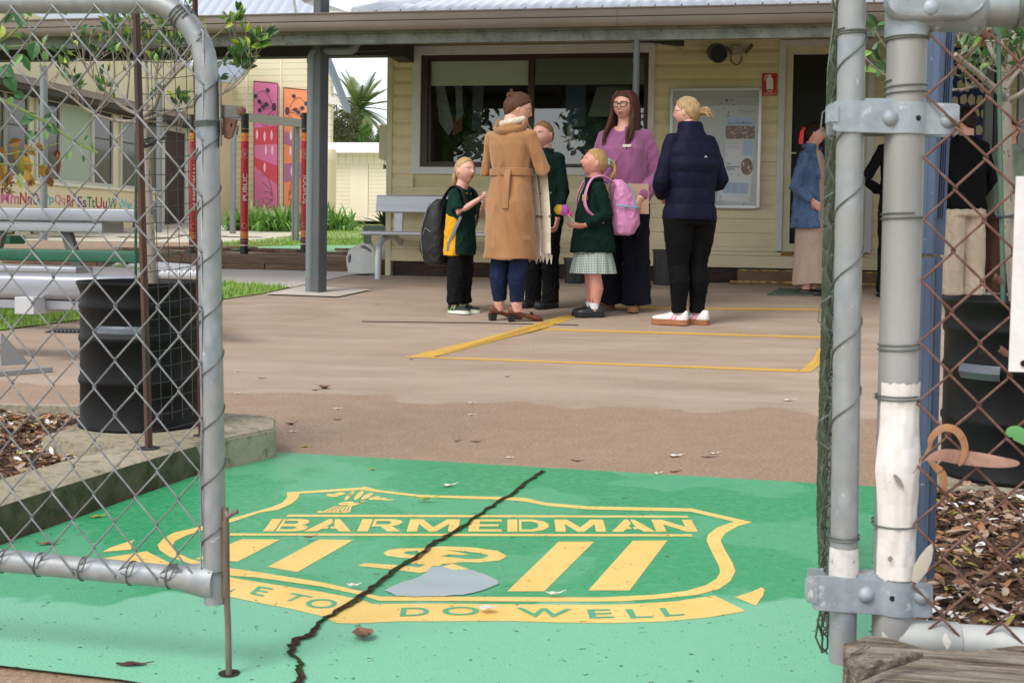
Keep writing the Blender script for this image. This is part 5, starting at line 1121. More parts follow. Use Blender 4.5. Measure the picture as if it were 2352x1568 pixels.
# totem poles
def totem(px0, px1, yt, yb, word, wy0, wy1, label, wx):
    base = atB((px0+px1)/2, yb, 13.22); r = (px1-px0)/2*base.y/F; zt = atB((px0+px1)/2, yt, 13.22).z-base.z
    t = thing('totem_pole', label, 'totem pole', base)
    f = lambda y: atB((px0+px1)/2, y, 13.22).z-base.z
    k0 = yb-582
    L = [(.0, 564, S(30, 28, 28)), (564, 562, None)]
    def band(name, y0, y1, mat, rr=1.): MB().lathe(base, [(r*rr, f(y0+k0*(y0 > 400))), (r*rr, f(y1+k0*(y1 > 400)))], 28, cap=True).build(name, mat, t, smooth=60)
    bk = M('totem_black', S(32, 30, 30), .35); rd = M('totem_red', S(196, 30, 44), .35, col2=S(176, 24, 40), vs=3); orr = M('totem_orange', S(222, 134, 62), .4); mr = M('totem_maroon', S(116, 34, 38), .4); wt = M('totem_white', S(236, 226, 220), .4)
    band('base_band', 583, 564.5, bk); band('white_ring', 564.5, 562, wt, 1.004); band('maroon_band', 562, 548, mr); band('orange_stripes', 548, 532, orr, 1.002); band('red_field', 532, 325, rd); band('orange_band', 325, 306, orr); band('black_cap', 306, yt, bk)
    cx = (px0+px1)/2
    def on(x, y, k=1.012):
        th = max(-1.35, min(1.35, math.asin(max(-1, min(1, (x-cx)/((px1-px0)/2))))))
        fdir = V((base.x, base.y, 0)).normalized()*-1; sx_ = V((-fdir.y, fdir.x, 0))*1.
        if sx_.x < 0: sx_ = -sx_
        return base+(fdir*math.cos(th)+sx_*math.sin(th))*r*k+V((0, 0, f(y+k0*(y > 480))))
    m = MB()
    for cyy, rads in ((354, (8.2, 4.6)), (519, (5.4,))):
        for rad in rads:
            n = int(rad*3.4)
            for q in range(n):
                t_ = 2*math.pi*q/n; x, y = cx+rad*math.cos(t_)*1.02, cyy+rad*1.35*math.sin(t_) if cyy == 354 else cyy+rad*math.sin(t_)
                if abs(x-cx) < (px1-px0)/2*.96: m.poly([on(x+.55*math.cos(s_), y+.7*math.sin(s_), 1.02) for s_ in [k*1.05 for k in range(6)]])
    for y in (296, 297, 553):
        for q in range(9): x = cx+(q-4)*.92*(px1-px0)/9.2; m.poly([on(x+.4*math.cos(s_), y+.5*math.sin(s_), 1.02) for s_ in [k*1.05 for k in range(6)]])
    m.poly([on(cx+1.7*math.cos(s_), 354+2*math.sin(s_), 1.025) for s_ in [k*.7 for k in range(9)]])
    m.build('dot_ring', wt, t)
    m = MB(); 
    for rad, cyy in ((6.6, 354), (3.6, 519)): m.poly([on(cx+rad*.92*math.cos(s_), cyy+rad*1.15*math.sin(s_), 1.01) for s_ in [k*.35 for k in range(18)]])
    for x in (cx-6.5, cx+6.5): m.poly([on(x+1.3*math.cos(s_), 315+2.4*math.sin(s_), 1.01) for s_ in [k*.7 for k in range(9)]])
    m.build('dark_motif', M('totem_dark', S(84, 24, 30), .5), t)
    m = MB()
    for y in (536, 540, 544): m.add([on(cx+x, yy, 1.008) for yy in (y-.6, y+.6) for x in (-8, -5, 0, 5, 8)], [(0, 1, 6, 5), (1, 2, 7, 6), (2, 3, 8, 7), (3, 4, 9, 8)])
    m.build('thin_stripe', M('totem_stripe', S(170, 60, 40), .5), t)
    x0, x1 = wx
    vs, fs = text_mesh(word, lambda u, v: on(x0+(x1-x0)*(1-v), wy1+(wy0-wy1)*u, 1.02), .013, 1., 7); MB().add(vs, fs).build('lettering', wt, t, recalc=False)
    return t
totem(551.5, 570, 262, 582, 'PUBLIC', 399.5, 461, 'red and black totem pole lettered PUBLIC in white', (557, 566.5))
totem(690, 708, 260, 579, 'SCHOOL', 399, 468, 'red and black totem pole lettered SCHOOL beside the steel post', (695, 704))
totem(434, 453, 264, 583, 'BARMEDMAN', 379, 482, 'red totem pole lettered BARMEDMAN mostly hidden by the left gate', (442, 451.5))
# grey entry frame and thin post
def vpost(m, x, yt, yb, w_, b, d=.08):
    p, q = atB(x, yb, b), atB(x, yt, b); m.box(V((p.x, p.y, (p.z+q.z)/2)), (w_, d, q.z-p.z), ua, vb)
fr_m = M('frame_steel', S(122, 124, 124), .5, col2=S(112, 114, 114), vs=3); fr2 = M('frame_top', S(158, 152, 146), .5)
ef_ = thing('entry_frame', 'grey steel frame rail and post standing on the lawn behind the totem poles', 'frame', atB(684, 566, 17.2))
m_ = MB(); vpost(m_, 681, 280, 567, .06, 17.2); vpost(m_, 673.5, 285, 567, .035, 17.25); m_.build('post', fr_m, ef_, bevel=.005)
m_ = MB().beam(atB(505, 263, 15.9), atB(694, 284, 17.2), .1, .12); m_.build('rail', fr2, ef_); 
tp_ = thing('thin_post', 'thin grey steel post left of the PUBLIC totem pole', 'post', atB(533, 540, 20.5)); m_ = MB(); vpost(m_, 534.5, 290, 539, .085, 19.6); m_.build('post', fr_m, tp_)
# gabled building with murals
BG = 26.5
bz = lambda x, y: AB(atB(x, y, BG))[0]
gb = thing('gabled_building', 'sunlit cream weatherboard building with a gable carrying the pink and orange murals', 'building', atB(620, 520, BG))
g = NG('lit_boards'); sx = g.n.new('ShaderNodeSeparateXYZ'); g.l.new(g.map(), sx.inputs[0]); fr1 = g.math('FRACT', g.math('DIVIDE', sx.outputs[2], .147))
ln_ = g.ramp(fr1, .0, .09, (0, 0, 0), (1, 1, 1)); ln2 = g.ramp(fr1, .0, 1., (.6, .6, .6), (1, 1, 1))
g.set('Base Color', g.mix(ln_, S(150, 138, 108), S(238, 228, 196))); g.set('Roughness', .65)
g.bump(fr1, .8, .02); lit_m = g.m
aL_, aR_ = bz(470, 500), bz(757, 500)
pk_a = bz(560, 0); pk_z = 4.0+2.4
er = atB(790, 240, BG); el_z = er.z
apex = V((0, 0, 0))
aA = bz(672, -20); zA = atB(672, -20, BG).z
MB().prism([W(aL_, BG, .3), W(aR_, BG, .3), W(aR_, BG, atB(757, 150, BG).z), W(bz(735, 70), BG, atB(735, 70, BG).z), W(aL_, BG, atB(735, 70, BG).z)], vb*.2).build('gable_wall', lit_m, gb)
m_ = MB(); rr_ = [atB(745, 128, BG-.6), atB(790, 242, BG-.6)]
m_.hexa([rr_[1]+V((0, 0, -.14)), rr_[1]+vb*.5+V((0, 0, -.14)), rr_[1]+vb*.5, rr_[1], rr_[0]+V((0, 0, -.14)), rr_[0]+vb*.5+V((0, 0, -.14)), rr_[0]+vb*.5, rr_[0]])
top2 = rr_[0]+(rr_[0]-rr_[1])*.6
m_.hexa([rr_[0]+V((0, 0, -.14)), rr_[0]+vb*.5+V((0, 0, -.14)), rr_[0]+vb*.5, rr_[0], top2+V((0, 0, -.14)), top2+vb*.5+V((0, 0, -.14)), top2+vb*.5, top2])
m_.build('barge_roof', M('roof_slate', S(128, 134, 144), .5, .1), gb)
MB().hexa([atB(x, y, b) for x, y, b in ((752, 238, BG-.5), (783, 242, BG-.5), (783, 242, BG+1), (752, 238, BG+1), (752, 222, BG-.5), (776, 222, BG-.5), (776, 222, BG+1), (752, 222, BG+1))]).build('soffit', M('soffit_cream', S(226, 222, 210), .7), gb)
m_ = MB()
for x in (645, 567): m_.prism([atB(x-1.6, 480, BG-.02), atB(x+1.6, 480, BG-.02), atB(x+1.6, 130, BG-.02), atB(x-1.6, 130, BG-.02)], vb*.03)
m_.build('cover_strip', M('strip_cream', S(240, 232, 206), .6), gb)
m_ = MB(); m_.hexa([atB(x, y, b) for x, y, b in ((495, 182, 23.5), (545, 185, 23.5), (590, 139, 26), (495, 126, 26), (495, 176, 23.5), (545, 179, 23.5), (590, 134, 26), (495, 120, 26))]); m_.build('lean_to_roof', M('roof_pale', S(150, 158, 170), .5, .1), gb)
MB().beam(atB(495, 180, 23.4), atB(541, 184, 23.4), .12, .16).build('lean_to_gutter', M('gutter_grey', S(150, 152, 156), .5), gb)
# mural panels
def mural(pts, base_c, bands, seeds, label):
    x0, x1 = pts[0][0], pts[1][0]; b = BG-.06
    t = thing('mural_panel', label, 'mural', atB((x0+x1)/2, 470, b))
    yt0, yt1, yb = pts[0][1], pts[1][1], pts[2][1]
    def f(u, v, k=0): return atB(x0+(x1-x0)*u, (yt0+(yt1-yt0)*u)*(1-v)+yb*v, b-.004*k)
    MB().prism([f(0, 1), f(1, 1), f(1, 0), f(0, 0)], vb*.05).build('panel', M(base_c[0], base_c[1], .5), t)
    m = MB()
    w_ = .028
    for q in ([(-w_, 0), (0, 0), (0, 1), (-w_, 1)], [(1, 0), (1+w_, 0), (1+w_, 1), (1, 1)], [(-w_, -.008), (1+w_, -.008), (1+w_, 0), (-w_, 0)]): m.poly([f(u, v, 1) for u, v in q])
    m.build('panel_edge', M('mural_edge', S(90, 50, 50), .6), t)
    for nm, col, q in bands: MB().poly([f(u, v, 1) for u, v in q]).build('colour_band', M(nm, col, .5), t)
    dk = M('mural_dark', S(80, 60, 80), .6); m = MB()
    for u, v, ru, rv in seeds[0]: m.poly([f(u+ru*math.cos(s_), v+rv*math.sin(s_), 2) for s_ in [k*.45 for k in range(14)]])
    m.build('seed_pattern', dk, t)
    m = MB()
    for pl in seeds[1]: m.tube([f(u, v, 2) for u, v in sm([V((a_, b_, 0)) for a_, b_ in pl], 5) for u, v in ((u, v),)] if False else [f(p.x, p.y, 2) for p in sm([V((a_, b_, 0)) for a_, b_ in pl], 6)], .0045, 4)
    m.build('stem_pattern', dk, t)
    m = MB()
    for u, v in seeds[2]: m.poly([f(u+.05*math.sin(math.pi*k/8), v-.045+.09*k/8, 2) for k in range(9)]+[f(u-.05*math.sin(math.pi*k/8), v+.045-.09*k/8, 2) for k in range(1, 8)])
    m.build('leaf_pattern', M('mural_pale', S(250, 214, 224), .6), t)
top = [(.58, .06, .09, .018), (.05, .115, .09, .018), (.22, .155, .09, .018), (.52, .175, .09, .018), (.38, .195, .09, .018), (.24, .225, .09, .018), (.14, .27, .09, .018), (.86, .19, .09, .034)]
low = [(.30, .74, .09, .02), (.34, .80, .09, .02), (.42, .88, .09, .02), (.14, .93, .09, .02), (.33, .925, .09, .02), (.52, .915, .09, .02), (.84, .915, .08, .04)]
lines = [[(.05, .12), (.3, .07), (.6, .1), (.82, .19)], [(.22, .18), (.5, .16), (.8, .2)], [(.38, .225), (.6, .2), (.8, .21)], [(.24, .255), (.55, .26), (.8, .22)], [(.14, .3), (.45, .35), (.7, .3), (.82, .24)], [(.3, .74), (.6, .76), (.8, .9)], [(.34, .8), (.6, .84), (.8, .9)], [(.42, .88), (.65, .88), (.8, .92)], [(.33, .93), (.5, .98), (.8, .94)], [(.5, .92), (.7, .94), (.8, .93)]]
mural([(584, 188), (637, 193), (637, 476)], ('mural_pink', S(232, 128, 176)), [('mural_coral', S(228, 82, 100), [(0, .37), (1, .34), (1, .485), (0, .505)]), ('mural_coral', S(228, 82, 100), [(0, .60), (1, .665), (1, .82), (0, .67)])], (top, lines, [(.12, .42), (.45, .43), (.75, .42), (.5, .54), (.78, .54), (.45, .68)]), 'tall pink mural panel with seed pods on the gabled building')
flip = lambda L: [(1-q[0],)+tuple(q[1:]) for q in L]
mural([(652, 203), (706, 208), (706, 474)], ('mural_orange', S(244, 150, 104)), [('mural_mauve', S(184, 116, 150), [(0, .36), (1, .42), (1, .52), (0, .47)]), ('mural_mauve', S(184, 116, 150), [(0, .64), (1, .62), (1, .74), (0, .80)])], (flip(top), [flip(l) for l in lines], [(.3, .4), (.28, .53), (.34, .70)]), 'tall orange mural panel with seed pods next to the steel post')
# left classroom block
AW = -11.69
cb = thing('classroom_block', 'cream classroom block with grey framed windows and a painted alphabet wall at the far left', 'building', atA(200, 515, AW))
def lw(x, y, da=0.): return atA(x, y, AW+da)
def lbox(m, x0, x1, y0, y1, da0, da1, sy=0.):   # y given at x0 and x1 as tuples
    (ya0, ya1), (yb0, yb1) = y0, y1
    m.hexa([lw(x0, yb0, da0), lw(x1, yb1, da0), lw(x1, yb1, da1), lw(x0, yb0, da1), lw(x0, ya0, da0), lw(x1, ya1, da0), lw(x1, ya1, da1), lw(x0, ya0, da1)])
zt_, zbm = lw(395, 255).z, .3
b0, b1 = 15.2, 26.6
P4 = lambda b, z, da=0.: W(AW+da, b, z)
wcl = M('class_wall', S(236, 224, 190), .7, col2=S(228, 214, 178), vs=2)
MB().prism([P4(b0, .2), P4(b1, .2), P4(b1, zt_+1.1), P4(b0, zt_+1.1)], ua*-.15).build('wall', wcl, cb)
zg0, zg1 = lw(100, 216).z, lw(100, 203).z
m_ = MB(); m_.cbox(AW-.02, AW+.55, b0, 25.6, zg0, zg1+.02); m_.build('fascia_gutter', M('fascia_brown', S(140, 124, 112), .5, col2=S(126, 112, 102), vs=2), cb)
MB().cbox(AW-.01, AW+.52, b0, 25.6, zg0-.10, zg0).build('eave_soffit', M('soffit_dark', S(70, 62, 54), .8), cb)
# windows: frames along the wall
zs1, zs0 = zg0-.06, lw(85, 411).z
wfr = M('window_grey', S(206, 202, 190), .6); gdk = M('class_glass', S(52, 54, 52), .12, spec=.8, col2=S(74, 76, 70), vs=.8); gpl_ = M('class_blind', S(176, 186, 168), .8)
xs_ = [(-60, 6, 0), (10, 60, 0), (82, 134, 0), (136, 206, 1), (212, 254, 0), (276, 360, 0)]
for x0, x1, k in xs_:
    bb0, bb1 = [lw(x, 330).dot(vb) for x in (x0, x1)]
    m = MB(); ring = .05
    m.cbox(AW-.02, AW+.05, bb0-ring, bb0, zs0-.04, zs1); m.cbox(AW-.02, AW+.05, bb1, bb1+ring, zs0-.04, zs1); m.cbox(AW-.02, AW+.05, bb0, bb1, zs0-.04, zs0+.02); m.cbox(AW-.02, AW+.05, bb0, bb1, zs1-.05, zs1)
    f = m.build('window', wfr, cb)
    MB().cbox(AW+.005, AW+.015, bb0, bb1, zs0+.02, zs1-.05).build('pane', gpl_ if k else gdk, f)
    if not k: MB().cbox(AW+.012, AW+.03, bb0, bb1, zs0+.62*(zs1-zs0)-.03, zs0+.62*(zs1-zs0)+.0).build('glazing_bar', M('bar_grey', S(96, 92, 84), .6), f)
m_ = MB(); m_.cbox(AW-.01, AW+.08, b0, lw(368, 330).dot(vb), zs0-.09, zs0-.04); m_.build('window_sill', M('sill_cream', S(240, 232, 210), .6), cb)
d0, d1 = lw(374, 400).dot(vb), lw(421, 400).dot(vb); dz0, dz1 = lw(395, 517).z, lw(395, 302).z
m_ = MB(); m_.cbox(AW-.01, AW+.05, d0-.14, d0, dz0-.05, dz1+.14); m_.cbox(AW-.01, AW+.05, d1, d1+.2, dz0-.05, dz1+.14); m_.cbox(AW-.01, AW+.05, d0, d1, dz1, dz1+.14); m_.cbox(AW-.01, AW+.05, d0, d1, dz0-.06, dz0)
dd = m_.build('door', wfr, cb); MB().cbox(AW+.0, AW+.02, d0, d1, dz0, dz1).build('door_leaf', M('door_black', S(34, 34, 36), .5), dd)
# alphabet board
ab0, ab1 = lw(2, 440).dot(vb), lw(368, 440).dot(vb); za1, za0 = zs0-.12, lw(85, 478).z
MB().cbox(AW, AW+.02, b0, ab1, za0-.02, za1).build('alphabet_board', M('board_cream', S(240, 222, 184), .7), cb)
cols = [S(226, 120, 160), S(190, 60, 70), S(110, 90, 160), S(90, 190, 190), S(232, 140, 160), S(176, 50, 62), S(110, 86, 150), S(50, 140, 84), S(180, 50, 60), S(60, 150, 90), S(110, 200, 200), S(150, 120, 180), S(90, 160, 90), S(120, 90, 150)]
for i, (s_, x0, x1, c) in enumerate((('Mm', 2, 44, 0), ('Nn', 46, 73, 1), ('Oo', 76, 98, 2), ('Pp', 100, 124, 3), ('Qq', 126, 150, 4), ('Rr', 154, 172, 5), ('Ss', 178, 199, 6), ('Tt', 200, 218, 7), ('Uu', 220, 246, 8), ('Vv', 249, 268, 9), ('Ww', 271, 304, 10), ('Xx', 306, 330, 11), ('Yy', 334, 348, 12), ('Zz', 351, 367, 13))):
    q = [V((p.x, p.y, z)) for p, z in ((lw(x0, 460, .024), za0+.05), (lw(x1, 460, .024), za0+.05), (lw(x1, 460, .024), za1-.13), (lw(x0, 460, .024), za1-.13))]
    vs, fs = text_mesh(s_, quadmap(*q), .012); MB().add(vs, fs).build('letter_pair', M('alpha%d' % c, cols[c], .7), cb, recalc=False)
m_ = MB()
for x0, x1 in ((48, 50), (112, 180), (384/1.6, 384/1.6)):
    pass
zz0 = za0-.12
for x0, x1 in ((5, 30), (70, 190), (234, 278), (305, 340)):
    q0, q1 = lw(x0, 500).dot(vb), lw(x1, 500).dot(vb); m_.cbox(AW+.01, AW+.03, q0, q1, zz0-.33, zz0-.31); m_.cbox(AW+.01, AW+.03, q0, q0+.03, zz0-.33, zz0); m_.cbox(AW+.01, AW+.03, q1-.03, q1, zz0-.33, zz0)
m_.build('vent_outline', M('vent_dark', S(60, 52, 46), .8), cb)
m_ = MB(); corr(m_, W(AW-.1, 15, zt_+1.0), vb, 11.5, (ua*-1+V((0, 0, .55))).normalized(), 6, .2, .02, 4); m_.build('roof_sheet', M('roof_light', S(190, 196, 208), .5, .15), cb, smooth=60, recalc=False)
# verandah posts of the classroom block
for x, lab in ((100, 'slim grey verandah post before the alphabet wall'), (365/1.0, 'slim pale post beside the tree before the classroom windows')):
    p = atA(x, 540, AW+1.6); t = thing('slim_post', lab, 'post', V((p.x, p.y, gz(p.dot(vb))))); MB().tube([V((p.x, p.y, gz(p.dot(vb)))), V((p.x, p.y, zg0+.1))], .055, 10).build('tube', M('slim_grey', S(128, 134, 138), .5), t, smooth=60)
# big far roof above the gutter, sail and hip
fr_t = thing('hall_roof', 'large pale corrugated roof of the hall rising behind the covered walkway', 'roof', W(-9, 27, 4))
pA, pB = atB(-120, 150, 27), atB(690, 130, 27); eu_ = (pB-pA).normalized(); m_ = MB()
es2 = (vb*.7+V((0, 0, .55))).normalized(); corr(m_, pA, eu_, (pB-pA).length, es2, 9, .3, .03, 4); m_.build('roof_sheet', M('roof_light', S(190, 196, 208)), fr_t, smooth=60, recalc=False)
q = [atB(x, y, 26.7) for x, y in ((655, 30), (672, -2), (690, 30))]; MB().prism([q[0]+V((0, 0, -1)), q[2]+V((0, 0, -1)), q[2]+(q[1]-q[2])*1.0, q[0]+(q[1]-q[0])*1.0], vb*.2).build('gable_vent', M('vent_grey', S(196, 200, 206), .5), fr_t)
sl_ = thing('shade_sail', 'white shade sail fixed to the top of the steel post', 'shade sail', atB(745, 10, 11.5))
m_ = MB().add([atB(x, y, b) for x, y, b in ((690, -10, 10.9), (800, 28, 12.5), (760, 27, 13.5), (700, 8, 12.5), (640, -30, 11.5), (700, -40, 11.))], [(0, 1, 2, 3), (0, 3, 4, 5)]); 
N_ = 10; c4 = [W(-3.6, 9.7, 3.05), W(3.9, 9.3, 4.2), W(3.4, 6.8, 5.2), W(-3.2, 7.0, 5.0)]; gq = quadmap(*c4); o_ = len(m_.v)  # unseen overhead cloth, extended from the visible edge to shade the group
m_.v += [gq(i/N_, j/N_)-V((0, 0, .35*math.sin(math.pi*i/N_)*math.sin(math.pi*j/N_))) for i in range(N_+1) for j in range(N_+1)]
for i in range(N_):
    for j in range(N_): m_.f.append([o_+i*(N_+1)+j, o_+(i+1)*(N_+1)+j, o_+(i+1)*(N_+1)+j+1, o_+i*(N_+1)+j+1]); m_.mi.append(0)
g = NG('sail_white'); tl_ = g.n.new('ShaderNodeBsdfTranslucent'); tl_.inputs[0].default_value = (.7, .68, .66, 1); g.set('Base Color', S(238, 234, 230)); mx = g.n.new('ShaderNodeMixShader'); mx.inputs[0].default_value = .35
g.l.new(g.b.outputs[0], mx.inputs[1]); g.l.new(tl_.outputs[0], mx.inputs[2]); g.l.new(mx.outputs[0], g.n['Material Output'].inputs[0])
m_.build('sail_cloth', g.m, sl_, recalc=False, smooth=60)
# roof hip edge of office: ridge capping
MB().tube([W(-3.15, 9.66, 2.56), W(-3.15, 9.66, 2.56)+es*1.0+ua*.55, W(-3.15, 9.66, 2.56)+es*3+ua*1.6], .05, 8).build('hip_cap', zinc, vr, smooth=60)
# shed and tank
shd = thing('cream_shed', 'cream steel shed with two roller doors and a white roof edge beyond the lawn', 'shed', atB(820, 505, 24))
SB = 24.
sh = M('shed_cream', S(244, 236, 212), .6, col2=S(238, 228, 204), vs=2); a_ = lambda x, y=430: AB(atB(x, y, SB))[0]; z_ = lambda y, x=820: atB(x, y, SB).z
g = NG('roller_door'); sx = g.n.new('ShaderNodeSeparateXYZ'); g.l.new(g.map(), sx.inputs[0]); fr1 = g.math('FRACT', g.math('DIVIDE', sx.outputs[2], .085)); g.set('Base Color', g.mix(g.ramp(fr1, .0, .22), S(214, 202, 170), S(244, 236, 210))); g.set('Roughness', .5); g.bump(fr1, .5, .02); rdm = g.m
g = NG('shed_ribs'); sx = g.n.new('ShaderNodeSeparateXYZ'); g.l.new(g.map((1, 1, 1), (0, 0, AL)), sx.inputs[0]); fr1 = g.math('FRACT', g.math('DIVIDE', sx.outputs[0], .16)); g.set('Base Color', g.mix(g.ramp(fr1, .0, .16), S(212, 204, 176), S(244, 238, 216))); g.set('Roughness', .5); ribm = g.m
MB().cbox(a_(735), a_(905), SB, SB+4, z_(508), z_(352)).build('wall', ribm, shd)
m_ = MB(); m_.cbox(a_(806), a_(846), SB-.03, SB-.001, z_(503), z_(376)); m_.cbox(a_(735), a_(760), SB-.03, SB-.001, z_(503), z_(376)); m_.cbox(a_(735), a_(905), SB-.05, SB-.001, z_(506), z_(500)); m_.build('door_pier', sh, shd)
MB().cbox(a_(735), a_(905), SB-.3, SB+4.2, z_(353), z_(330)).build('roof_edge', M('shed_white', S(250, 250, 248), .5), shd)
for x0, x1 in ((760, 806), (847, 905)): MB().cbox(a_(x0), a_(x1), SB-.012, SB-.002, z_(500), z_(377)).build('roller_door', rdm, shd)
tk = thing('water_tank', 'cream water tank with a flat lid at the shed corner', 'tank', atB(755, 500, 22))
c = atB(744, 500, 22.6); r_ = (atB(771, 430, 22).x-atB(744, 430, 22).x); zt4, zb4 = atB(760, 362, 22).z, atB(760, 512, 22).z
c = V((c.x, c.y, zb4)); h4 = zt4-zb4; m_ = MB(); pr = []
for k in range(9): pr += [(r_, h4*k/9), (r_*.985, h4*(k+.04)/9), (r_, h4*(k+.08)/9)]
m_.lathe(c, pr+[(r_, h4)], 32); m_.build('tank_wall', M('tank_cream', S(236, 220, 178), .6), tk, smooth=30)
MB().lathe(c+V((0, 0, h4)), [(r_*1.03, -.02), (r_*1.03, .12), (r_*.9, .2)], 32).build('lid', M('tank_lid', S(242, 226, 190), .6), tk, smooth=30)
# aluminium furniture at the left
al2 = M('alu_plank', S(166, 168, 174), .38, .5, col2=S(150, 152, 160), vs=2, st=(1, 1, 6))
nbn = thing('aluminium_bench', 'near silver aluminium bench seat running behind the left gate', 'bench', gr(20, 856))
def fpx(x, y, Y): return atY(x, y, Y)
Y0 = 5.35
def slab(m, x0, x1, y0, y1, b, d, r=.03):
    p, q = atB(x0, y0, b), atB(x1, y0, b); zl = atB(x0, y1, b).z
    a0_, a1_ = AB(p)[0], AB(q)[0]; h = p.z-zl
    ring = []
    for cx, cz, t0 in ((b+r, zl+r, math.pi), (b+d-r, zl+r, 1.5*math.pi), (b+d-r, zl+h-r, 0), (b+r, zl+h-r, .5*math.pi)):
        for k in range(4): ring.append((cx+r*math.cos(t0+k/3*math.pi/2), cz+r*math.sin(t0+k/3*math.pi/2)))
    m.loft([[W(a, bb_, z) for bb_, z in ring] for a in (a0_, a1_)])
m_ = MB(); slab(m_, -250, 312, 623, 679, 5.2, .26, .03); m_.build('seat_plank', al2, nbn, smooth=40)
m_ = MB(); slab(m_, -250, 315, 680, 700, 5.22, .2, .004); m_.build('frame_rail', al2, nbn); m_ = MB(); slab(m_, 34, 77, 682, 721, 5.12, .3, .004); m_.build('end_tube', M('tube_end', S(196, 198, 200), .5, .2), nbn)
gb0 = gr(20, 856); m_ = MB(); m_.beam(gr(-60, 868)+V((0, 0, .012)), gr(114, 853)+V((0, 0, .012)), .06, .02); m_.prism([gr(2, 850)+V((0, 0, .02)), gr(66, 846)+V((0, 0, .02)), gr(2, 850)+V((0, 0, .17))], vb*.012); m_.beam(gr(-2, 852), gr(-2, 852)+V((0, 0, .5)), .05, .06); m_.build('foot_bracket', M('bracket_grey', S(150, 150, 150), .6, .2), nbn)
pt = thing('picnic_table', 'silver topped picnic table with a dark green plank seat beyond the near bench', 'table', gr(160, 720))
m_ = MB(); slab(m_, -260, 308, 474, 502, 7.4, .32, .008); m_.build('table_top', al2, pt, smooth=40); m_ = MB(); slab(m_, -260, 234, 503, 527, 7.42, .3, .01); m_.build('lower_plank', M('alu_dull', S(166, 168, 172), .45, .35), pt, smooth=40)
m_ = MB(); slab(m_, -260, 312, 567, 592, 7.0, .26, .008); m_.build('seat_plank', M('dark_green_paint', S(28, 84, 62), .5, col2=S(34, 96, 70), vs=4), pt, smooth=40)
lgm = M('leg_grey', S(96, 98, 96), .5); MB().beam(atB(150, 525, 7.5), atB(182, 618, 7.5), .05, .07).build('leg', lgm, pt); MB().beam(atB(4, 525, 7.5), atB(-20, 618, 7.5), .05, .07).build('leg', lgm, pt); MB().beam(atB(268, 592, 7.1), atB(240, 592, 7.1)-V((0, 0, .04)), .04, .05).build('seat_bracket', lgm, pt)
m_ = MB(); slab(m_, -260, 174, 604, 619, 6.6, .2, .01); t = tag(m_.build('silver_plank', al2, smooth=40), 'silver plank seat just beyond the near aluminium bench', 'bench')
eb2 = thing('ribbed_bench', 'ribbed end of a silver aluminium seat behind the black drum', 'bench', gr(420, 700))
m_ = MB(); slab(m_, 365, 480, 617, 640, 6.2, .1, .02); m_.build('end_cap', alm, eb2, smooth=40)
m_ = MB()
for k in range(9):
    p, q = atB(368+13*k, 617, 6.2), atB(240+13*k+20, 607, 7.6); m_.tube([p, q], .018, 6)
m_.build('seat_rib', alm, eb2, smooth=60)
gbx = tag(MB().cbox(AB(atB(-60, 560, 8.2))[0], AB(atB(24, 560, 8.2))[0], 8.2, 8.4, atB(0, 560, 8.2).z, atB(0, 541, 8.2).z).build('green_plank', M('dark_green_paint', S(28, 84, 62), .5), bevel=.006), 'short end of a dark green plank at the left edge', 'plank')
# ================================================================== DRUMS, TREES, PLANTS
drum_m = M('drum_black', S(12, 12, 13), .5, spec=.18, col2=S(26, 26, 27), vs=5, st=(1, 1, .4), bump=.12, bs=20, bd=.004, col3=S(58, 56, 54), vs3=44, vt3=(.7, .75))
def drum(c, r, h, label, slot):
    t = thing('planter_drum', label, 'drum', c)
    prof = [(.0001, .0), (r*1.0, 0), (r*1.02, .004), (r*1.02, .010), (r*.985, .016)]
    for f in (.33, .62, .84):
        prof += [(r*.985, h*f-.014), (r*1.012, h*f-.005), (r*1.012, h*f+.005), (r*.985, h*f+.014)]
    prof += [(r*.985, h*.93), (r*1.04, h*.985), (r*1.055, h), (r*1.045, h+.004), (r*1.02, h), (r*.96, h*.93), (r*.95, h*.84)]
    MB().lathe(c, prof, 56, cap=False).build('drum_wall', drum_m, t, smooth=50)
    MB().lathe(c, [(.0001, h*.86), (r*.96, h*.86)], 40).build('soil', M('bark_soil', S(58, 40, 28), .95), t)
    if slot:
        s_ = MB(); x0, x1, z0, z1 = slot; n = 8; fd = V((-c.x, -c.y, 0)).normalized(); sx_ = V((-fd.y, fd.x, 0)); 
        if sx_.x < 0: sx_ = -sx_
        o = []
        for z, k in ((z1, 1.0), (z1-.006, 1.03), (z1-.02, 1.05), (z0, 1.0)):
            o.append([c+(fd*math.cos(a)+sx_*math.sin(a))*r*k+V((0, 0, z)) for a in [x0+(x1-x0)*i/n for i in range(n+1)]])
        for r0, r1 in zip(o, o[1:]): s_.add(r0+r1, [(i, i+1, n+2+i, n+1+i) for i in range(n)])
        s_.build('punched_slot', M('drum_lip', S(96, 100, 108), .3, .3), t, recalc=False)
    return t
dl_c = atZ(325, 982, .088); f_ = V((dl_c.x, dl_c.y, 0)).normalized(); DLc = V((dl_c.x, dl_c.y, .089))+f_*.06
DLr = 136*DLc.y/F
drum(DLc, DLr, atY(325, 648, DLc.y).z-.089, 'black steel planter drum with ribs standing on the kerb plinth at the left', (-.75, .02, .262, .30))
tr_c = atZ(2318, 1100, .06); f_ = V((tr_c.x, tr_c.y, 0)).normalized(); DRc = V((tr_c.x, tr_c.y, .05))+f_*.12
DRr = 152*DRc.y/F
drum(DRc, DRr, atY(2318, 690, DRc.y).z-.05, 'black steel planter drum behind the rusty mesh at the right', (-.78, -.16, .262, .30))
pr = [atZ(x, y, .045) for x, y in ((2120, 1126), (2700, 1140), (2700, 1010), (2130, 1005))]
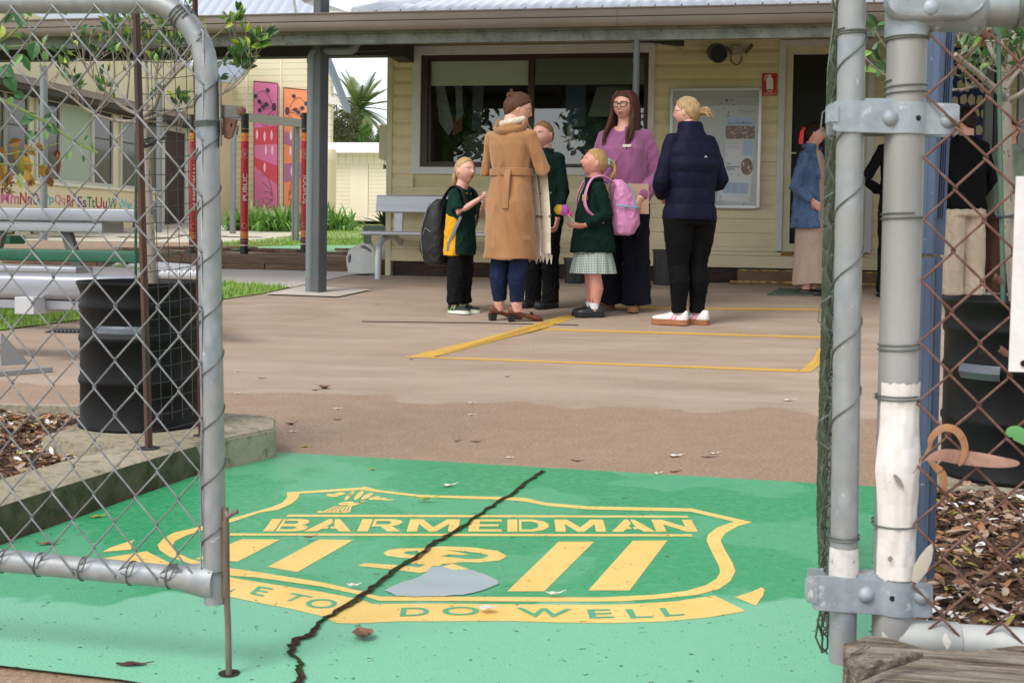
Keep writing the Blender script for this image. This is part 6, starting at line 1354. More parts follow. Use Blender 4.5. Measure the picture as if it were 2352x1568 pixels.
tag(MB().prism([V((p.x, p.y, -.02)) for p in pr], (0, 0, .068)).build('concrete_plinth', kerb_m, bevel=.006), 'low concrete plinth under the right planter drum', 'plinth')
bark_m = M('pale_bark', S(168, 158, 146), .85, col2=S(140, 130, 116), vs=24, st=(1, 1, .3), bump=.5, bs=80, bd=.004, col3=S(86, 78, 70), vs3=110, vt3=(.6, .64))
twig_m = M('twig_bark', S(156, 146, 132), .85, col2=S(134, 122, 108), vs=30)
lf_ms = [M('leaf_mid', S(84, 124, 66), .4, col2=S(66, 102, 56), vs=9), M('leaf_light', S(128, 164, 76), .4), M('leaf_dark', S(58, 88, 52), .4), M('leaf_lime', S(170, 186, 66), .45), M('leaf_olive', S(110, 106, 52), .5)]
def leafq(m, c, d, L, wd, mi, up=None):
    up = up or V((U(-1, 1), U(-1, 1), U(-.2, 1))).normalized(); s_ = d.cross(up)
    if s_.length < .05: s_ = d.orthogonal()
    s_.normalize(); n = s_.cross(d)
    m.cur = mi; rows = []
    for t, k in ((0, .05), (.25, .8), (.55, 1), (.8, .6), (1, .04)):
        p = c+d*L*t-n*L*.18*t*t; rows.append([p-s_*wd*k*.5+n*wd*.22*k, p, p+s_*wd*k*.5+n*wd*.22*k])
    for r0, r1 in zip(rows, rows[1:]): m.add(r0+r1, [(0, 1, 4, 3), (1, 2, 5, 4)])
class Tree:
    def __init__(s): s.t = MB(); s.w = MB(); s.l = MB(); s.tips = []
    def limb(s, pts, r0, r1, m=None, n=7):
        P = sm([V(p) for p in pts], 4); k = len(P); (m or s.t).tube(P, [r0+(r1-r0)*i/(k-1) for i in range(k)], n); return P
    def twigs(s, P, n, L, up=.8, r=.0022, t0=.3, leaf_=(.02, .034), nl=5, lw_=.5, ms=(0, 0, 1, 2, 2, 3), rec=1):
        for _ in range(n):
            k = int((t0+(1-t0)*U(0, 1))*(len(P)-1)); p = P[k]; d = V((U(-1, 1), U(-1, 1), U(-.3, 1)+up)).normalized(); l_ = L*U(.5, 1.2); q = p
            pts = [p]
            for i in range(4):
                d = (d+V((U(-.25, .25), U(-.25, .25), .10))).normalized(); q = q+d*l_/4; pts.append(q)
            s.w.tube(pts, [r, r*.9, r*.75, r*.6, r*.4], 5)
            if rec: s.twigs(pts, 2, L*.5, up, r*.7, .3, leaf_, nl, lw_, ms, 0)
            for i in range(nl):
                dd = (d+V((U(-1, 1), U(-1, 1), U(-.5, .8)))*.9).normalized(); ll = U(*leaf_)
                leafq(s.l, q-d*U(0, .25)*l_, dd, ll, ll*lw_, rnd.choice(ms))
    def make(s, name, label, cat, loc, bark=None, tw=None, lm=None):
        t = thing(name, label, cat, loc)
        s.t.build('trunk', bark or bark_m, t, smooth=60, recalc=False)
        if s.w.v: s.w.build('twigs', tw or twig_m, t, smooth=60, recalc=False)
        if s.l.v: s.l.build('foliage', lm or lf_ms, t, recalc=False)
        return t
YT = DLc.y
def tp(L, Y, dy=0): return [atY(x, y, Y+dy*i) for i, (x, y) in enumerate(L)]
T = Tree(); gpx = lambda L: [(x/4, y/4) for x, y in L]
T.limb(tp([(352, 660), (347, 560), (342, 470), (338, 390), (334, 320), (332, 282)], YT), .0135, .010)
limbs = [(gpx([(1330, 1120), (1200, 1120), (1080, 1110), (950, 1080), (800, 1010), (690, 920), (600, 850)]), .007, .0025, .00), (gpx([(600, 850), (470, 800), (420, 720), (360, 600)]), .0025, .0012, 0), (gpx([(1330, 1080), (1150, 1000), (1000, 880), (930, 800), (850, 720), (780, 600), (760, 450)]), .006, .002, -.01),
    (gpx([(1330, 1060), (1420, 980), (1480, 830), (1560, 740), (1640, 650), (1750, 540), (1850, 430)]), .008, .003, -.02), (gpx([(1420, 980), (1430, 820), (1440, 640), (1470, 480), (1490, 320), (1480, 180)]), .006, .002, .02), (gpx([(1330, 1050), (1350, 880), (1350, 700), (1330, 500), (1290, 330), (1250, 180)]), .006, .002, .03),
    (gpx([(1330, 1100), (1500, 1040), (1640, 1000), (1780, 960), (1900, 900), (2050, 860), (2200, 760), (2330, 590)]), .006, .0018, -.01), (gpx([(1900, 700), (2000, 620), (2100, 480), (2150, 380), (2165, 240), (2160, 190)]), .003, .0014, 0), (gpx([(1330, 1110), (1480, 1130), (1600, 1180), (1700, 1220)]), .004, .0012, .02),
    (gpx([(1000, 880), (1050, 700), (1040, 520), (1010, 380), (990, 200)]), .003, .001, .01), (gpx([(1150, 1000), (1180, 780), (1190, 560), (1140, 400), (1090, 240)]), .003, .001, -.02), (gpx([(1560, 740), (1620, 560), (1600, 380), (1580, 200)]), .003, .001, .03)]
LP = []
for L, r0, r1, dy in limbs: LP.append(T.limb(tp(L, YT, dy), r0, r1, T.t if r0 > .005 else T.w))
for i, P in enumerate(LP): T.twigs(P, (7, 4, 8, 10, 11, 9, 5, 3, 5, 6, 6, 6)[i], .13 if i != 7 else .05, .75, .0016, .35, (.022, .036), 2, .5)
for p in (atY(541, 48, YT), atY(600, 105, YT), atY(555, 110, YT)):
    for _ in range(7): d = V((U(-1, 1), U(-1, .5), U(-.4, 1))).normalized(); leafq(T.l, p, d, U(.03, .042), .019, rnd.choice((0, 0, 1, 3)))
for P in (LP[6][-3], LP[6][-8]):
    pass
p2_ = T.limb(tp(gpx([(2050, 860), (2230, 700), (2330, 560), (2390, 460)]), YT), .002, .001, T.w); T.twigs(p2_, 7, .06, .7, .001, .3, (.028, .042), 4, .5)
T.make('young_tree', 'young sparse tree with pale bark and many upright twigs growing in the left drum', 'tree', DLc)
# right tree
T = Tree(); YR = DRc.y
T.limb(tp([(2334, 690), (2325, 580), (2318, 470), (2311, 380), (2308, 300), (2310, 235)], YR), .0185, .0155, None, 10)
cr4 = lambda L: [(1764+x/4, y/4) for x, y in L]
R_ = [(cr4([(2190, 950), (2130, 850), (2020, 760), (1900, 650), (1780, 560), (1720, 500)]), .010, .006, -.02), (cr4([(2190, 900), (2170, 700), (2120, 600), (2060, 480), (2030, 400), (2030, 260)]), .009, .006, .02), (cr4([(2190, 860), (2200, 700), (2220, 560), (2250, 400), (2260, 240), (2250, 60)]), .008, .005, .03),
    (cr4([(2190, 940), (2260, 900), (2352, 840), (2460, 720), (2540, 560)]), .009, .005, -.02), (cr4([(2180, 820), (2260, 700), (2352, 600), (2440, 500)]), .007, .004, .0), (cr4([(2000, 770), (1880, 800), (1790, 825), (1700, 825)]), .004, .0035, -.01), (cr4([(2060, 650), (1960, 560), (1850, 480), (1760, 380), (1740, 320)]), .0035, .0015, .01),
    (cr4([(2190, 660), (2100, 660), (1980, 600), (1880, 520)]), .003, .0012, .02), (cr4([(1900, 660), (1830, 720), (1760, 700), (1720, 690)]), .003, .001, 0), (cr4([(2220, 360), (2060, 380), (1900, 370), (1740, 380)]), .003, .0016, .01), (cr4([(1960, 560), (1920, 420), (1860, 300)]), .0025, .001, 0), (cr4([(1700, 720), (1560, 720), (1300, 800), (1090, 700), (980, 620), (885, 520)]), .003, .0022, -.015), (cr4([(1400, 700), (1200, 560), (1100, 460), (1030, 360), (990, 290)]), .003, .0016, -.01)]
for i, (L, r0, r1, dy) in enumerate(R_):
    P = T.limb(tp(L, YR, dy), r0, r1, T.t); T.twigs(P, (5, 4, 3, 4, 3, 2, 3, 3, 2, 2, 2, 0, 0)[i], .10, .3, .0015, .3, (.025, .04), 1, .55, (0, 0, 1, 2), 1)
for x, y, n in ((1000, 240, 4), (960, 480, 4), (1040, 560, 4), (1060, 640, 5), (900, 660, 2), (1460, 600, 4), (1480, 710, 4), (1460, 480, 3), (1930, 510, 7), (1890, 660, 4), (1760, 400, 3), (1520, 340, 2), (2330, 340, 6), (2420, 400, 6), (1840, 420, 4)):
    p = atY(*cr4([(x, y)])[0], YR-.01)
    for _ in range(n): d = V((U(-1, 1), U(-.8, .3), U(-.6, 1))).normalized(); leafq(T.l, p, d, U(.032, .05), .02, rnd.choice((0, 0, 0, 1, 2)))
T.make('young_tree', 'bare branched young tree with speckled pale trunk growing in the right drum', 'tree', DRc)
# stakes, cage and straps
def stake(x0, y0, x1, y1, w_, mat, label, foot=True, Z=.09, name='star_picket'):
    b = atZ(x0, y0, Z); t_ = atY(x1, y1, b.y); d = (t_-b); ww = w_*b.y/F
    t = thing(name, label, 'stake', b); m = MB()
    for k in range(3):
        a = 2*math.pi*k/3+.5; e = V((math.cos(a), math.sin(a), 0)); f2 = V((-e.y, e.x, 0))*ww*.13
        m.hexa([b-f2, b+f2, b+e*ww*.55+f2, b+e*ww*.55-f2, t_-f2, t_+f2, t_+e*ww*.55+f2, t_+e*ww*.55-f2])
    m.build('shaft', mat, t)
    if foot: MB().lathe(b, [(.0001, 0), (ww*1.5, 0), (ww*1.5, .003), (.0001, .004)], 18).build('base_disc', M('disc_dark', S(60, 58, 58), .6), t)
    return b, t_
b1_, t1_ = stake(341, 1030, 310, -30, 17, picket_m, 'rust brown star picket on a round foot before the left drum')
b2_, t2_ = stake(461, 1001, 447, -30, 12, M('picket_red', S(92, 44, 42), .8, col2=S(70, 40, 38), vs=12), 'dark red star picket close behind the left gate stile')
gs = thing('garden_stake', 'thin green garden stake beside the left tree trunk', 'stake', DLc); MB().tube([atY(311.5, 655, YT-.06), atY(312.5, 300, YT-.06)], .0042, 8).build('stake', M('stake_green', S(38, 78, 58), .6), gs)
gs = thing('garden_stake', 'long green garden stake leaning beside the right tree trunk', 'stake', DRc); MB().tube([atY(2304, 700, YR-.06), atY(2293, 60, YR-.06)], .006, 8).build('stake', M('stake_sage', S(74, 104, 86), .6), gs)
m_ = MB(); cg = thing('wire_cage', 'dark welded wire tree cage stretched between the two star pickets', 'cage', b1_)
for k in range(1, 28):
    f = k*.0455; p = b1_+(t1_-b1_)*(f/1.3); q = b2_+(t2_-b2_)*(f/1.3); md = p.lerp(q, .5)+V((0, .012, -.004)); m_.tube([p, md, q], .0011, 5)
for k in range(1, 5):
    f = k/5+.02; m_.tube([b1_.lerp(b2_, f)+V((0, .01, .06)), b1_.lerp(b2_, f).lerp(t1_.lerp(t2_, f), .5)+V((0, .012, 0)), t1_.lerp(t2_, f)], .0011, 5)
m_.build('mesh', M('cage_wire', S(66, 66, 62), .6, .2), cg, recalc=False)
st = thing('rubber_tie', 'black rubber strap tying the left tree to the picket', 'tie', atY(345, 335, YT)); MB().tube(sm([atY(322, 338, YT-.05), atY(340, 333, YT-.04), atY(362, 322, YT-.05), atY(385, 315, YT-.1)], 5), .006, 6, flat=.4).build('strap', pot_m, st); MB().tube(coil(atY(340, 332, YT), Zu, .016, .01, 2, .001), .0035, 6).build('loop', pot_m, st)
st = thing('rubber_tie', 'grey rubber strap looped round the right tree trunk', 'tie', atY(2315, 495, YR)); MB().tube(sm([atY(2288, 490, YR-.05), atY(2296, 497, YR-.07), atY(2320, 497, YR-.03), atY(2336, 490, YR)], 5), .0042, 6).build('strap', M('strap_grey', S(62, 70, 76), .6), st)
# rose at the far left
T = Tree(); YRo = 1.86; rs = lambda L: [(x/4, y/4) for x, y in L]
stem_m = M('rose_stem', S(132, 150, 78), .6)
for L, r in ((rs([(-300, 760), (0, 910), (200, 1010), (400, 1110), (560, 1220), (690, 1300), (800, 1360), (900, 1405)]), .0032), (rs([(-300, 420), (60, 430), (200, 420), (330, 380)]), .0014), (rs([(-200, 1440), (60, 1420), (220, 1390), (420, 1360)]), .0013), (rs([(-200, 1510), (80, 1510), (300, 1510), (430, 1530)]), .0013), (rs([(-300, 480), (40, 360), (190, 230), (260, 160)]), .0022), (rs([(400, 1360), (480, 1330), (560, 1320)]), .0008)):
    T.limb(tp(L, YRo), r, r*.55, T.t, 8)
lp_ms = [M('rose_leaf', S(74, 124, 72), .45, col2=S(58, 104, 58), vs=20), M('rose_light', S(120, 164, 90), .45), M('rose_brown', S(150, 106, 48), .6, col2=S(112, 74, 34), vs=30), M('rose_gold', S(190, 150, 60), .6, col2=S(150, 118, 46), vs=30), M('rose_lime', S(176, 186, 60), .5, col2=S(120, 150, 50), vs=30), M('rose_husk', S(104, 56, 40), .8)]
def rl(x, y, ang, L, wd, mi):
    a = R(ang); d = V((math.cos(a), U(-.35, .2), math.sin(a))).normalized(); k = YRo/F/4
    leafq(T.l, atY(x/4, y/4, YRo), d, L*k, wd*k, mi, V((U(-.5, .5), -1, U(-.3, .5))).normalized())
for q in ((130, 100, 230, 150, 80, 0), (160, 90, 290, 180, 90, 0), (270, 60, 270, 95, 90, 1), (370, 60, 280, 60, 80, 1), (570, 60, 300, 90, 80, 0), (20, 230, 260, 150, 110, 4), (30, 400, 300, 110, 60, 0), (330, 380, 265, 180, 120, 0), (400, 470, 290, 90, 70, 1), (470, 410, 300, 80, 50, 0), (210, 500, 230, 150, 80, 1), (220, 510, 290, 150, 70, 0), (0, 620, 330, 160, 130, 0), (60, 680, 300, 190, 120, 0), (120, 850, 340, 110, 80, 0), (100, 890, 280, 60, 60, 1), (330, 1080, 200, 160, 110, 0), (350, 1090, 160, 130, 70, 0), (400, 1090, 10, 120, 80, 0), (390, 1130, 330, 170, 80, 0), (470, 1150, 310, 120, 80, 0), (290, 1200, 250, 100, 80, 0), (420, 1200, 280, 90, 60, 1), (360, 1215, 220, 60, 60, 0), (640, 1380, 260, 90, 70, 1), (770, 1420, 270, 70, 30, 0), (840, 1300, 280, 90, 30, 1), (700, 1300, 330, 110, 30, 1), (780, 1290, 60, 60, 30, 0),
          (200, 1290, 200, 130, 90, 2), (150, 1340, 260, 140, 60, 3), (230, 1330, 310, 130, 80, 3), (210, 1410, 262, 190, 90, 4), (200, 1420, 290, 200, 110, 3), (40, 1350, 250, 110, 80, 2), (30, 1500, 275, 170, 70, 3), (340, 1310, 300, 90, 60, 2), (540, 1380, 240, 80, 60, 5), (530, 1400, 275, 120, 50, 2), (550, 1440, 260, 150, 50, 5), (410, 1500, 255, 140, 80, 3), (430, 1540, 280, 90, 60, 2), (100, 1560, 260, 150, 70, 2), (180, 1590, 280, 140, 60, 4), (230, 1560, 300, 160, 90, 3), (450, 1620, 280, 100, 70, 2), (0, 1600, 290, 140, 80, 3)):
    rl(*q)
for x, y in ((100, 1690), (275, 1680), (30, 1740), (440, 1650), (90, 1760)):
    for k in range(7): rl(x, y, k*51+U(-15, 15), U(30, 55), 14, 5)
T.make('rose_bush', 'rose stems with green and withered brown leaves growing through the left gate mesh', 'rose', W(-1.2, 1.8, 0), stem_m, stem_m, lp_ms)
# strappy plants in front of the murals
ag_m = M('strap_leaf', S(90, 144, 56), .45, col2=S(130, 174, 80), vs=6, col3=S(60, 106, 40), vs3=11)
for i, (x, y, n, L, lab) in enumerate(((562, 528, 120, .78, 'strappy green clump behind the PUBLIC totem pole'), (632, 530, 150, .82, 'broad strappy green clump below the pink mural'), (668, 530, 90, .7, 'small strappy green clump left of the entry frame post'), (722, 528, 120, .8, 'strappy green clump behind the SCHOOL totem pole'), (768, 529, 130, .8, 'strappy green clump right of the steel post before the shed'))):
    p = gr(x, y+2); o = MB()
    for _ in range(n):
        t = U(0, 6.28); d = V((math.cos(t), math.sin(t), 0)); c = p+V((U(-.35, .35), U(-.2, .2), 0)); l_ = L*U(.6, 1.15); k = U(.15, .9); s_ = V((-d.y, d.x, 0)); rows = []
        for j in range(7):
            f = j/6; q = c+d*(l_*(.15+.75*k)*f)+V((0, 0, l_*(f*(1.15-.25*k)-f*f*(.25+.8*k)))); w_ = .026*(1-f**2.2)*(.7+.5*min(1, f*4)); rows.append([q-s_*w_, q-V((0, 0, w_*.5)), q+s_*w_])
        for r0, r1 in zip(rows, rows[1:]): o.add(r0+r1, [(0, 1, 4, 3), (1, 2, 5, 4)])
    tag(o.build('strappy_plant', ag_m, smooth=60, recalc=False), lab, 'plant', 'strappy plants below the murals')
# palm
def palm(base, crown, label, L):
    t = thing('palm_tree', label, 'palm tree', base)
    m = MB(); n = 10
    m.tube([base.lerp(crown, i/n)+V((0, 0, 0)) for i in range(n+1)], [L*.16+L*.03*(i % 2)+(L*.06 if i > 6 else 0) for i in range(n+1)], 12)
    m.build('trunk', M('palm_trunk', S(70, 56, 48), .95, col2=S(110, 92, 78), vs=8, bump=1., bs=14, bd=.1), t)
    fr = MB(); dead = MB()
    for i in range(74):
        a = U(0, 6.28); e = math.asin(U(-.55, .98)); l_ = L*U(.85, 1.1); d = V((math.cos(a)*math.cos(e), math.sin(a)*math.cos(e), math.sin(e))); pts = []
        for j in range(10):
            f = j/9; q = crown+V((0, 0, L*.12))+d*l_*f+V((0, 0, -l_*.34*f*f*(1-.55*max(0, math.sin(e)))));  pts.append(q)
        fr.cur = 0 if U(0, 1) < .6 else 1
        if e < -.25: fr.cur = 2
        fr.tube(pts, [L*.014*(1-.8*k/9) for k in range(10)], 4)
        for j in range(1, 38):
            f = j/38; k = f*9; i0 = min(8, int(k)); q = pts[i0].lerp(pts[i0+1], k-i0); tt = (pts[i0+1]-pts[i0]).normalized(); s_ = tt.cross(Zu)
            if s_.length < .1: s_ = tt.orthogonal()
            s_.normalize(); u_ = s_.cross(tt); ll = L*.20*math.sin(math.pi*min(1, .18+f*.80))
            for sg in (-1, 1):
                e2 = (s_*sg*.75+tt*.75+u_*.35+V((0, 0, -.25))).normalized(); b = tt*L*.012; fr.add([q-b, q+b, q+e2*ll], [(0, 1, 2)])
    fr.build('fronds', [M('frond_green', S(128, 146, 92), .5, col2=S(104, 124, 76), vs=.8), M('frond_pale', S(160, 168, 112), .5), M('frond_dry', S(170, 152, 112), .8, col2=S(120, 104, 78), vs=2)], t, recalc=False)
    for _ in range(160):
        a = U(0, 6.28); d = V((math.cos(a), math.sin(a), -1.2)).normalized(); c = crown+V((math.cos(a), math.sin(a), 0))*L*.14+V((0, 0, -L*U(0, .22))); dead.tube([c, c+d*L*U(.08, .22)], L*.008, 4)
    dead.build('dry_skirt', M('palm_skirt', S(92, 74, 60), .95, col2=S(60, 48, 42), vs=4), t, recalc=False)
PC = atY(826, 262, 44); palm(V((PC.x, PC.y, .9)), PC, 'date palm with spreading fronds beyond the cream shed', 104*44/F)
# bushes and trees beyond
def bush(name, c, rx, rz, n, ms, label, ls, seed=0, cat='tree', trunk=True, ry=None):
    t = thing(name, label, cat, V((c.x, c.y, .9))); m = MB(); ry = ry or rx; cl = [(V((U(-.7, .7)*rx, U(-.7, .7)*ry, U(-.75, .75)*rz)), U(.3, .55)) for _ in range(14)]
    for _ in range(n):
        q, k = rnd.choice(cl); d = V((rnd.gauss(0, 1), rnd.gauss(0, 1), rnd.gauss(0, 1))).normalized(); p = c+q+V((d.x*rx, d.y*ry, d.z*rz))*k*U(.55, 1.05)
        d2 = V((U(-1, 1), U(-1, 1), U(-.8, .6))).normalized(); m.cur = rnd.randrange(len(ms)); leafq(m, p, d2, ls*U(.7, 1.3), ls*.5, m.cur)
    m.build('crown', ms, t, recalc=False)
    if trunk:
        k = MB(); k.tube([V((c.x, c.y, .6)), c], [rx*.07, rx*.03], 8)
        for q, _ in cl: k.tube([c-V((0, 0, rz*.4)), c+q*.5, c+q], [rx*.03, rx*.018, rx*.006], 5)
        k.build('trunk', twig_m, t, smooth=60)
    return t
brn = [M('bush_brown', S(142, 126, 98), .8, col2=S(116, 104, 80), vs=.7), M('bush_olive', S(134, 138, 92), .8), M('bush_grey', S(112, 106, 96), .8)]
grn = [M('bush_green', S(112, 156, 74), .6), M('bush_deep', S(78, 120, 58), .6), M('bush_bright', S(148, 188, 92), .6)]
c = atY(760, 292, 36); bush('grey_bush', c, .80, .72, 3600, brn, 'brownish grey scrubby tree left of the palm', .085)
c = atY(792, 300, 39); bush('olive_bush', c, .62, .85, 2600, [brn[1], grn[1], brn[0]], 'olive green scrub between the brown tree and the palm trunk', .09)
c = atY(856, 318, 38); bush('green_bush', c, .42, .52, 1500, grn, 'bright green leafy bush right of the palm trunk', .08)
# trees and houses across the street behind the viewer: they show in the window reflections
for i, (x, y, rx, rz, h) in enumerate(((-9.6, -7.5, 1.3, 1.6, 4.2), (-12.6, -9, 1.9, 2.2, 4.4), (-5.0, -9, 1.6, 1.8, 3.6))):
    bush('street_tree', V((x, y, h)), rx, rz, 1500, [lf_ms[0], lf_ms[2], lf_ms[4]], ('leafy street tree behind the viewer reflected in the left window pane', 'wide street tree behind the viewer reflected in the middle of the window', 'small street tree behind the viewer toward the right')[i], .3)
# ================================================================== PEOPLE
def fabric(name, c, c2=None, rough=.85, bs=9, bstr=.5, bd=.02, st=(1, 1, .45), weave=0, sheen=.15):
    if name in MATS: return MATS[name]
    g = NG(name); n1 = g.noise(g.map(st), bs, 4, .55, .8)
    g.set('Base Color', g.mix(g.ramp(n1, .3, .7), c2 or tuple(v*.82 for v in c), c)); g.set('Roughness', rough); g.set('Sheen Weight', sheen if max(c) > .12 else 0.); g.set('Specular IOR Level', .5 if rough < .65 else .15)
    h = n1
    if weave: h = g.math('ADD', n1, g.math('MULTIPLY', g.noise(g.map(), weave, 2), .12))
    g.bump(h, bstr, bd); MATS[name] = g.m; return g.m
def skin(name, c, c2): return M(name, c, .5, col2=c2, vs=16, bump=.06, bs=120, bd=.002)
def hairm(name, c, c2):
    if name in MATS: return MATS[name]
    g = NG(name); n1 = g.noise(g.map((70, 70, 8)), 1.3, 4, .6, 1.5)
    g.set('Base Color', g.mix(g.ramp(n1, .32, .68), c, c2)); g.set('Roughness', .6); g.set('Specular IOR Level', .2); g.bump(n1, .6, .006); MATS[name] = g.m; return g.m
def ell_ring(c, rx, ry, n=28, p=2.3, rot=0.):
    out = []
    for k in range(n):
        t = 2*math.pi*k/n; ct, st_ = math.cos(t), math.sin(t)
        x = rx*math.copysign(abs(ct)**(2/p), ct); y = ry*math.copysign(abs(st_)**(2/p), st_)
        if rot: x, y = x*math.cos(rot)-y*math.sin(rot), x*math.sin(rot)+y*math.cos(rot)
        out.append(V((c[0]+x, c[1]+y, c[2])))
    return out
def remesh(mb, vox, sm_=2, disp=None):
    me = bpy.data.meshes.new('tmp'); me.from_pydata(mb.v, [], mb.f)
    bm = bmesh.new(); bm.from_mesh(me); bmesh.ops.recalc_face_normals(bm, faces=bm.faces[:]); bm.to_mesh(me); bm.free()
    o = bpy.data.objects.new('tmp', me); COL.objects.link(o)
    r = o.modifiers.new('r', 'REMESH'); r.mode = 'VOXEL'; r.voxel_size = vox; r.use_smooth_shade = True
    if sm_: s_ = o.modifiers.new('s', 'SMOOTH'); s_.factor = .5; s_.iterations = sm_
    out = bpy.data.meshes.new_from_object(o.evaluated_get(bpy.context.evaluated_depsgraph_get()))
    bpy.data.objects.remove(o); bpy.data.meshes.remove(me)
    if disp:
        amp, fr, zs = disp
        out.update(); ns = [v.normal.copy() for v in out.vertices]
        for v, n in zip(out.vertices, ns):
            p = v.co; q = V((p.x*fr+p.z*fr*.35, p.y*fr, p.z*fr*zs)); r_ = noise.noise(q*1.3+V((3, 7, 1))); v.co = p+n*(amp*(noise.noise(q)+.5*noise.noise(q*2.1+V((5, 1, 2)))+1.1*(max(0., 1-abs(r_)*4.5)**1.5)-.25))
    return out
def mobj(name, me, mat, parent):
    me.materials.clear(); me.materials.append(mat); me.polygons.foreach_set('use_smooth', [True]*len(me.polygons))
    o = bpy.data.objects.new(name, me); COL.objects.link(o); o.parent = parent; return o
def hand(m, w, d, n, k=1., curl=.5, side=1, cl=None):
    """wrist w, direction d, palm normal n; thumb on side"""
    d = d.normalized(); n = (n-d*n.dot(d)).normalized(); s_ = d.cross(n)*side
    def ring(c, a, b): return [c+s_*a*math.cos(t)+n*b*math.sin(t) for t in [2*math.pi*i/12 for i in range(12)]]
    m.loft([ring(w-d*.02*k, .022*k, .018*k), ring(w+d*.012*k, .026*k, .017*k), ring(w+d*.045*k, .038*k, .015*k), ring(w+d*.078*k, .041*k, .0135*k), ring(w+d*.09*k, .036*k, .010*k)])
    for i, (o_, L, r) in enumerate(((1.5, .068, .0088), (.5, .077, .0092), (-.5, .072, .0088), (-1.5, .055, .0078))):
        c = w+d*(.082-.006*abs(o_-.2))*k+s_*o_*.0205*k; dd = (d+s_*o_*.06).normalized(); a = (cl[i] if cl else curl)*(1+.12*i); pts = [c-d*.012*k, c]; ang = 0
        for seg, f in enumerate((.45, .32, .23)):
            ang += a*(.55, .8, .6)[seg]; c = c+(dd*math.cos(ang)+n*math.sin(ang))*L*f*k; pts.append(c)
        m.tube(pts, [r*k, r*k, r*k*.95, r*k*.88, r*k*.72], 8)
    c = w+d*.022*k+s_*.030*k; d1 = (d*.62+s_*.62+n*.35).normalized(); d2 = (d*.85+s_*.1+n*.5).normalized()
    m.tube([c-d1*.02*k, c, c+d1*.032*k, c+d1*.032*k+d2*.028*k], [.011*k, .0125*k, .0105*k, .0078*k], 8)
def headverts(Hh, n=(44, 34), noseK=1., jaw=.30, fat=0.):
    def f(nx, ny, nz):
        x, y, z = nx*.36*(1+fat), ny*.44, nz*.5
        if nz < 0:
            t = -nz; x *= 1-jaw*t**1.8
            if ny < 0: y *= 1-.38*t**1.2
            else: y *= 1-.10*t**2
        elif ny < 0: y *= 1.04
        if ny > .2:
            ax = abs(x)
            y += noseK*.085*math.exp(-((ax/.045)**2))*math.exp(-(((z+.075)/.075)**2))+noseK*.03*math.exp(-((ax/.035)**2))*math.exp(-(((z-.0)/.09)**2))
            y -= .030*math.exp(-(((ax-.155)/.07)**2))*math.exp(-(((z-.035)/.055)**2))
            y += .018*math.exp(-((ax/.2)**2))*math.exp(-(((z-.125)/.05)**2))
            y += .026*math.exp(-((ax/.09)**2))*math.exp(-(((z+.225)/.035)**2)) + .024*math.exp(-((ax/.085)**2))*math.exp(-(((z+.285)/.03)**2)) - .016*math.exp(-((ax/.1)**2))*math.exp(-(((z+.255)/.013)**2))
            y += .032*math.exp(-((ax/.1)**2))*math.exp(-(((z+.40)/.06)**2))
            y += .014*math.exp(-(((ax-.2)/.08)**2))*math.exp(-(((z+.1)/.09)**2))
        return V((x, y, z))*Hh
    return f
def sphere_grid(n):
    a, b = n; out = []
    for i in range(b+1):
        t = -math.pi/2+math.pi*i/b
        out.append([(math.cos(t)*math.cos(2*math.pi*k/a), math.cos(t)*math.sin(2*math.pi*k/a), math.sin(t)) for k in range(a)])
    return out
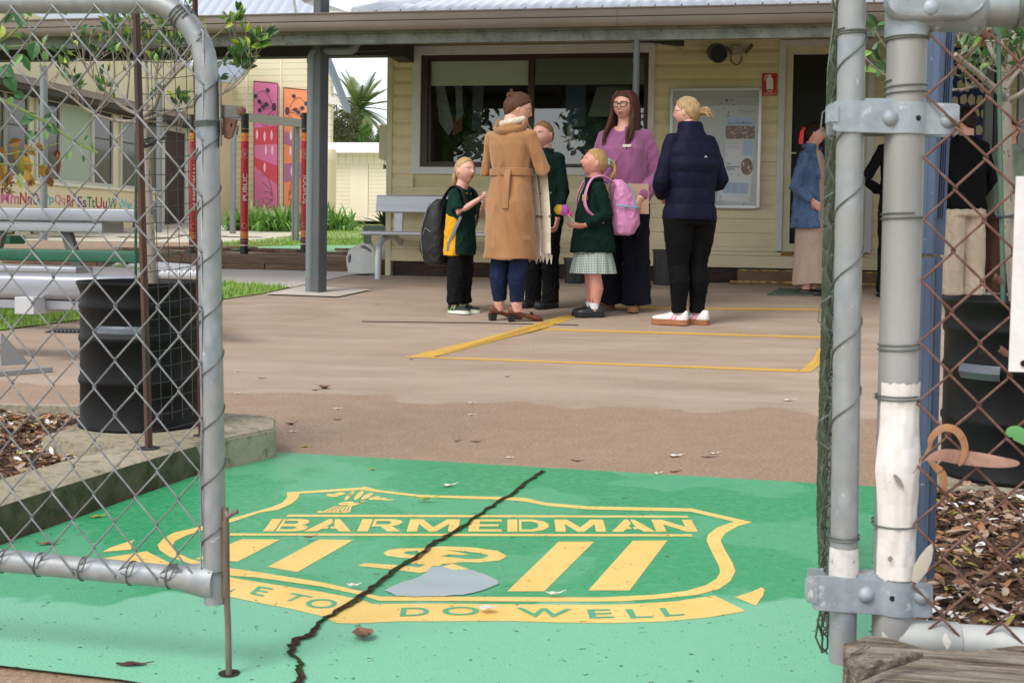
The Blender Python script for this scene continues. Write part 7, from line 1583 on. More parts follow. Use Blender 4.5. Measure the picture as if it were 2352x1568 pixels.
class Person:
    def __init__(s, label, foot, fwd, H, kid=False, group=None, base=None):
        p = base if base is not None else gr(*foot)
        s.root = thing('person', label, 'person', p, math.atan2(-fwd[0], fwd[1]), group); s.H = H; s.kid = kid; s.b = MB()
        s.Hh = H*(.168 if kid else .131)
        s.zs = H*(.768 if kid else .806); s.sw = H*(.092 if kid else .098); s.zneck = H*(.80 if kid else .85)
        s.hc = V((0, H*.012, H-s.Hh*.5))
    def P(s, x, y, z): return V((x, y, z))*s.H
    def arm(s, side, el, wr, r=(.021, .020, .019, .015)):
        sh = V((side*s.sw, 0, s.zs)); e, w_ = s.P(*el), s.P(*wr); H = s.H
        mid = sh.lerp(e, .5); m2 = e.lerp(w_, .4)
        return [sh+V((-side*.02*H, 0, .004*H)), sh, mid, e, m2, w_], [r[0]*H*1.0, r[0]*H, r[1]*1.1*H, r[1]*H, r[2]*1.08*H, r[3]*H]
    def head(s, yaw=0., pitch=0., roll=0., off=(0, 0, 0), skinm=None, jaw=.30, fat=0., noseK=1.):
        s.hm = Matrix.Rotation(yaw, 3, 'Z') @ Matrix.Rotation(pitch, 3, 'X') @ Matrix.Rotation(roll, 3, 'Y')
        s.hc = s.hc+V(off)*s.H; s.hf = headverts(s.Hh, noseK=noseK, jaw=jaw, fat=fat)
        s.b.loft([[s.hc+s.hm @ s.hf(*n) for n in row] for row in sphere_grid((44, 34))])
        nb_ = V((0, -.004*s.H, s.zneck-.03*s.H)); ne = s.hc+s.hm @ V((0, -.08*s.Hh, -.34*s.Hh)); rn = s.Hh*(.24 if s.kid else .27)
        s.b.tube([nb_, nb_.lerp(ne, .5), ne], [rn*1.25, rn, rn], 18)
        for sx_ in (-1, 1):
            e = s.hc+s.hm @ (V((sx_*.352*(1+fat), -.03, -.015))*s.Hh); m2 = MB().ball((0, 0, 0), 1, 12, (.035, .075, .14)); m2.v = [e+s.hm @ (Matrix.Rotation(sx_*-.35, 3, 'Z') @ q)*s.Hh for q in m2.v]; s.b.add(m2.v, m2.f)
    def at(s, x, y, z): return s.hc+s.hm @ (V((x, y, z))*s.Hh)
    def surf(s, x, z, k=1.004):
        # point of the face at lateral x and height z (head units)
        best = None
        nz = z/.5; 
        nx = x/(.36*(1-(.30*(-nz)**1.8 if nz < 0 else 0)))
        ny = math.sqrt(max(.02, 1-min(.98, nx*nx+nz*nz)))
        return s.hc+s.hm @ (s.hf(nx, ny, nz)*k)
    def face(s, eye=S(70, 52, 40), lip=S(176, 98, 92), brow=S(96, 70, 50), smile=0.):
        ew = MB(); ir = MB(); br = MB()
        for sx_ in (-1, 1):
            c = s.surf(sx_*.155, .035, .985); e = MB().ball((0, 0, 0), 1, 10, (.058, .035, .026)); ew.add([c+s.hm @ q*s.Hh for q in e.v], e.f)
            c2 = s.surf(sx_*.152, .035, 1.02); e = MB().ball((0, 0, 0), 1, 10, (.034, .016, .030)); ir.add([c2+s.hm @ q*s.Hh for q in e.v], e.f)
            br.tube([s.surf(sx_*x, z, 1.008) for x, z in ((.07, .10), (.12, .118), (.18, .118), (.235, .095))], [s.Hh*.007, s.Hh*.010, s.Hh*.008, s.Hh*.004], 6)
        ew.build('eye', M('eye_white', S(226, 220, 214), .3), s.root, smooth=60, local=True); ir.build('iris', M('iris_dark', eye, .3), s.root, smooth=60, local=True); br.build('eyebrow', M('brow_%d' % int(brow[0]*1e4), brow, .8), s.root, smooth=60, local=True)
        l_ = MB(); n = 7
        for zz, k in ((-.238, .016), (-.272, .020)):
            l_.tube([s.surf(x*.105, zz+smile*(x*x)*.05+(.012*(1-abs(x)) if zz > -.25 else -.006*(1-abs(x)))-.0, 1.006) for x in [-1+2*i/(n-1) for i in range(n)]], [s.Hh*k*(.25+.75*math.sin(math.pi*(.08+.84*i/(n-1)))) for i in range(n)], 6)
        l_.build('lips', M('lips_%d' % int(lip[0]*1e4), lip, .45), s.root, smooth=60, local=True)
    def hair(s, mat, line=(.9, .75, .05), puff=.085, extra=None, name='hair', low=-.10):
        a, b, c = line; m = MB(); rows = []
        for row in sphere_grid((64, 46)):
            r = []
            for nx, ny, nz in row:
                v = nz*a-ny*b+c; t = max(0, min(1, (v+.06)/.2)); t = t*t*(3-2*t); k = 1+low+(puff-low)*t
                ang = math.atan2(nx, nz+.2); k += t*.012*math.sin(ang*26+noise.noise(V((nx, ny, nz))*4)*5)+t*.02*noise.noise(V((nx, ny, nz))*5)
                hp_ = V((nx*.36, ny*.44 if ny > 0 else ny*.455, nz*.5)) if t > .2 else s.hf(nx, ny, nz)/s.Hh
                if t > .2:
                    q = s.hf(nx, ny, nz)/s.Hh; hp_ = q if ny > -.2 else hp_*.5+q*.5
                r.append(s.hc+s.hm @ (hp_*s.Hh*k))
            rows.append(r)
        m.loft(rows)
        if extra: extra(m)
        return m.build(name, mat, s.root, smooth=70, local=True)
    def finish(s, mat, vox=.0045): return mobj('body', remesh(s.b, vox, 2), mat, s.root)
    def cloth(s, name, mb, mat, vox=.008, disp=(.004, 9, .5), sm_=3): return mobj(name, remesh(mb, vox, sm_, disp), mat, s.root)
    def part(s, name, mb, mat, smooth=60, bevel=0.): return mb.build(name, mat, s.root, smooth=smooth, local=True, bevel=bevel)
    def torso(s, m, rings, n=32, p=2.5):
        m.loft([ell_ring((cx*s.H, cy*s.H, z*s.H), rx*s.H, ry*s.H, n, p) for z, cx, cy, rx, ry in rings]); return m
    def leg(s, m, side, pts, rs, n=16): m.tube([s.P(*q) for q in pts], [r*s.H for r in rs], n)
    def shoe(s, c, yaw, L, mats, style='low', hh=None, h=.07, sole=.022, w_=None):
        """c ground point under ankle (local), L length in metres"""
        ca, sa = math.cos(yaw), math.sin(yaw); w_ = w_ or L*.19
        f = lambda x, y, z: V(c)+V((x*ca-y*sa, x*sa+y*ca, z))
        U_ = MB(); rows = []
        for t, wk, top in ((-.30, .35, .75), (-.27, .66, .95), (-.18, .78, 1.0), (-.02, .78, 1.02), (.12, .78, .82), (.28, .92, .62), (.44, 1., .52), (.58, .88, .44), (.67, .55, .36), (.70, .25, .26)):
            z1 = sole+h*top; rows.append([f(w_*wk*math.copysign(abs(math.cos(a))**.8, math.cos(a)), t*L, sole+(z1-sole)*max(0, math.sin(a))**.75 if math.sin(a) > 0 else sole-.004) for a in [2*math.pi*k/20 for k in range(20)]])
        U_.loft(rows); up = s.part('shoe', U_, mats[0]); 
        S_ = MB(); out = [(-.31, .2), (-.30, .55), (-.24, .78), (-.1, .82), (.1, .82), (.28, .98), (.44, 1.06), (.58, .94), (.68, .6), (.72, .2)]
        ol = [(w_*k*1.02, t*L) for t, k in out]+[(-w_*k*1.02, t*L) for t, k in out[::-1]]
        S_.prism([f(x, y, 0.001) for x, y in ol], (0, 0, sole*1.25)); S_.build('sole', mats[1], up, smooth=40, local=True, bevel=.003)
        return up, f
SK1 = skin('skin_fair', S(226, 176, 156), S(214, 156, 136)); SK2 = skin('skin_pink', S(222, 168, 150), S(208, 146, 128))
kids_g = 'people gathered on the concrete'
# ---------------- boy
p = Person('small blond boy with a black backpack facing the woman in the camel coat', (1055, 719), (.88, -.47), 1.215, True, kids_g); H = p.H
p.head(yaw=-.32, pitch=.04, off=(0, .015, 0)); p.face(smile=1., brow=S(176, 140, 100))
for sd_, el, wr in ((1, (.115, .05, .645), (.035, .165, .738)), (-1, (-.115, .085, .635), (-.022, .175, .742))):
    P_, r = p.arm(sd_, el, wr); p.b.tube(P_, r, 14); d = (P_[5]-P_[3]).normalized(); hand(p.b, P_[5], (d+V((-sd_*.5, .1, .1))).normalized(), V((-sd_*.8, -.3, .1)), .66, 1.0, -sd_)
p.leg(p.b, 1, [(.05, 0, .42), (.052, 0, .1), (.052, .0, .03)], (.04, .03, .025)); p.leg(p.b, -1, [(-.05, 0, .42), (-.052, 0, .1), (-.052, .0, .03)], (.04, .03, .025))
p.torso(p.b, [(.42, 0, 0, .08, .06), (.6, 0, 0, .085, .062), (.74, 0, 0, .095, .06), (.79, 0, 0, .05, .045)])
p.finish(SK1, .0042)
gm = fabric('bottle_green_shirt', S(20, 52, 44), bs=11, bstr=.7); ym = fabric('gold_panel', S(232, 168, 24), bs=12, bstr=.7)
m = MB(); p.torso(m, [(.375, 0, .005, .112, .085), (.45, 0, .005, .112, .085), (.58, 0, 0, .108, .08), (.70, 0, 0, .108, .076), (.765, 0, -.002, .085, .062), (.80, 0, 0, .052, .05)])
for sd_, el in ((1, (.115, .05, .645)), (-1, (-.115, .085, .635))):
    sh = V((sd_*p.sw, 0, p.zs)); e = p.P(*el); m.tube([sh+V((-sd_*.03, 0, .005)), sh, sh.lerp(e, .5), sh.lerp(e, .86)], [.046, .05, .05, .055], 16)
p.cloth('shirt', m, gm, .007, (.005, 12, .5))
m = MB(); p.torso(m, [(.372, .07, -.012, .048, .062), (.45, .075, -.012, .042, .060), (.60, .072, -.008, .040, .056), (.655, .07, -.005, .03, .05)], 20); p.torso(m, [(.372, -.07, .0, .046, .07), (.45, -.075, .0, .042, .066), (.60, -.072, .0, .038, .06), (.655, -.07, 0, .03, .05)], 20); p.cloth('side_panel', m, ym, .007, (.005, 12, .5))
m = MB()
for i in range(2): m.tube([p.P(.058*math.cos(a), .052*math.sin(a)+.004, .797+.012*i-.022*max(0, math.sin(a))) for a in [math.pi*(.5+.12)+math.pi*1.76*k/18 for k in range(19)]], .0085, 7)
p.part('collar', m, gm); p.part('collar_stripe', MB().tube([p.P(.066*math.cos(a), .060*math.sin(a)+.004, .790-.022*max(0, math.sin(a))) for a in [math.pi*.62+math.pi*1.76*k/18 for k in range(19)]], .0045, 6), ym)
bkf = fabric('black_trackpants', S(22, 22, 24), bs=9, bstr=.8)
m = MB(); p.torso(m, [(.40, 0, 0, .10, .076), (.46, 0, 0, .10, .076)])
for sd_ in (-1, 1): p.leg(m, sd_, [(sd_*.048, 0, .44), (sd_*.054, .004, .28), (sd_*.056, -.003, .12), (sd_*.056, -.002, .075), (sd_*.055, .0, .055)], (.062, .056, .052, .054, .036))
p.cloth('trousers', m, bkf, .007, (.005, 13, .6))
shm = M('sneaker_black', S(30, 30, 32), .6, col2=S(54, 56, 58), vs=60, vt=(.55, .6)); slm = M('sneaker_sole', S(226, 228, 220), .5, col2=S(190, 206, 120), vs=5, vt=(.5, .56)); gsm = M('sneaker_green', S(130, 200, 130), .5)
for sd_, yw in ((1, -.10), (-1, .06)):
    up, f = p.shoe((sd_*.054*H, .0, 0), yw, .20, (shm, slm), h=.062, w_=.036)
    q = MB()
    for k in range(4): q.tube([f(-.016, .028+.016*k, .078-.009*k), f(0, .03+.016*k, .086-.010*k), f(.016, .028+.016*k, .078-.009*k)], .0028, 5)
    for k in range(2): q.tube([f(.034*1, -.02+.03*k, .03), f(.033, .0+.03*k, .06)], .004, 5)
    q.build('lace', gsm, up, local=True)
bh = hairm('hair_blond', S(208, 176, 130), S(150, 118, 82))
def ex(m):
    for k in range(9):
        a = -.5+k*.125; m.tube([p.at(.3*math.sin(a*2.2), -.36*math.cos(a*1.5), -.10), p.at(.31*math.sin(a*2.2), -.40*math.cos(a*1.2), -.35), p.at(.28*math.sin(a*2.2), -.38, -.56+U(-.03, .03))], [.018, .017, .006], 7)
p.hair(bh, (.9, .72, -.02), .05, ex)
bp_ = thing('backpack', 'black school backpack with grey piping on the back of the blond boy', 'backpack', p.root.location, p.root.rotation_euler.z)
bkp = fabric('backpack_black', S(26, 26, 30), S(16, 16, 18), .6, 14, .5); gry = M('strap_webbing', S(116, 116, 118), .7)
m = MB(); p_ = p
m.loft([ell_ring((0, (-.175)*H+oy, z*H), rx*H, ry*H, 28, 3) for z, rx, ry, oy in ((.305, .07, .045, .03), (.32, .10, .075, .015), (.40, .115, .095, 0), (.52, .115, .09, 0), (.62, .105, .075, .01), (.70, .085, .05, .03), (.735, .05, .03, .045))])
o = mobj('bag', remesh(m, .008, 3, (.004, 9, .6)), bkp, bp_)
m = MB()
for sd_ in (-1, 1):
    m.tube(sm([V((sd_*.07*H, -.09*H, .73*H)), V((sd_*.074*H, -.02*H, .812*H)), V((sd_*.078*H, .055*H, .79*H)), V((sd_*.083*H, .088*H, .70*H)), V((sd_*.105*H, .07*H, .62*H))], 6), .024, 8, flat=.35, up=V((1, 0, 0)))
m.build('shoulder_strap', bkp, bp_, smooth=60, local=True)
m = MB()
for sd_ in (-1, 1): m.tube(sm([V((sd_*.108*H, .068*H, .63*H)), V((sd_*.118*H, .03*H, .54*H)), V((sd_*.118*H, -.01*H, .46*H)), V((sd_*.112*H, -.03*H, .385*H))], 5), .014, 6, flat=.25, up=V((0, 1, 0)))
m.build('webbing', gry, bp_, smooth=60, local=True)
m = MB(); m.tube(sm([V((.112*H, -.215*H, .36*H)), V((.118*H, -.225*H, .50*H)), V((.107*H, -.20*H, .64*H)), V((.08*H, -.185*H, .71*H))], 5), .0045, 6); m.tube([V((.1175*H, -.15*H, .52*H)), V((.121*H, -.19*H, .545*H)), V((.112*H, -.215*H, .50*H))], .004, 6); m.build('piping', gry, bp_, smooth=60, local=True)
# ---------------- woman in the camel coat
p = Person('woman in a belted camel coat and cream scarf seen from behind', (1168, 737), (.55, .83), 1.70, False, kids_g); H = p.H
p.head(yaw=-.92, pitch=-.30, off=(.004, .03, -.006)); p.face(brow=S(70, 50, 40))
for sd_, el, wr in ((1, (.148, .035, .655), (.05, .17, .70)), (-1, (-.150, .03, .655), (-.05, .165, .675))):
    P_, r = p.arm(sd_, el, wr); p.b.tube(P_, r, 14); hand(p.b, P_[5], V((-sd_*.45, .5, .55)), V((-sd_*.7, -.5, .2)), .9, .8, -sd_)
for sd_ in (-1, 1): p.leg(p.b, sd_, [(sd_*.055, 0, .45), (sd_*.05, .004, .28), (sd_*.048, -.012, .18), (sd_*.046, -.008, .075), (sd_*.046, .0, .045)], (.05, .036, .036, .023, .022))
p.torso(p.b, [(.45, 0, 0, .09, .06), (.6, 0, 0, .07, .045), (.74, 0, 0, .08, .05), (.84, 0, 0, .04, .036)])
p.finish(SK1)
cm = fabric('camel_wool', S(172, 126, 86), S(150, 108, 70), .92, 7, .6, .02, (1, 1, .35), 160, .3)
m = MB(); p.torso(m, [(.272, .005, .0, .118, .092), (.30, .005, .0, .117, .090), (.42, .002, -.004, .112, .086), (.52, 0, -.008, .106, .082), (.60, 0, 0, .094, .070), (.645, 0, .004, .086, .064), (.70, 0, 0, .091, .068), (.765, 0, -.004, .098, .070), (.80, 0, -.004, .094, .062), (.825, 0, -.002, .076, .054), (.85, 0, 0, .058, .048), (.868, 0, .002, .050, .046)])
for sd_, el, wr in ((1, (.148, .035, .655), (.05, .17, .70)), (-1, (-.150, .03, .655), (-.05, .165, .675))):
    P_, r = p.arm(sd_, el, wr); m.tube([P_[0], P_[1], P_[2], P_[3], P_[4], P_[3].lerp(P_[5], .88)], [.044, .050, .050, .049, .047, .046], 18)
p.cloth('coat', m, cm, .008, (.008, 6, .45))
m = MB(); m.loft([ell_ring((0, .006*H, z*H), rx*H, ry*H, 32, 2.4) for z, rx, ry in ((.632, .094, .070), (.634, .099, .075), (.662, .099, .075), (.664, .094, .070))]); b_ = p.part('belt', m, cm, 40)
m = MB(); m.tube(sm([p.P(.030, -.068, .655), p.P(.034, -.082, .62), p.P(.036, -.090, .56), p.P(.034, -.094, .49)], 4), .026, 8, flat=.18, up=V((1, 0, 0))); m.build('belt_tail', cm, b_, smooth=60, local=True)
m = MB(); m.tube([p.P(.070*math.cos(a), .058*math.sin(a)-.004, .862-.022*math.sin(a)*-1*(1 if math.sin(a) < 0 else .2)-(.02 if math.sin(a) < 0 else 0)) for a in [math.pi*(.75)+math.pi*1.5*k/20 for k in range(21)]], .030, 10, flat=.5); p.part('coat_collar', m, cm)
sc_m = fabric('cream_scarf', S(226, 216, 196), S(200, 188, 166), .95, 14, .8, .02, (1, 1, .6), 120, .3)
m = MB(); m.tube([p.P(.048*math.cos(a), .046*math.sin(a)+.008, .868+.012*math.sin(a+.6)) for a in [2*math.pi*k/20 for k in range(20)]], .026, 12, close=True, flat=.8)
m.tube(sm([p.P(.035, .05, .868), p.P(.068, .078, .80), p.P(.098, .09, .70), p.P(.118, .085, .58), p.P(.128, .090, .44), p.P(.130, .090, .30)], 5), [.032]*4+[.042]*4+[.055]*5+[.070]*13, 10, flat=.16, up=V((1, -.4, 0)))
m.tube(sm([p.P(.0, .06, .87), p.P(.02, .085, .76), p.P(.05, .095, .6), p.P(.06, .11, .42), p.P(.055, .112, .285)], 5), .07, 10, flat=.16, up=V((1, -.3, 0)))
sf = p.part('scarf', m, sc_m)
m = MB()
for k in range(16):
    x = .01+.15*k/15; q = p.P(x, .112-.02*k/15, .292+.004*(k % 3)); m.tube([q, q+V((U(-.006, .006), 0, -.03)), q+V((U(-.01, .01), U(-.008, .008), -.062+U(-.012, .012)))], [.0055, .0062, .0035], 6)
m.build('fringe', sc_m, sf, smooth=60, local=True)
m = MB()
for z in (.46, .56): m.tube([p.P(.078, .088, z), p.P(.128, .094, z-.002), p.P(.165, .066, z)], .008, 5)
m.build('scarf_check', M('scarf_grey', S(110, 100, 92), .9), sf, local=True)
jn = fabric('blue_jeans', S(34, 46, 76), S(22, 31, 54), .85, 12, .5)
m = MB(); p.torso(m, [(.44, 0, 0, .096, .07), (.52, 0, 0, .09, .07)])
for sd_ in (-1, 1): p.leg(m, sd_, [(sd_*.052, 0, .47), (sd_*.05, .004, .28), (sd_*.048, -.010, .19), (sd_*.046, -.006, .10), (sd_*.046, -.004, .088)], (.056, .042, .042, .031, .031))
p.cloth('jeans', m, jn, .007, (.003, 14, .8))
lt = M('brown_leather', S(122, 66, 44), .35, col2=S(96, 50, 34), vs=18); hl = M('heel_black', S(30, 26, 24), .4)
for sd_, yw, oy in ((1, -.75, .02), (-1, -.55, .0)):
    ca, sa = math.cos(yw), math.sin(yw); c = V((sd_*.047*H, oy-.01, 0)); f = lambda x, y, z: c+V((x*ca-y*sa, x*sa+y*ca, z)); m = MB(); rows = []
    for t, wk, z0, z1 in ((-.075, .4, .055, .115), (-.065, .8, .048, .118), (-.03, .9, .046, .098), (.02, .85, .040, .068), (.07, .92, .022, .058), (.11, 1.1, .008, .056), (.145, 1.05, .004, .046), (.175, .72, .003, .034), (.19, .3, .003, .022)):
        rows.append([f(.032*wk*math.cos(a), t, (z0+z1)/2+(z1-z0)/2*math.sin(a)) for a in [2*math.pi*k/16 for k in range(16)]])
    m.loft(rows); sh_ = p.part('pump_shoe', m, lt)
    m = MB(); m.hexa([f(x, y, 0.001) for x, y in ((-.024, -.075), (.024, -.075), (.022, -.03), (-.022, -.03))]+[f(x, y, .056) for x, y in ((-.029, -.078), (.029, -.078), (.027, -.022), (-.027, -.022))]); m.build('block_heel', hl, sh_, local=True, bevel=.003)
    m = MB(); m.tube([f(-.02, .10, .058), f(0, .105, .068), f(.02, .10, .058)], .006, 6); m.tube([f(-.014, .125, .052), f(.014, .085, .068)], .004, 5); m.build('tassel_bow', hl, sh_, local=True)
brh = hairm('hair_dark_brown', S(104, 68, 46), S(58, 37, 26))
def ex(m):
    b0 = p.at(0, -.30, .34); m2 = MB().ball((0, 0, 0), 1, 14, (.24, .22, .16)); m.add([b0+p.hm @ q*p.Hh*(1+.12*noise.noise(q*4)) for q in m2.v], m2.f)
    for k in range(18): a = U(0, 6.28); m.tube([b0+p.hm @ V((.16*math.cos(a), -.08, .16*math.sin(a)))*p.Hh, b0+p.hm @ V((.23*math.cos(a+.4), -.12+U(-.06, .06), .23*math.sin(a+.4)))*p.Hh], [.006, .002], 5)
p.hair(brh, (.9, .75, .06), .12, ex)
m = MB()
for sx_ in (-1, 1):
    m.tube([p.at(sx_*.155+.1*math.cos(t), .44, .03+.09*math.sin(t)) for t in [2*math.pi*k/18 for k in range(18)]], .0018, 5, close=True); m.tube([p.at(sx_*.255, .43, .05), p.at(sx_*.37, .0, .04)], .0018, 5)
m.tube([p.at(-.055, .46, .05), p.at(.055, .46, .05)], .0018, 5); p.part('glasses', m, M('thin_metal', S(170, 150, 120), .3, .8))
m = MB()
for sx_ in (-1, 1): m.tube([p.at(sx_*.37+.0, -.02+.03*math.cos(t), -.15+.034*math.sin(t)) for t in [2*math.pi*k/14 for k in range(14)]], .0018, 5, close=True)
p.part('earring', m, M('gold', S(220, 180, 90), .3, .9))
# ---------------- school girl behind the coat
dgf = fabric('bottle_green_fleece', S(16, 42, 36), S(10, 30, 26), .95, 9, .6, .02, (1, 1, .5), 140, .3)
p = Person('tall girl in a dark green school jumper half hidden behind the camel coat', (1244, 706), (-.62, -.78), 1.52, False, kids_g); H = p.H
p.Hh = H*.145; p.hc = V((0, H*.012, H-p.Hh*.5)); p.head(yaw=.05, pitch=-.05); p.face(brow=S(110, 80, 56))
for sd_, el, wr in ((-1, (-.135, .0, .62), (-.14, .06, .475)), (1, (.13, .02, .62), (.10, .1, .5))):
    P_, r = p.arm(sd_, el, wr); p.b.tube(P_, r, 14); hand(p.b, P_[5], V((0, .25, -1)), V((-sd_, .2, 0)), .85, .75, -sd_)
for sd_ in (-1, 1): p.leg(p.b, sd_, [(sd_*.05, 0, .45), (sd_*.05, 0, .1), (sd_*.05, .0, .03)], (.045, .03, .025))
p.torso(p.b, [(.45, 0, 0, .08, .06), (.6, 0, 0, .08, .06), (.74, 0, 0, .09, .06), (.83, 0, 0, .05, .04)]); p.finish(SK2)
m = MB(); p.torso(m, [(.44, 0, 0, .108, .082), (.47, 0, 0, .112, .086), (.6, 0, 0, .108, .08), (.74, 0, 0, .112, .078), (.80, 0, 0, .096, .06), (.835, 0, 0, .055, .05), (.858, 0, .004, .05, .05)])
for sd_, el, wr in ((-1, (-.135, .0, .62), (-.14, .06, .475)), (1, (.13, .02, .62), (.10, .1, .5))):
    P_, r = p.arm(sd_, el, wr); m.tube([P_[0], P_[1], P_[2], P_[3], P_[4], P_[3].lerp(P_[5], .94)], [.046, .050, .048, .046, .043, .038], 16)
p.cloth('jumper', m, dgf, .008, (.006, 9, .5))
bdg = M('badge_gold', S(196, 170, 60), .7)
m = MB(); m.poly([p.P(-.062+.016*x, .088, .735+.018*y) for x, y in ((-1, 1), (1, 1), (1, -.2), (0, -1.2), (-1, -.2))]); p.part('crest_badge', m, bdg)
m = MB(); p.torso(m, [(.42, 0, 0, .095, .07), (.5, 0, 0, .095, .07)])
for sd_ in (-1, 1): p.leg(m, sd_, [(sd_*.05, 0, .46), (sd_*.055, .004, .28), (sd_*.058, -.002, .12), (sd_*.058, .0, .035)], (.06, .05, .045, .046))
p.cloth('trousers', m, bkf, .008, (.005, 12, .6))
bs_m = M('black_shoe', S(26, 26, 28), .35, col2=S(44, 44, 46), vs=14); bs2 = M('black_sole', S(22, 22, 23), .6)
for sd_ in (-1, 1): p.shoe((sd_*.058*H, 0, 0), .1*sd_, .25, (bs_m, bs2), h=.075)
p.hair(hairm('hair_fair_brown', S(150, 116, 84), S(110, 82, 58)), (.9, .72, .0), .06)
pa = thing('paper_sheet', 'pale lilac paper sheet hanging from the hand of the half hidden girl', 'paper', p.root.location, p.root.rotation_euler.z)
c = p.P(-.13, .09, .43); m = MB(); rows = []
for i in range(6): rows.append([c+V((.0, .03-.01*i*.4, -.045*i)), c+V((.05, .06+.012*math.sin(i), -.045*i-.01)), c+V((.10, .07+.01*math.cos(i), -.045*i))])
for r0, r1 in zip(rows, rows[1:]): m.add(r0+r1, [(0, 1, 4, 3), (1, 2, 5, 4)])
m.build('sheet', M('paper_lilac', S(216, 212, 226), .7), pa, smooth=60, local=True, recalc=False)
# ---------------- pony tail girl
p = Person('little blond girl with a ponytail, green jumper and gingham skirt looking up', (1360, 727), (-.985, -.17), 1.285, True, kids_g); H = p.H
p.head(yaw=0., pitch=.22, off=(0, -.012, 0)); p.face(smile=1., brow=S(190, 150, 110))
arms = ((-1, (-.122, -.045, .610), (-.105, .075, .545)), (1, (.115, -.01, .61), (.07, .08, .55)))
for sd_, el, wr in arms:
    P_, r = p.arm(sd_, el, wr); p.b.tube(P_, r, 14); hand(p.b, P_[5], V((0, 1, -.12)), V((-sd_*.7, 0, .7)), .66, .45, -sd_)
for sd_ in (-1, 1): p.leg(p.b, sd_, [(sd_*.05, 0, .42), (sd_*.046, 0.0, .245), (sd_*.046, -.012, .17), (sd_*.045, -.004, .075), (sd_*.045, 0, .035)], (.052, .040, .043, .028, .027))
p.torso(p.b, [(.42, 0, 0, .085, .07), (.6, 0, .01, .09, .075), (.74, 0, 0, .092, .062), (.79, 0, 0, .05, .045)]); p.finish(skin('skin_rosy', S(220, 160, 142), S(202, 136, 120)), .0042)
m = MB(); p.torso(m, [(.385, 0, .002, .118, .136), (.41, 0, .002, .116, .134), (.52, 0, .004, .110, .116), (.64, 0, .006, .106, .096), (.73, 0, 0, .108, .076), (.775, 0, -.004, .085, .062), (.805, 0, .002, .055, .056), (.83, 0, .008, .050, .054)])
for sd_, el, wr in arms:
    P_, r = p.arm(sd_, el, wr); m.tube([P_[0], P_[1], P_[2], P_[3], P_[4], P_[3].lerp(P_[5], .95)], [.052, .058, .056, .052, .046, .038], 16)
p.cloth('jumper', m, dgf, .007, (.006, 10, .5))
m = MB(); m.poly([p.P(-.055+.003*y, .078+.0-.012*x-.002, .715+.026*y) for x, y in ((-1.4, 1), (1.4, 1), (1.4, -.2), (0, -1.2), (-1.4, -.2))])
bd_ = MB().poly([p.P(-.075-.014*x*.6, .075-.014*x*1., .700+.026*y) for x, y in ((-1, 1), (1, 1), (1, -.2), (0, -1.2), (-1, -.2))]); p.part('crest_badge', bd_, bdg)
g = NG('green_gingham'); wx_ = g.n.new('ShaderNodeSeparateXYZ'); g.l.new(g.map(), wx_.inputs[0]); ang = g.math('ARCTAN2', wx_.outputs[0], wx_.outputs[1])
sa_ = g.math('GREATER_THAN', g.math('FRACT', g.math('MULTIPLY', ang, 13.)), .5); sb_ = g.math('GREATER_THAN', g.math('FRACT', g.math('DIVIDE', wx_.outputs[2], .0125)), .5)
g.set('Base Color', g.mix(g.math('MULTIPLY', g.math('ADD', sa_, sb_), .5), S(218, 226, 220), S(26, 84, 66))); g.set('Roughness', .85); g.bump(g.noise(g.map((1, 1, .2)), 16, 3), .6, .02)
m = MB(); rows = []
for z, rx, ry in ((.42, .105, .10), (.38, .112, .112), (.31, .118, .130), (.262, .122, .138), (.260, .118, .134)):
    rows.append([V((rx*H*math.cos(t)*(1+(.05*(.42-z)/.16)*math.sin(t*13)), ry*H*math.sin(t)*(1+(.05*(.42-z)/.16)*math.sin(t*13)), z*H)) for t in [2*math.pi*k/130 for k in range(130)]])
m.loft(rows, cap=False); p.part('gingham_skirt', m, g.m)
for sd_ in (-1, 1):
    up, f = p.shoe((sd_*.046*H, -.012, 0), .06*sd_, .225, (bs_m, bs2), h=.078, sole=.026, w_=.042)
    q = MB()
    for k in range(3): q.tube([f(-.02, .03+.02*k, .092-.012*k), f(0, .034+.02*k, .103-.013*k), f(.02, .03+.02*k, .092-.012*k)], .003, 5)
    for a in (-.8, .8): q.tube(sm([f(0, .03, .104), f(.022*a, .035, .135), f(.045*a, .03, .128), f(.03*a, .028, .108), f(0, .03, .104)], 4), .0024, 5)
    q.build('lace', bs2, up, local=True)
p.part('sock', MB().tube([p.P(-.045, 0, .05), p.P(-.045, 0, .085)], .039, 16).tube([p.P(.045, 0, .05), p.P(.045, 0, .085)], .039, 16), M('sock_white', S(226, 226, 226), .9))
hg = hairm('hair_golden', S(206, 168, 116), S(148, 112, 72))
def ex(m):
    b0 = p.at(-.06, -.44, .12)
    for k in range(26):
        a = U(0, 6.28); r = U(.0, .11); m.tube(sm([b0+p.hm @ (V((.08*math.cos(a), 0, .08*math.sin(a)))*p.Hh), b0+p.hm @ V((r*math.cos(a), -.20, .02+r*math.sin(a)))*p.Hh, b0+p.hm @ V((1.4*r*math.cos(a), -.30+U(-.05, .03), -.25+r*math.sin(a)))*p.Hh, b0+p.hm @ V((1.2*r*math.cos(a), -.25+U(-.06, .06), -.52+U(-.08, .08)))*p.Hh], 4), [.009]*9+[.008, .006, .004, .002], 6)
    for k in range(8): a = U(-1, 1); m.tube(sm([p.at(.32*a, .1, .42), p.at(.36*a, -.1, .5+U(0, .06)), p.at(.3*a, -.3, .42)], 3), .0016, 4)
p.hair(hg, (.9, .74, .02), .06, ex)
m = MB(); b0 = p.at(-.06, -.45, .12)
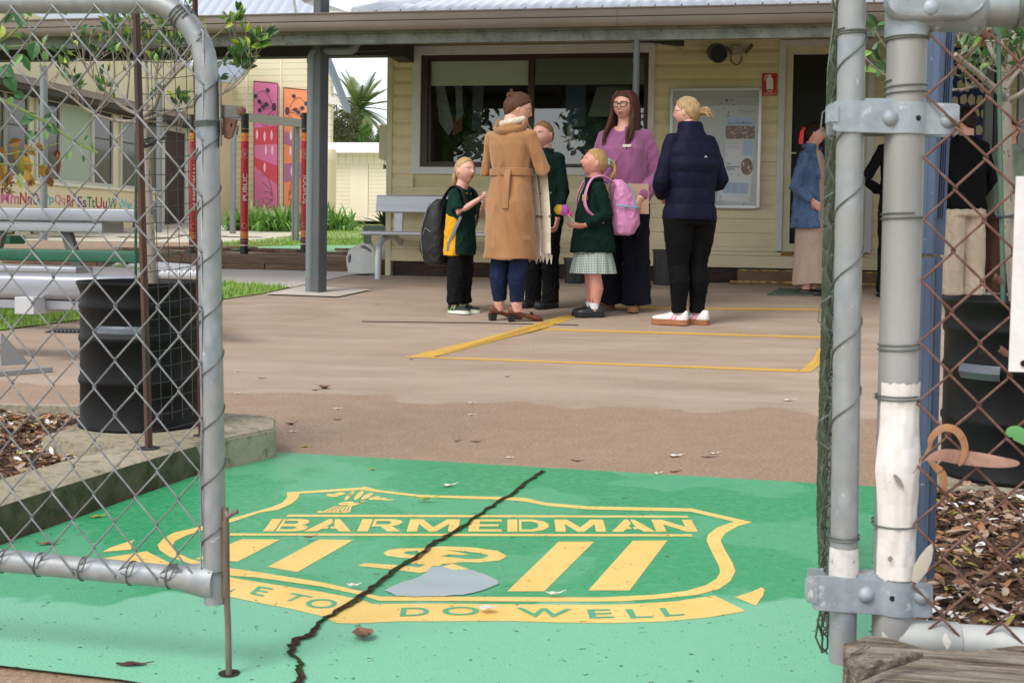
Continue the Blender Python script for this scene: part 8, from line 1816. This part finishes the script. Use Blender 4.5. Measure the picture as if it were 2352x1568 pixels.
m.tube([b0+p.hm @ V((.105*math.cos(t), -.01+.03*math.sin(t*7), .105*math.sin(t)))*p.Hh for t in [2*math.pi*k/28 for k in range(28)]], .015, 8, close=True); p.part('scrunchie', m, fabric('scrunchie_green', S(60, 120, 104), S(180, 206, 196), .9, 60, .8, .01))
pk_ = thing('backpack', 'pink school backpack with pale blue zips on the back of the ponytail girl', 'backpack', p.root.location, p.root.rotation_euler.z)
pkm = fabric('pink_bag', S(222, 150, 194), S(202, 128, 176), .55, 10, .8, .02, (1, 1, .7))
m = MB(); m.loft([ell_ring((0, (-.175)*H+oy, z*H), rx*H, ry*H, 28, 3.2) for z, rx, ry, oy in ((.492, .075, .04, .005), (.502, .095, .06, .0), (.56, .105, .085, -.01), (.64, .105, .08, -.01), (.72, .10, .062, .01), (.79, .085, .045, .035), (.82, .06, .025, .05))])
mobj('bag', remesh(m, .007, 3, (.005, 11, .7)), pkm, pk_)
m = MB()
for sd_ in (-1, 1): m.tube(sm([V((sd_*.07*H, -.10*H, .80*H)), V((sd_*.076*H, -.03*H, .838*H)), V((sd_*.082*H, .035*H, .82*H)), V((sd_*.094*H, .072*H, .75*H)), V((sd_*.105*H, .082*H, .68*H)), V((sd_*.112*H, .055*H, .62*H)), V((sd_*.112*H, -.03*H, .56*H))], 6), .021, 8, flat=.35, up=V((1, 0, 0)))
m.build('shoulder_strap', pkm, pk_, smooth=60, local=True)
m = MB(); zp = M('zip_blue', S(120, 178, 196), .6)
m.tube(sm([V((-.098*H, -.19*H, .80*H)), V((-.107*H, -.215*H, .73*H)), V((-.110*H, -.225*H, .655*H))], 4), .006, 6); m.tube(sm([V((-.106*H, -.11*H, .665*H)), V((-.112*H, -.17*H, .66*H)), V((-.100*H, -.245*H, .652*H)), V((0, -.262*H, .652*H))], 4), .006, 6); m.build('zip', zp, pk_, smooth=60, local=True)
lo = thing('toy_flower', 'pink purple and yellow flower shaped toy held out by the ponytail girl', 'toy', p.root.location, p.root.rotation_euler.z)
hw = p.P(-.100, .125, .545); tip = p.P(-.07, .200, .632)
MB().tube([hw, tip], .0028, 6).build('stick', M('stick_white', S(226, 220, 224), .5), lo, local=True)
for (dx, dy, dz, r, col) in ((0, .0, .0, .042, S(196, 92, 200)), (0, -.016, -.006, .028, S(240, 40, 140)), (0, .036, .004, .038, S(240, 190, 30)), (0, -.045, -.03, .018, S(238, 60, 160))):
    m = MB().ball((0, 0, 0), 1, 14, (.6, 1, 1)); m.v = [tip+V((dx, dy, dz))+q*r*(1+.15*noise.noise(q*3)) for q in m.v]; m.build('petal', M('petal_%d' % int(col[0]*999+col[1]*99), col, .5), lo, smooth=70, local=True)
# ---------------- woman in the mauve jumper
p = Person('woman with long brown hair, glasses and a mauve jumper holding a tan folder', (1428, 713), (-.42, -.90), 1.755, False, kids_g); H = p.H
p.head(yaw=-.1, pitch=-.05, fat=.05, jaw=.26); p.face(smile=.6, brow=S(84, 60, 46))
arms = ((-1, (-.162, -.005, .615), (-.112, .105, .505)), (1, (.155, .0, .62), (.10, .125, .53)))
for sd_, el, wr in arms:
    P_, r = p.arm(sd_, el, wr, (.022, .023, .021, .016)); p.b.tube(P_, r, 14); hand(p.b, P_[5], V((sd_*-.25, .35, -.9)), V((-sd_*.8, -.55, 0)), 1., .9, -sd_)
for sd_ in (-1, 1): p.leg(p.b, sd_, [(sd_*.06, 0, .45), (sd_*.06, 0, .1), (sd_*.06, .0, .03)], (.05, .03, .025))
p.torso(p.b, [(.45, 0, 0, .1, .08), (.6, 0, 0, .1, .08), (.74, 0, 0, .1, .08), (.84, 0, 0, .05, .045)]); p.finish(SK2)
mv = fabric('mauve_knit', S(158, 98, 138), S(134, 80, 116), .95, 8, .6, .02, (1, 1, .5), 220, .3)
m = MB(); p.torso(m, [(.505, 0, .0, .122, .098), (.53, 0, .0, .126, .102), (.60, 0, .006, .122, .100), (.68, 0, .014, .116, .098), (.735, 0, .016, .114, .094), (.775, 0, .004, .108, .080), (.80, 0, 0, .098, .066), (.822, 0, -.002, .074, .054), (.836, 0, -.002, .052, .046)])
for sd_, el, wr in arms:
    P_, r = p.arm(sd_, el, wr); m.tube([P_[0], P_[1], P_[2], P_[3], P_[4], P_[3].lerp(P_[5], .80), P_[3].lerp(P_[5], .93)], [.048, .056, .060, .062, .060, .057, .040], 18)
p.cloth('jumper', m, mv, .008, (.008, 7, .5))
nv = fabric('navy_trousers', S(26, 28, 40), S(18, 20, 30), .9, 6, .8, .03, (1, 1, .2))
m = MB(); p.torso(m, [(.47, 0, 0, .112, .088), (.54, 0, 0, .108, .086)])
for sd_ in (-1, 1): p.leg(m, sd_, [(sd_*.056, 0, .49), (sd_*.062, .004, .36), (sd_*.066, .0, .2), (sd_*.068, .0, .08), (sd_*.069, .0, .032)], (.066, .064, .062, .066, .07))
p.cloth('trousers', m, nv, .008, (.007, 9, .15))
tn = M('tan_suede', S(160, 112, 72), .7, col2=S(136, 92, 58), vs=14)
for sd_ in (-1, 1):
    up, f = p.shoe((sd_*.066*H, .02, 0), -.2*sd_, .25, (tn, M('tan_sole', S(140, 104, 70), .7)), h=.055, sole=.016, w_=.046)
    MB().tube([f(-.025, .08, .055), f(0, .09, .066), f(.025, .08, .055)], .006, 6).build('bow', tn, up, local=True)
def ex(m):
    for sd_ in (-1, 1):
        for k in range(13):
            t = k/12; y0 = .20-.46*t; x0 = .355+.03*math.sin(3*t); fw = .30*(1-t)
            m.tube(sm([p.at(sd_*.14, .18-.4*t, .50), p.at(sd_*(x0-.02), y0, .22), p.at(sd_*(x0+.04), y0-.02, -.2), p.at(sd_*(x0+.05+U(0, .05)), y0+.06+fw*.4, -.6), p.at(sd_*(x0+.06+U(-.04, .08)), y0+.16+fw, -1.0), p.at(sd_*(x0+.03+U(-.08, .1)), y0+.20+fw*1.25, -1.32-U(0, .30))], 4), [.012]+[.019]*11+[.018, .017, .016, .015, .013, .011, .009, .006, .003], 7)
p.hair(hairm('hair_long_brown', S(94, 58, 46), S(54, 32, 27)), (.9, .74, .10), .07, ex)
m = MB(); bkfm = M('glasses_black', S(22, 20, 22), .3)
for sx_ in (-1, 1):
    m.tube([p.at(sx_*.165+.125*math.copysign(abs(math.cos(t))**.6, math.cos(t)), .455, .03+.088*math.copysign(abs(math.sin(t))**.6, math.sin(t))) for t in [2*math.pi*k/24 for k in range(24)]], .0034, 6, close=True); m.tube([p.at(sx_*.29, .45, .06), p.at(sx_*.385, .0, .05)], .003, 5)
m.tube([p.at(-.045, .475, .05), p.at(.045, .475, .05)], .003, 5); p.part('glasses', m, bkfm)
m = MB().box(p.P(-.048, .108, .745), (.07, .008, .022)); p.part('name_badge', m, M('badge_white', S(216, 210, 200), .4), bevel=.002)
fo = thing('tan_folder', 'large tan folder held low by the woman in the mauve jumper', 'folder', p.root.location, p.root.rotation_euler.z)
c = p.P(-.035, .122, .508); ex_, ez_ = V((-.97, -.22, 0)).normalized(), V((.02, .03, 1)).normalized()
MB().box(c, (.42, .006, .235), ex_, ex_.cross(ez_), ez_).build('cover', M('folder_tan', S(190, 158, 132), .7), fo, local=True, bevel=.002); MB().box(c+V((0, -.007, .0))-ex_*.004, (.415, .005, .228), ex_, ex_.cross(ez_), ez_).build('paper', M('folder_paper', S(228, 222, 222), .7), fo, local=True)
# ---------------- woman in the navy jacket
p = Person('woman in a navy puffer jacket and white sneakers with pink stripes, back turned', (1578, 746), (-.42, .91), 1.655, False, kids_g); H = p.H
p.head(yaw=.62, pitch=-.05, off=(-.008, .01, 0)); p.face(brow=S(150, 120, 86))
arms = ((1, (.152, -.02, .630), (.05, .135, .60)), (-1, (-.150, .005, .615), (-.06, .135, .575)))
for sd_, el, wr in arms:
    P_, r = p.arm(sd_, el, wr); p.b.tube(P_, r, 14); hand(p.b, P_[5], V((-sd_*.5, .8, -.2)), V((-sd_*.7, -.5, 0)), .95, .8, -sd_)
for sd_ in (-1, 1): p.leg(p.b, sd_, [(sd_*.056, 0, .45), (sd_*.05, 0, .27), (sd_*.048, -.005, .1), (sd_*.048, -.003, .03)], (.045, .03, .022, .02))
p.torso(p.b, [(.45, 0, 0, .09, .07), (.6, 0, 0, .08, .06), (.74, 0, 0, .09, .06), (.82, 0, 0, .04, .04)]); p.finish(SK1)
npf = fabric('navy_puffer', S(20, 24, 48), S(13, 15, 33), .7, 9, .4, .02, (1, 1, .6), 0, .1)
m = MB(); rr_ = []
for i in range(45):
    z = .462+(.835-.462)*i/44; t = i/44
    rx = .121-.013*math.sin(math.pi*min(1, t*1.7)) if t < .80 else .116-.046*((t-.80)/.2)**1.9
    ry = .104-.012*math.sin(math.pi*min(1, t*1.5)) if t < .68 else .098-(t-.68)*.13
    q = abs(math.sin(math.pi*t*5.5))**.5*.0042
    rr_.append((z, 0, -.002, rx+q-.004, ry+q-.004))
rr_ += [(.85, 0, 0, .058, .052), (.878, 0, .006, .052, .050), (.892, 0, .008, .046, .045)]
p.torso(m, rr_, 36)
for sd_, el, wr in arms:
    P_, r = p.arm(sd_, el, wr); q = [P_[0]]; rs_ = [.050]
    for A, B, n, ra, rb in ((P_[1], P_[3], 16, .056, .058), (P_[3], P_[5], 14, .058, .048)):
        for k in range(n+1):
            t = k/n; q.append(A.lerp(B, t)); rs_.append(ra+(rb-ra)*t+.003*abs(math.sin(math.pi*t*3.)) -.0015)
    m.tube(q, rs_, 18)
p.cloth('jacket', m, npf, .007, (.0022, 9, .5), 2)
m = MB(); c = p.P(.018, -.0895, .735)
m.poly([c+V((x*.011, -.004, z*.011)) for x, z in ((-1.3, -.7), (-.45, .75), (.0, -.05), (.45, .75), (1.3, -.7), (.8, -.7), (.42, 0), (.0, -.7), (-.42, 0), (-.8, -.7))]); p.part('jacket_logo', m, M('logo_white', S(226, 226, 230), .5))
lg = fabric('black_leggings', S(13, 13, 15), S(8, 8, 10), .85, 14, .4)
m = MB(); p.torso(m, [(.44, 0, -.004, .106, .088), (.50, 0, -.004, .098, .08)])
for sd_ in (-1, 1): p.leg(m, sd_, [(sd_*.056, -.004, .47), (sd_*.054, .0, .36), (sd_*.05, .004, .265), (sd_*.05, -.010, .19), (sd_*.048, -.006, .10), (sd_*.048, -.004, .055)], (.072, .060, .045, .046, .034, .034))
p.cloth('leggings', m, lg, .007, (.003, 16, .8))
wsh = M('sneaker_white', S(230, 226, 222), .5); gum = M('gum_sole', S(170, 112, 72), .6, col2=S(150, 96, 60), vs=10); pks = M('stripe_pink', S(238, 150, 186), .5)
for sd_, yw in ((1, .55), (-1, .72)):
    up, f = p.shoe((sd_*.052*H, -.015 if sd_ > 0 else .0, 0), yw, .265, (wsh, gum), h=.078, sole=.034, w_=.046)
    for sg in (-1, 1):
        q = MB()
        for k in range(3): q.hexa([f(sg*x, y, z) for x, y, z in ((.034, .0+.028*k, .044), (.040, .016+.028*k, .044), (.0405, .016+.028*k, .045), (.0385, .0+.028*k, .044))]+[f(sg*x, y, z) for x, y, z in ((.026, -.022+.028*k, .095-.010*k), (.0275, -.008+.028*k, .093-.010*k), (.0295, -.008+.028*k, .095-.010*k), (.0285, -.022+.028*k, .097-.010*k))])
        q.build('side_stripe', pks, up, local=True)
    q = MB()
    for k in range(3): q.tube([f(-.02, .04+.022*k, .098-.010*k), f(0, .044+.022*k, .106-.011*k), f(.02, .04+.022*k, .098-.010*k)], .0035, 5)
    q.build('lace', wsh, up, local=True)
hb = hairm('hair_ash_blond', S(196, 166, 124), S(132, 104, 72))
def ex(m):
    b0 = p.at(.05, -.47, -.04)
    for k in range(30):
        a = U(0, 6.28); r = U(.0, .13); m.tube(sm([p.at(.04, -.40, -.02)+p.hm @ (V((.06*math.cos(a), 0, .06*math.sin(a)))*p.Hh), b0+p.hm @ V((r*math.cos(a), -.10, .03+r*math.sin(a)))*p.Hh, b0+p.hm @ V((1.6*r*math.cos(a), -.24, .0+1.3*r*math.sin(a)))*p.Hh, b0+p.hm @ V((1.9*r*math.cos(a), -.30+U(-.1, .04), -.12+U(-.12, .12)))*p.Hh], 3), [.009, .009, .009, .0085, .008, .007, .006, .005, .004, .002], 6)
    for k in range(10): a = -.6+.12*k; m.tube([p.at(.3*math.sin(a), -.3*math.cos(a), -.2), p.at(.31*math.sin(a), -.30*math.cos(a), -.42), p.at(.30*math.sin(a), -.28*math.cos(a), -.55+U(-.06, .04))], [.010, .008, .003], 6)
p.hair(hb, (.9, .72, .06), .075, ex)
m = MB()
for sx_ in (-1, 1): m.tube([p.at(sx_*.16+.11*math.cos(t), .45, .02+.09*math.sin(t)) for t in [2*math.pi*k/18 for k in range(18)]], .0018, 5, close=True); m.tube([p.at(sx_*.265, .44, .05), p.at(sx_*.375, .0, .04)], .0022, 5)
p.part('glasses', m, M('thin_metal', S(170, 150, 120), .3, .8))
# ---------------- woman in the denim jacket
p = Person('woman in a denim jacket and long cream ribbed dress standing at the doorway', (1858, 676), (.80, -.60), 1.585, False, 'people near the doorway'); H = p.H
p.head(yaw=.30, pitch=-.02); p.face(smile=.7, brow=S(60, 42, 34))
arms = ((1, (.145, -.045, .615), (.112, .055, .545)), (-1, (-.14, .02, .62), (-.10, .10, .545)))
for sd_, el, wr in arms:
    P_, r = p.arm(sd_, el, wr); p.b.tube(P_, r, 14); hand(p.b, P_[5], V((0, .6, -.6)), V((-sd_, 0, 0)), .9, .8, -sd_)
for sd_ in (-1, 1): p.leg(p.b, sd_, [(sd_*.055, 0, .45), (sd_*.05, 0, .1), (sd_*.05, .0, .03)], (.045, .03, .022))
p.torso(p.b, [(.45, 0, 0, .08, .07), (.6, 0, 0, .08, .065), (.74, 0, 0, .09, .065), (.84, 0, 0, .05, .045)]); p.finish(SK2)
crs = fabric('cream_ribbed_dress', S(196, 172, 154), S(172, 148, 130), .9, 5, .3); g = crs
m = MB(); rows = []
for z, rx, ry, cy in ((.062, .098, .096, .0), (.10, .099, .096, .0), (.25, .094, .086, 0), (.42, .096, .084, 0), (.52, .096, .082, 0), (.62, .084, .072, .004), (.72, .088, .072, .01), (.79, .08, .058, .004), (.825, .055, .05, .004)):
    rows.append([V((rx*H*math.cos(t)*(1+.012*math.sin(t*44)), cy*H+ry*H*math.sin(t)*(1+.012*math.sin(t*44)), z*H+(.012*math.sin(t*2) if z < .07 else 0))) for t in [2*math.pi*k/176 for k in range(176)]])
m.loft(rows); p.part('dress', m, crs, 60)
dn = fabric('denim_blue', S(92, 116, 148), S(62, 84, 116), .9, 13, .8, .02, (1, 1, .7), 200, .1)
m = MB(); rows = []
for z, rx, ry in ((.385, .128, .108), (.40, .131, .111), (.415, .127, .106), (.52, .122, .10), (.62, .116, .092), (.72, .116, .086), (.785, .108, .07), (.825, .086, .056), (.845, .058, .05), (.858, .056, .05)):
    o_ = [V((rx*H*math.cos(t), ry*H*math.sin(t)-.004*H, z*H)) for t in [math.pi*(.5+.17)+math.pi*1.66*k/30 for k in range(31)]]; i_ = [V((q.x*.9, q.y*.9, q.z)) for q in o_[::-1]]
    rows.append(o_+i_)
m.loft(rows)
for sd_, el, wr in arms:
    P_, r = p.arm(sd_, el, wr); m.tube([P_[0], P_[1], P_[2], P_[3], P_[4], P_[3].lerp(P_[5], .95)], [.046, .052, .052, .050, .048, .044], 16)
jk = p.cloth('denim_jacket', m, dn, .007, (.007, 11, .6))
m = MB(); m.tube([p.P(.06*math.cos(a), .054*math.sin(a)-.004, .855+.01*math.cos(a)) for a in [math.pi*.72+math.pi*1.56*k/18 for k in range(19)]], .018, 8, flat=.6); m.build('collar', dn, jk, smooth=60, local=True)
m = MB(); m.box(p.P(.075, .076, .69), (.05, .012, .012)); m.box(p.P(.075, .079, .675), (.042, .008, .02)); m.build('pocket_flap', dn, jk, local=True, bevel=.002)
for sd_ in (-1, 1): p.shoe((sd_*.05*H, 0, 0), .1, .235, (bs_m, bs2), h=.04, sole=.012)
def ex(m):
    for k in range(14): a = U(-1, 1); m.tube(sm([p.at(.12*a, -.42, .15), p.at(.2*a, -.55, -.1), p.at(.22*a, -.52, -.5), p.at(.2*a, -.48, -.95+U(-.1, .1))], 4), [.014]*9+[.012, .01, .007, .003], 6)
p.hair(hairm('hair_darkest', S(50, 34, 28), S(28, 19, 16)), (.9, .74, .06), .07, ex)
m = MB()
m.prism([p.at(x, y, z) for x, y, z in ((.16, -.50, .22), (.16, -.62, .05), (.16, -.66, -.45), (.16, -.48, -.5), (.16, -.44, .05))], p.hm @ V((.02, 0, 0))); m.ball(p.at(.1, -.46, .2), .022, 10); p.part('red_ribbon', m, M('ribbon_red', S(226, 24, 34), .5))
# ---------------- woman in black with cream trousers
bkt = fabric('black_top', S(18, 18, 21), S(12, 12, 14), .9, 8, .5)
def simple(label, foot, fwd, H, top, bottom, hair, arms, trw=1., shoe=bs_m, hp=0., base=None, ex=None, skinm=SK2):
    p = Person(label, foot, fwd, H, False, 'people near the doorway', base); p.head(yaw=.35 if fwd[1] > 0 else 0, pitch=hp); p.face()
    for sd_, el, wr in arms:
        P_, r = p.arm(sd_, el, wr); p.b.tube(P_, r, 14); hand(p.b, P_[5], (P_[5]-P_[3]), V((-sd_, .2, 0)), .95, .6, -sd_)
    for sd_ in (-1, 1): p.leg(p.b, sd_, [(sd_*.055, 0, .45), (sd_*.05, 0, .1), (sd_*.05, .0, .03)], (.045, .03, .022))
    p.torso(p.b, [(.45, 0, 0, .08, .07), (.6, 0, 0, .08, .065), (.74, 0, 0, .09, .065), (.84, 0, 0, .05, .045)]); p.finish(skinm, .005)
    m = MB(); p.torso(m, [(.475, 0, 0, .112, .086), (.5, 0, 0, .114, .088), (.6, 0, 0, .102, .078), (.72, 0, .004, .108, .078), (.79, 0, 0, .104, .066), (.825, 0, 0, .084, .055), (.855, 0, 0, .05, .046)])
    for sd_, el, wr in arms:
        P_, r = p.arm(sd_, el, wr); m.tube([P_[0], P_[1], P_[2], P_[3], P_[4], P_[3].lerp(P_[5], .93)], [.046, .052, .051, .048, .045, .042], 16)
    p.cloth('top', m, top, .009, (.006, 9, .5))
    m = MB(); p.torso(m, [(.44, 0, 0, .108, .085), (.51, 0, 0, .104, .082)])
    for sd_ in (-1, 1): p.leg(m, sd_, [(sd_*.056, 0, .47), (sd_*.06, .004, .3), (sd_*.062, .0, .15), (sd_*.062, .0, .035)], (.062, .052*trw, .05*trw, .054*trw))
    p.cloth('trousers', m, bottom, .009, (.006, 10, .4))
    for sd_ in (-1, 1): p.shoe((sd_*.06*H, 0, 0), -.1*sd_, .25, (shoe, bs2), h=.06)
    p.hair(hair, (.9, .74, .06), .08, ex); return p
crt = fabric('cream_trousers', S(202, 186, 164), S(176, 160, 140), .9, 8, .8)
dkh = hairm('hair_darkest', S(50, 34, 28), S(28, 19, 16))
armd = ((1, (.15, -.01, .63), (.12, .09, .52)), (-1, (-.15, -.01, .63), (-.12, .09, .52)))
p = simple('woman in a black top and cream trousers with her back turned behind the rusty mesh', (2208, 692), (-.18, .98), 1.70, bkt, crt, dkh, armd, 1.15)
m = MB(); m.tube([p.at(-.38, -.03+.08*math.cos(t), -.22+.09*math.sin(t)) for t in [2*math.pi*k/14 for k in range(14)]], .003, 5, close=True); p.part('earring', m, M('gold', S(220, 180, 90), .3, .9))
akm = ((1, (.175, -.03, .64), (.10, .06, .60)), (-1, (-.20, -.03, .64), (-.10, .06, .58)))
simple('person in black clothes almost hidden behind the thick grey gate post', (2062, 685), (.05, 1.), 1.66, bkt, bkf, dkh, akm)
sg_m = fabric('sage_shirt', S(150, 164, 146), S(126, 140, 122), .9, 9, .7)
simple('person in a sage green shirt and brown trousers behind the right tree trunk', (2308, 684), (-.7, -.7), 1.62, sg_m, fabric('brown_trousers', S(104, 74, 60), S(82, 58, 46), .9, 9, .6), hairm('hair_auburn', S(92, 50, 36), S(60, 32, 24)), armd, 1.1, M('shoe_pale', S(206, 196, 190), .6))
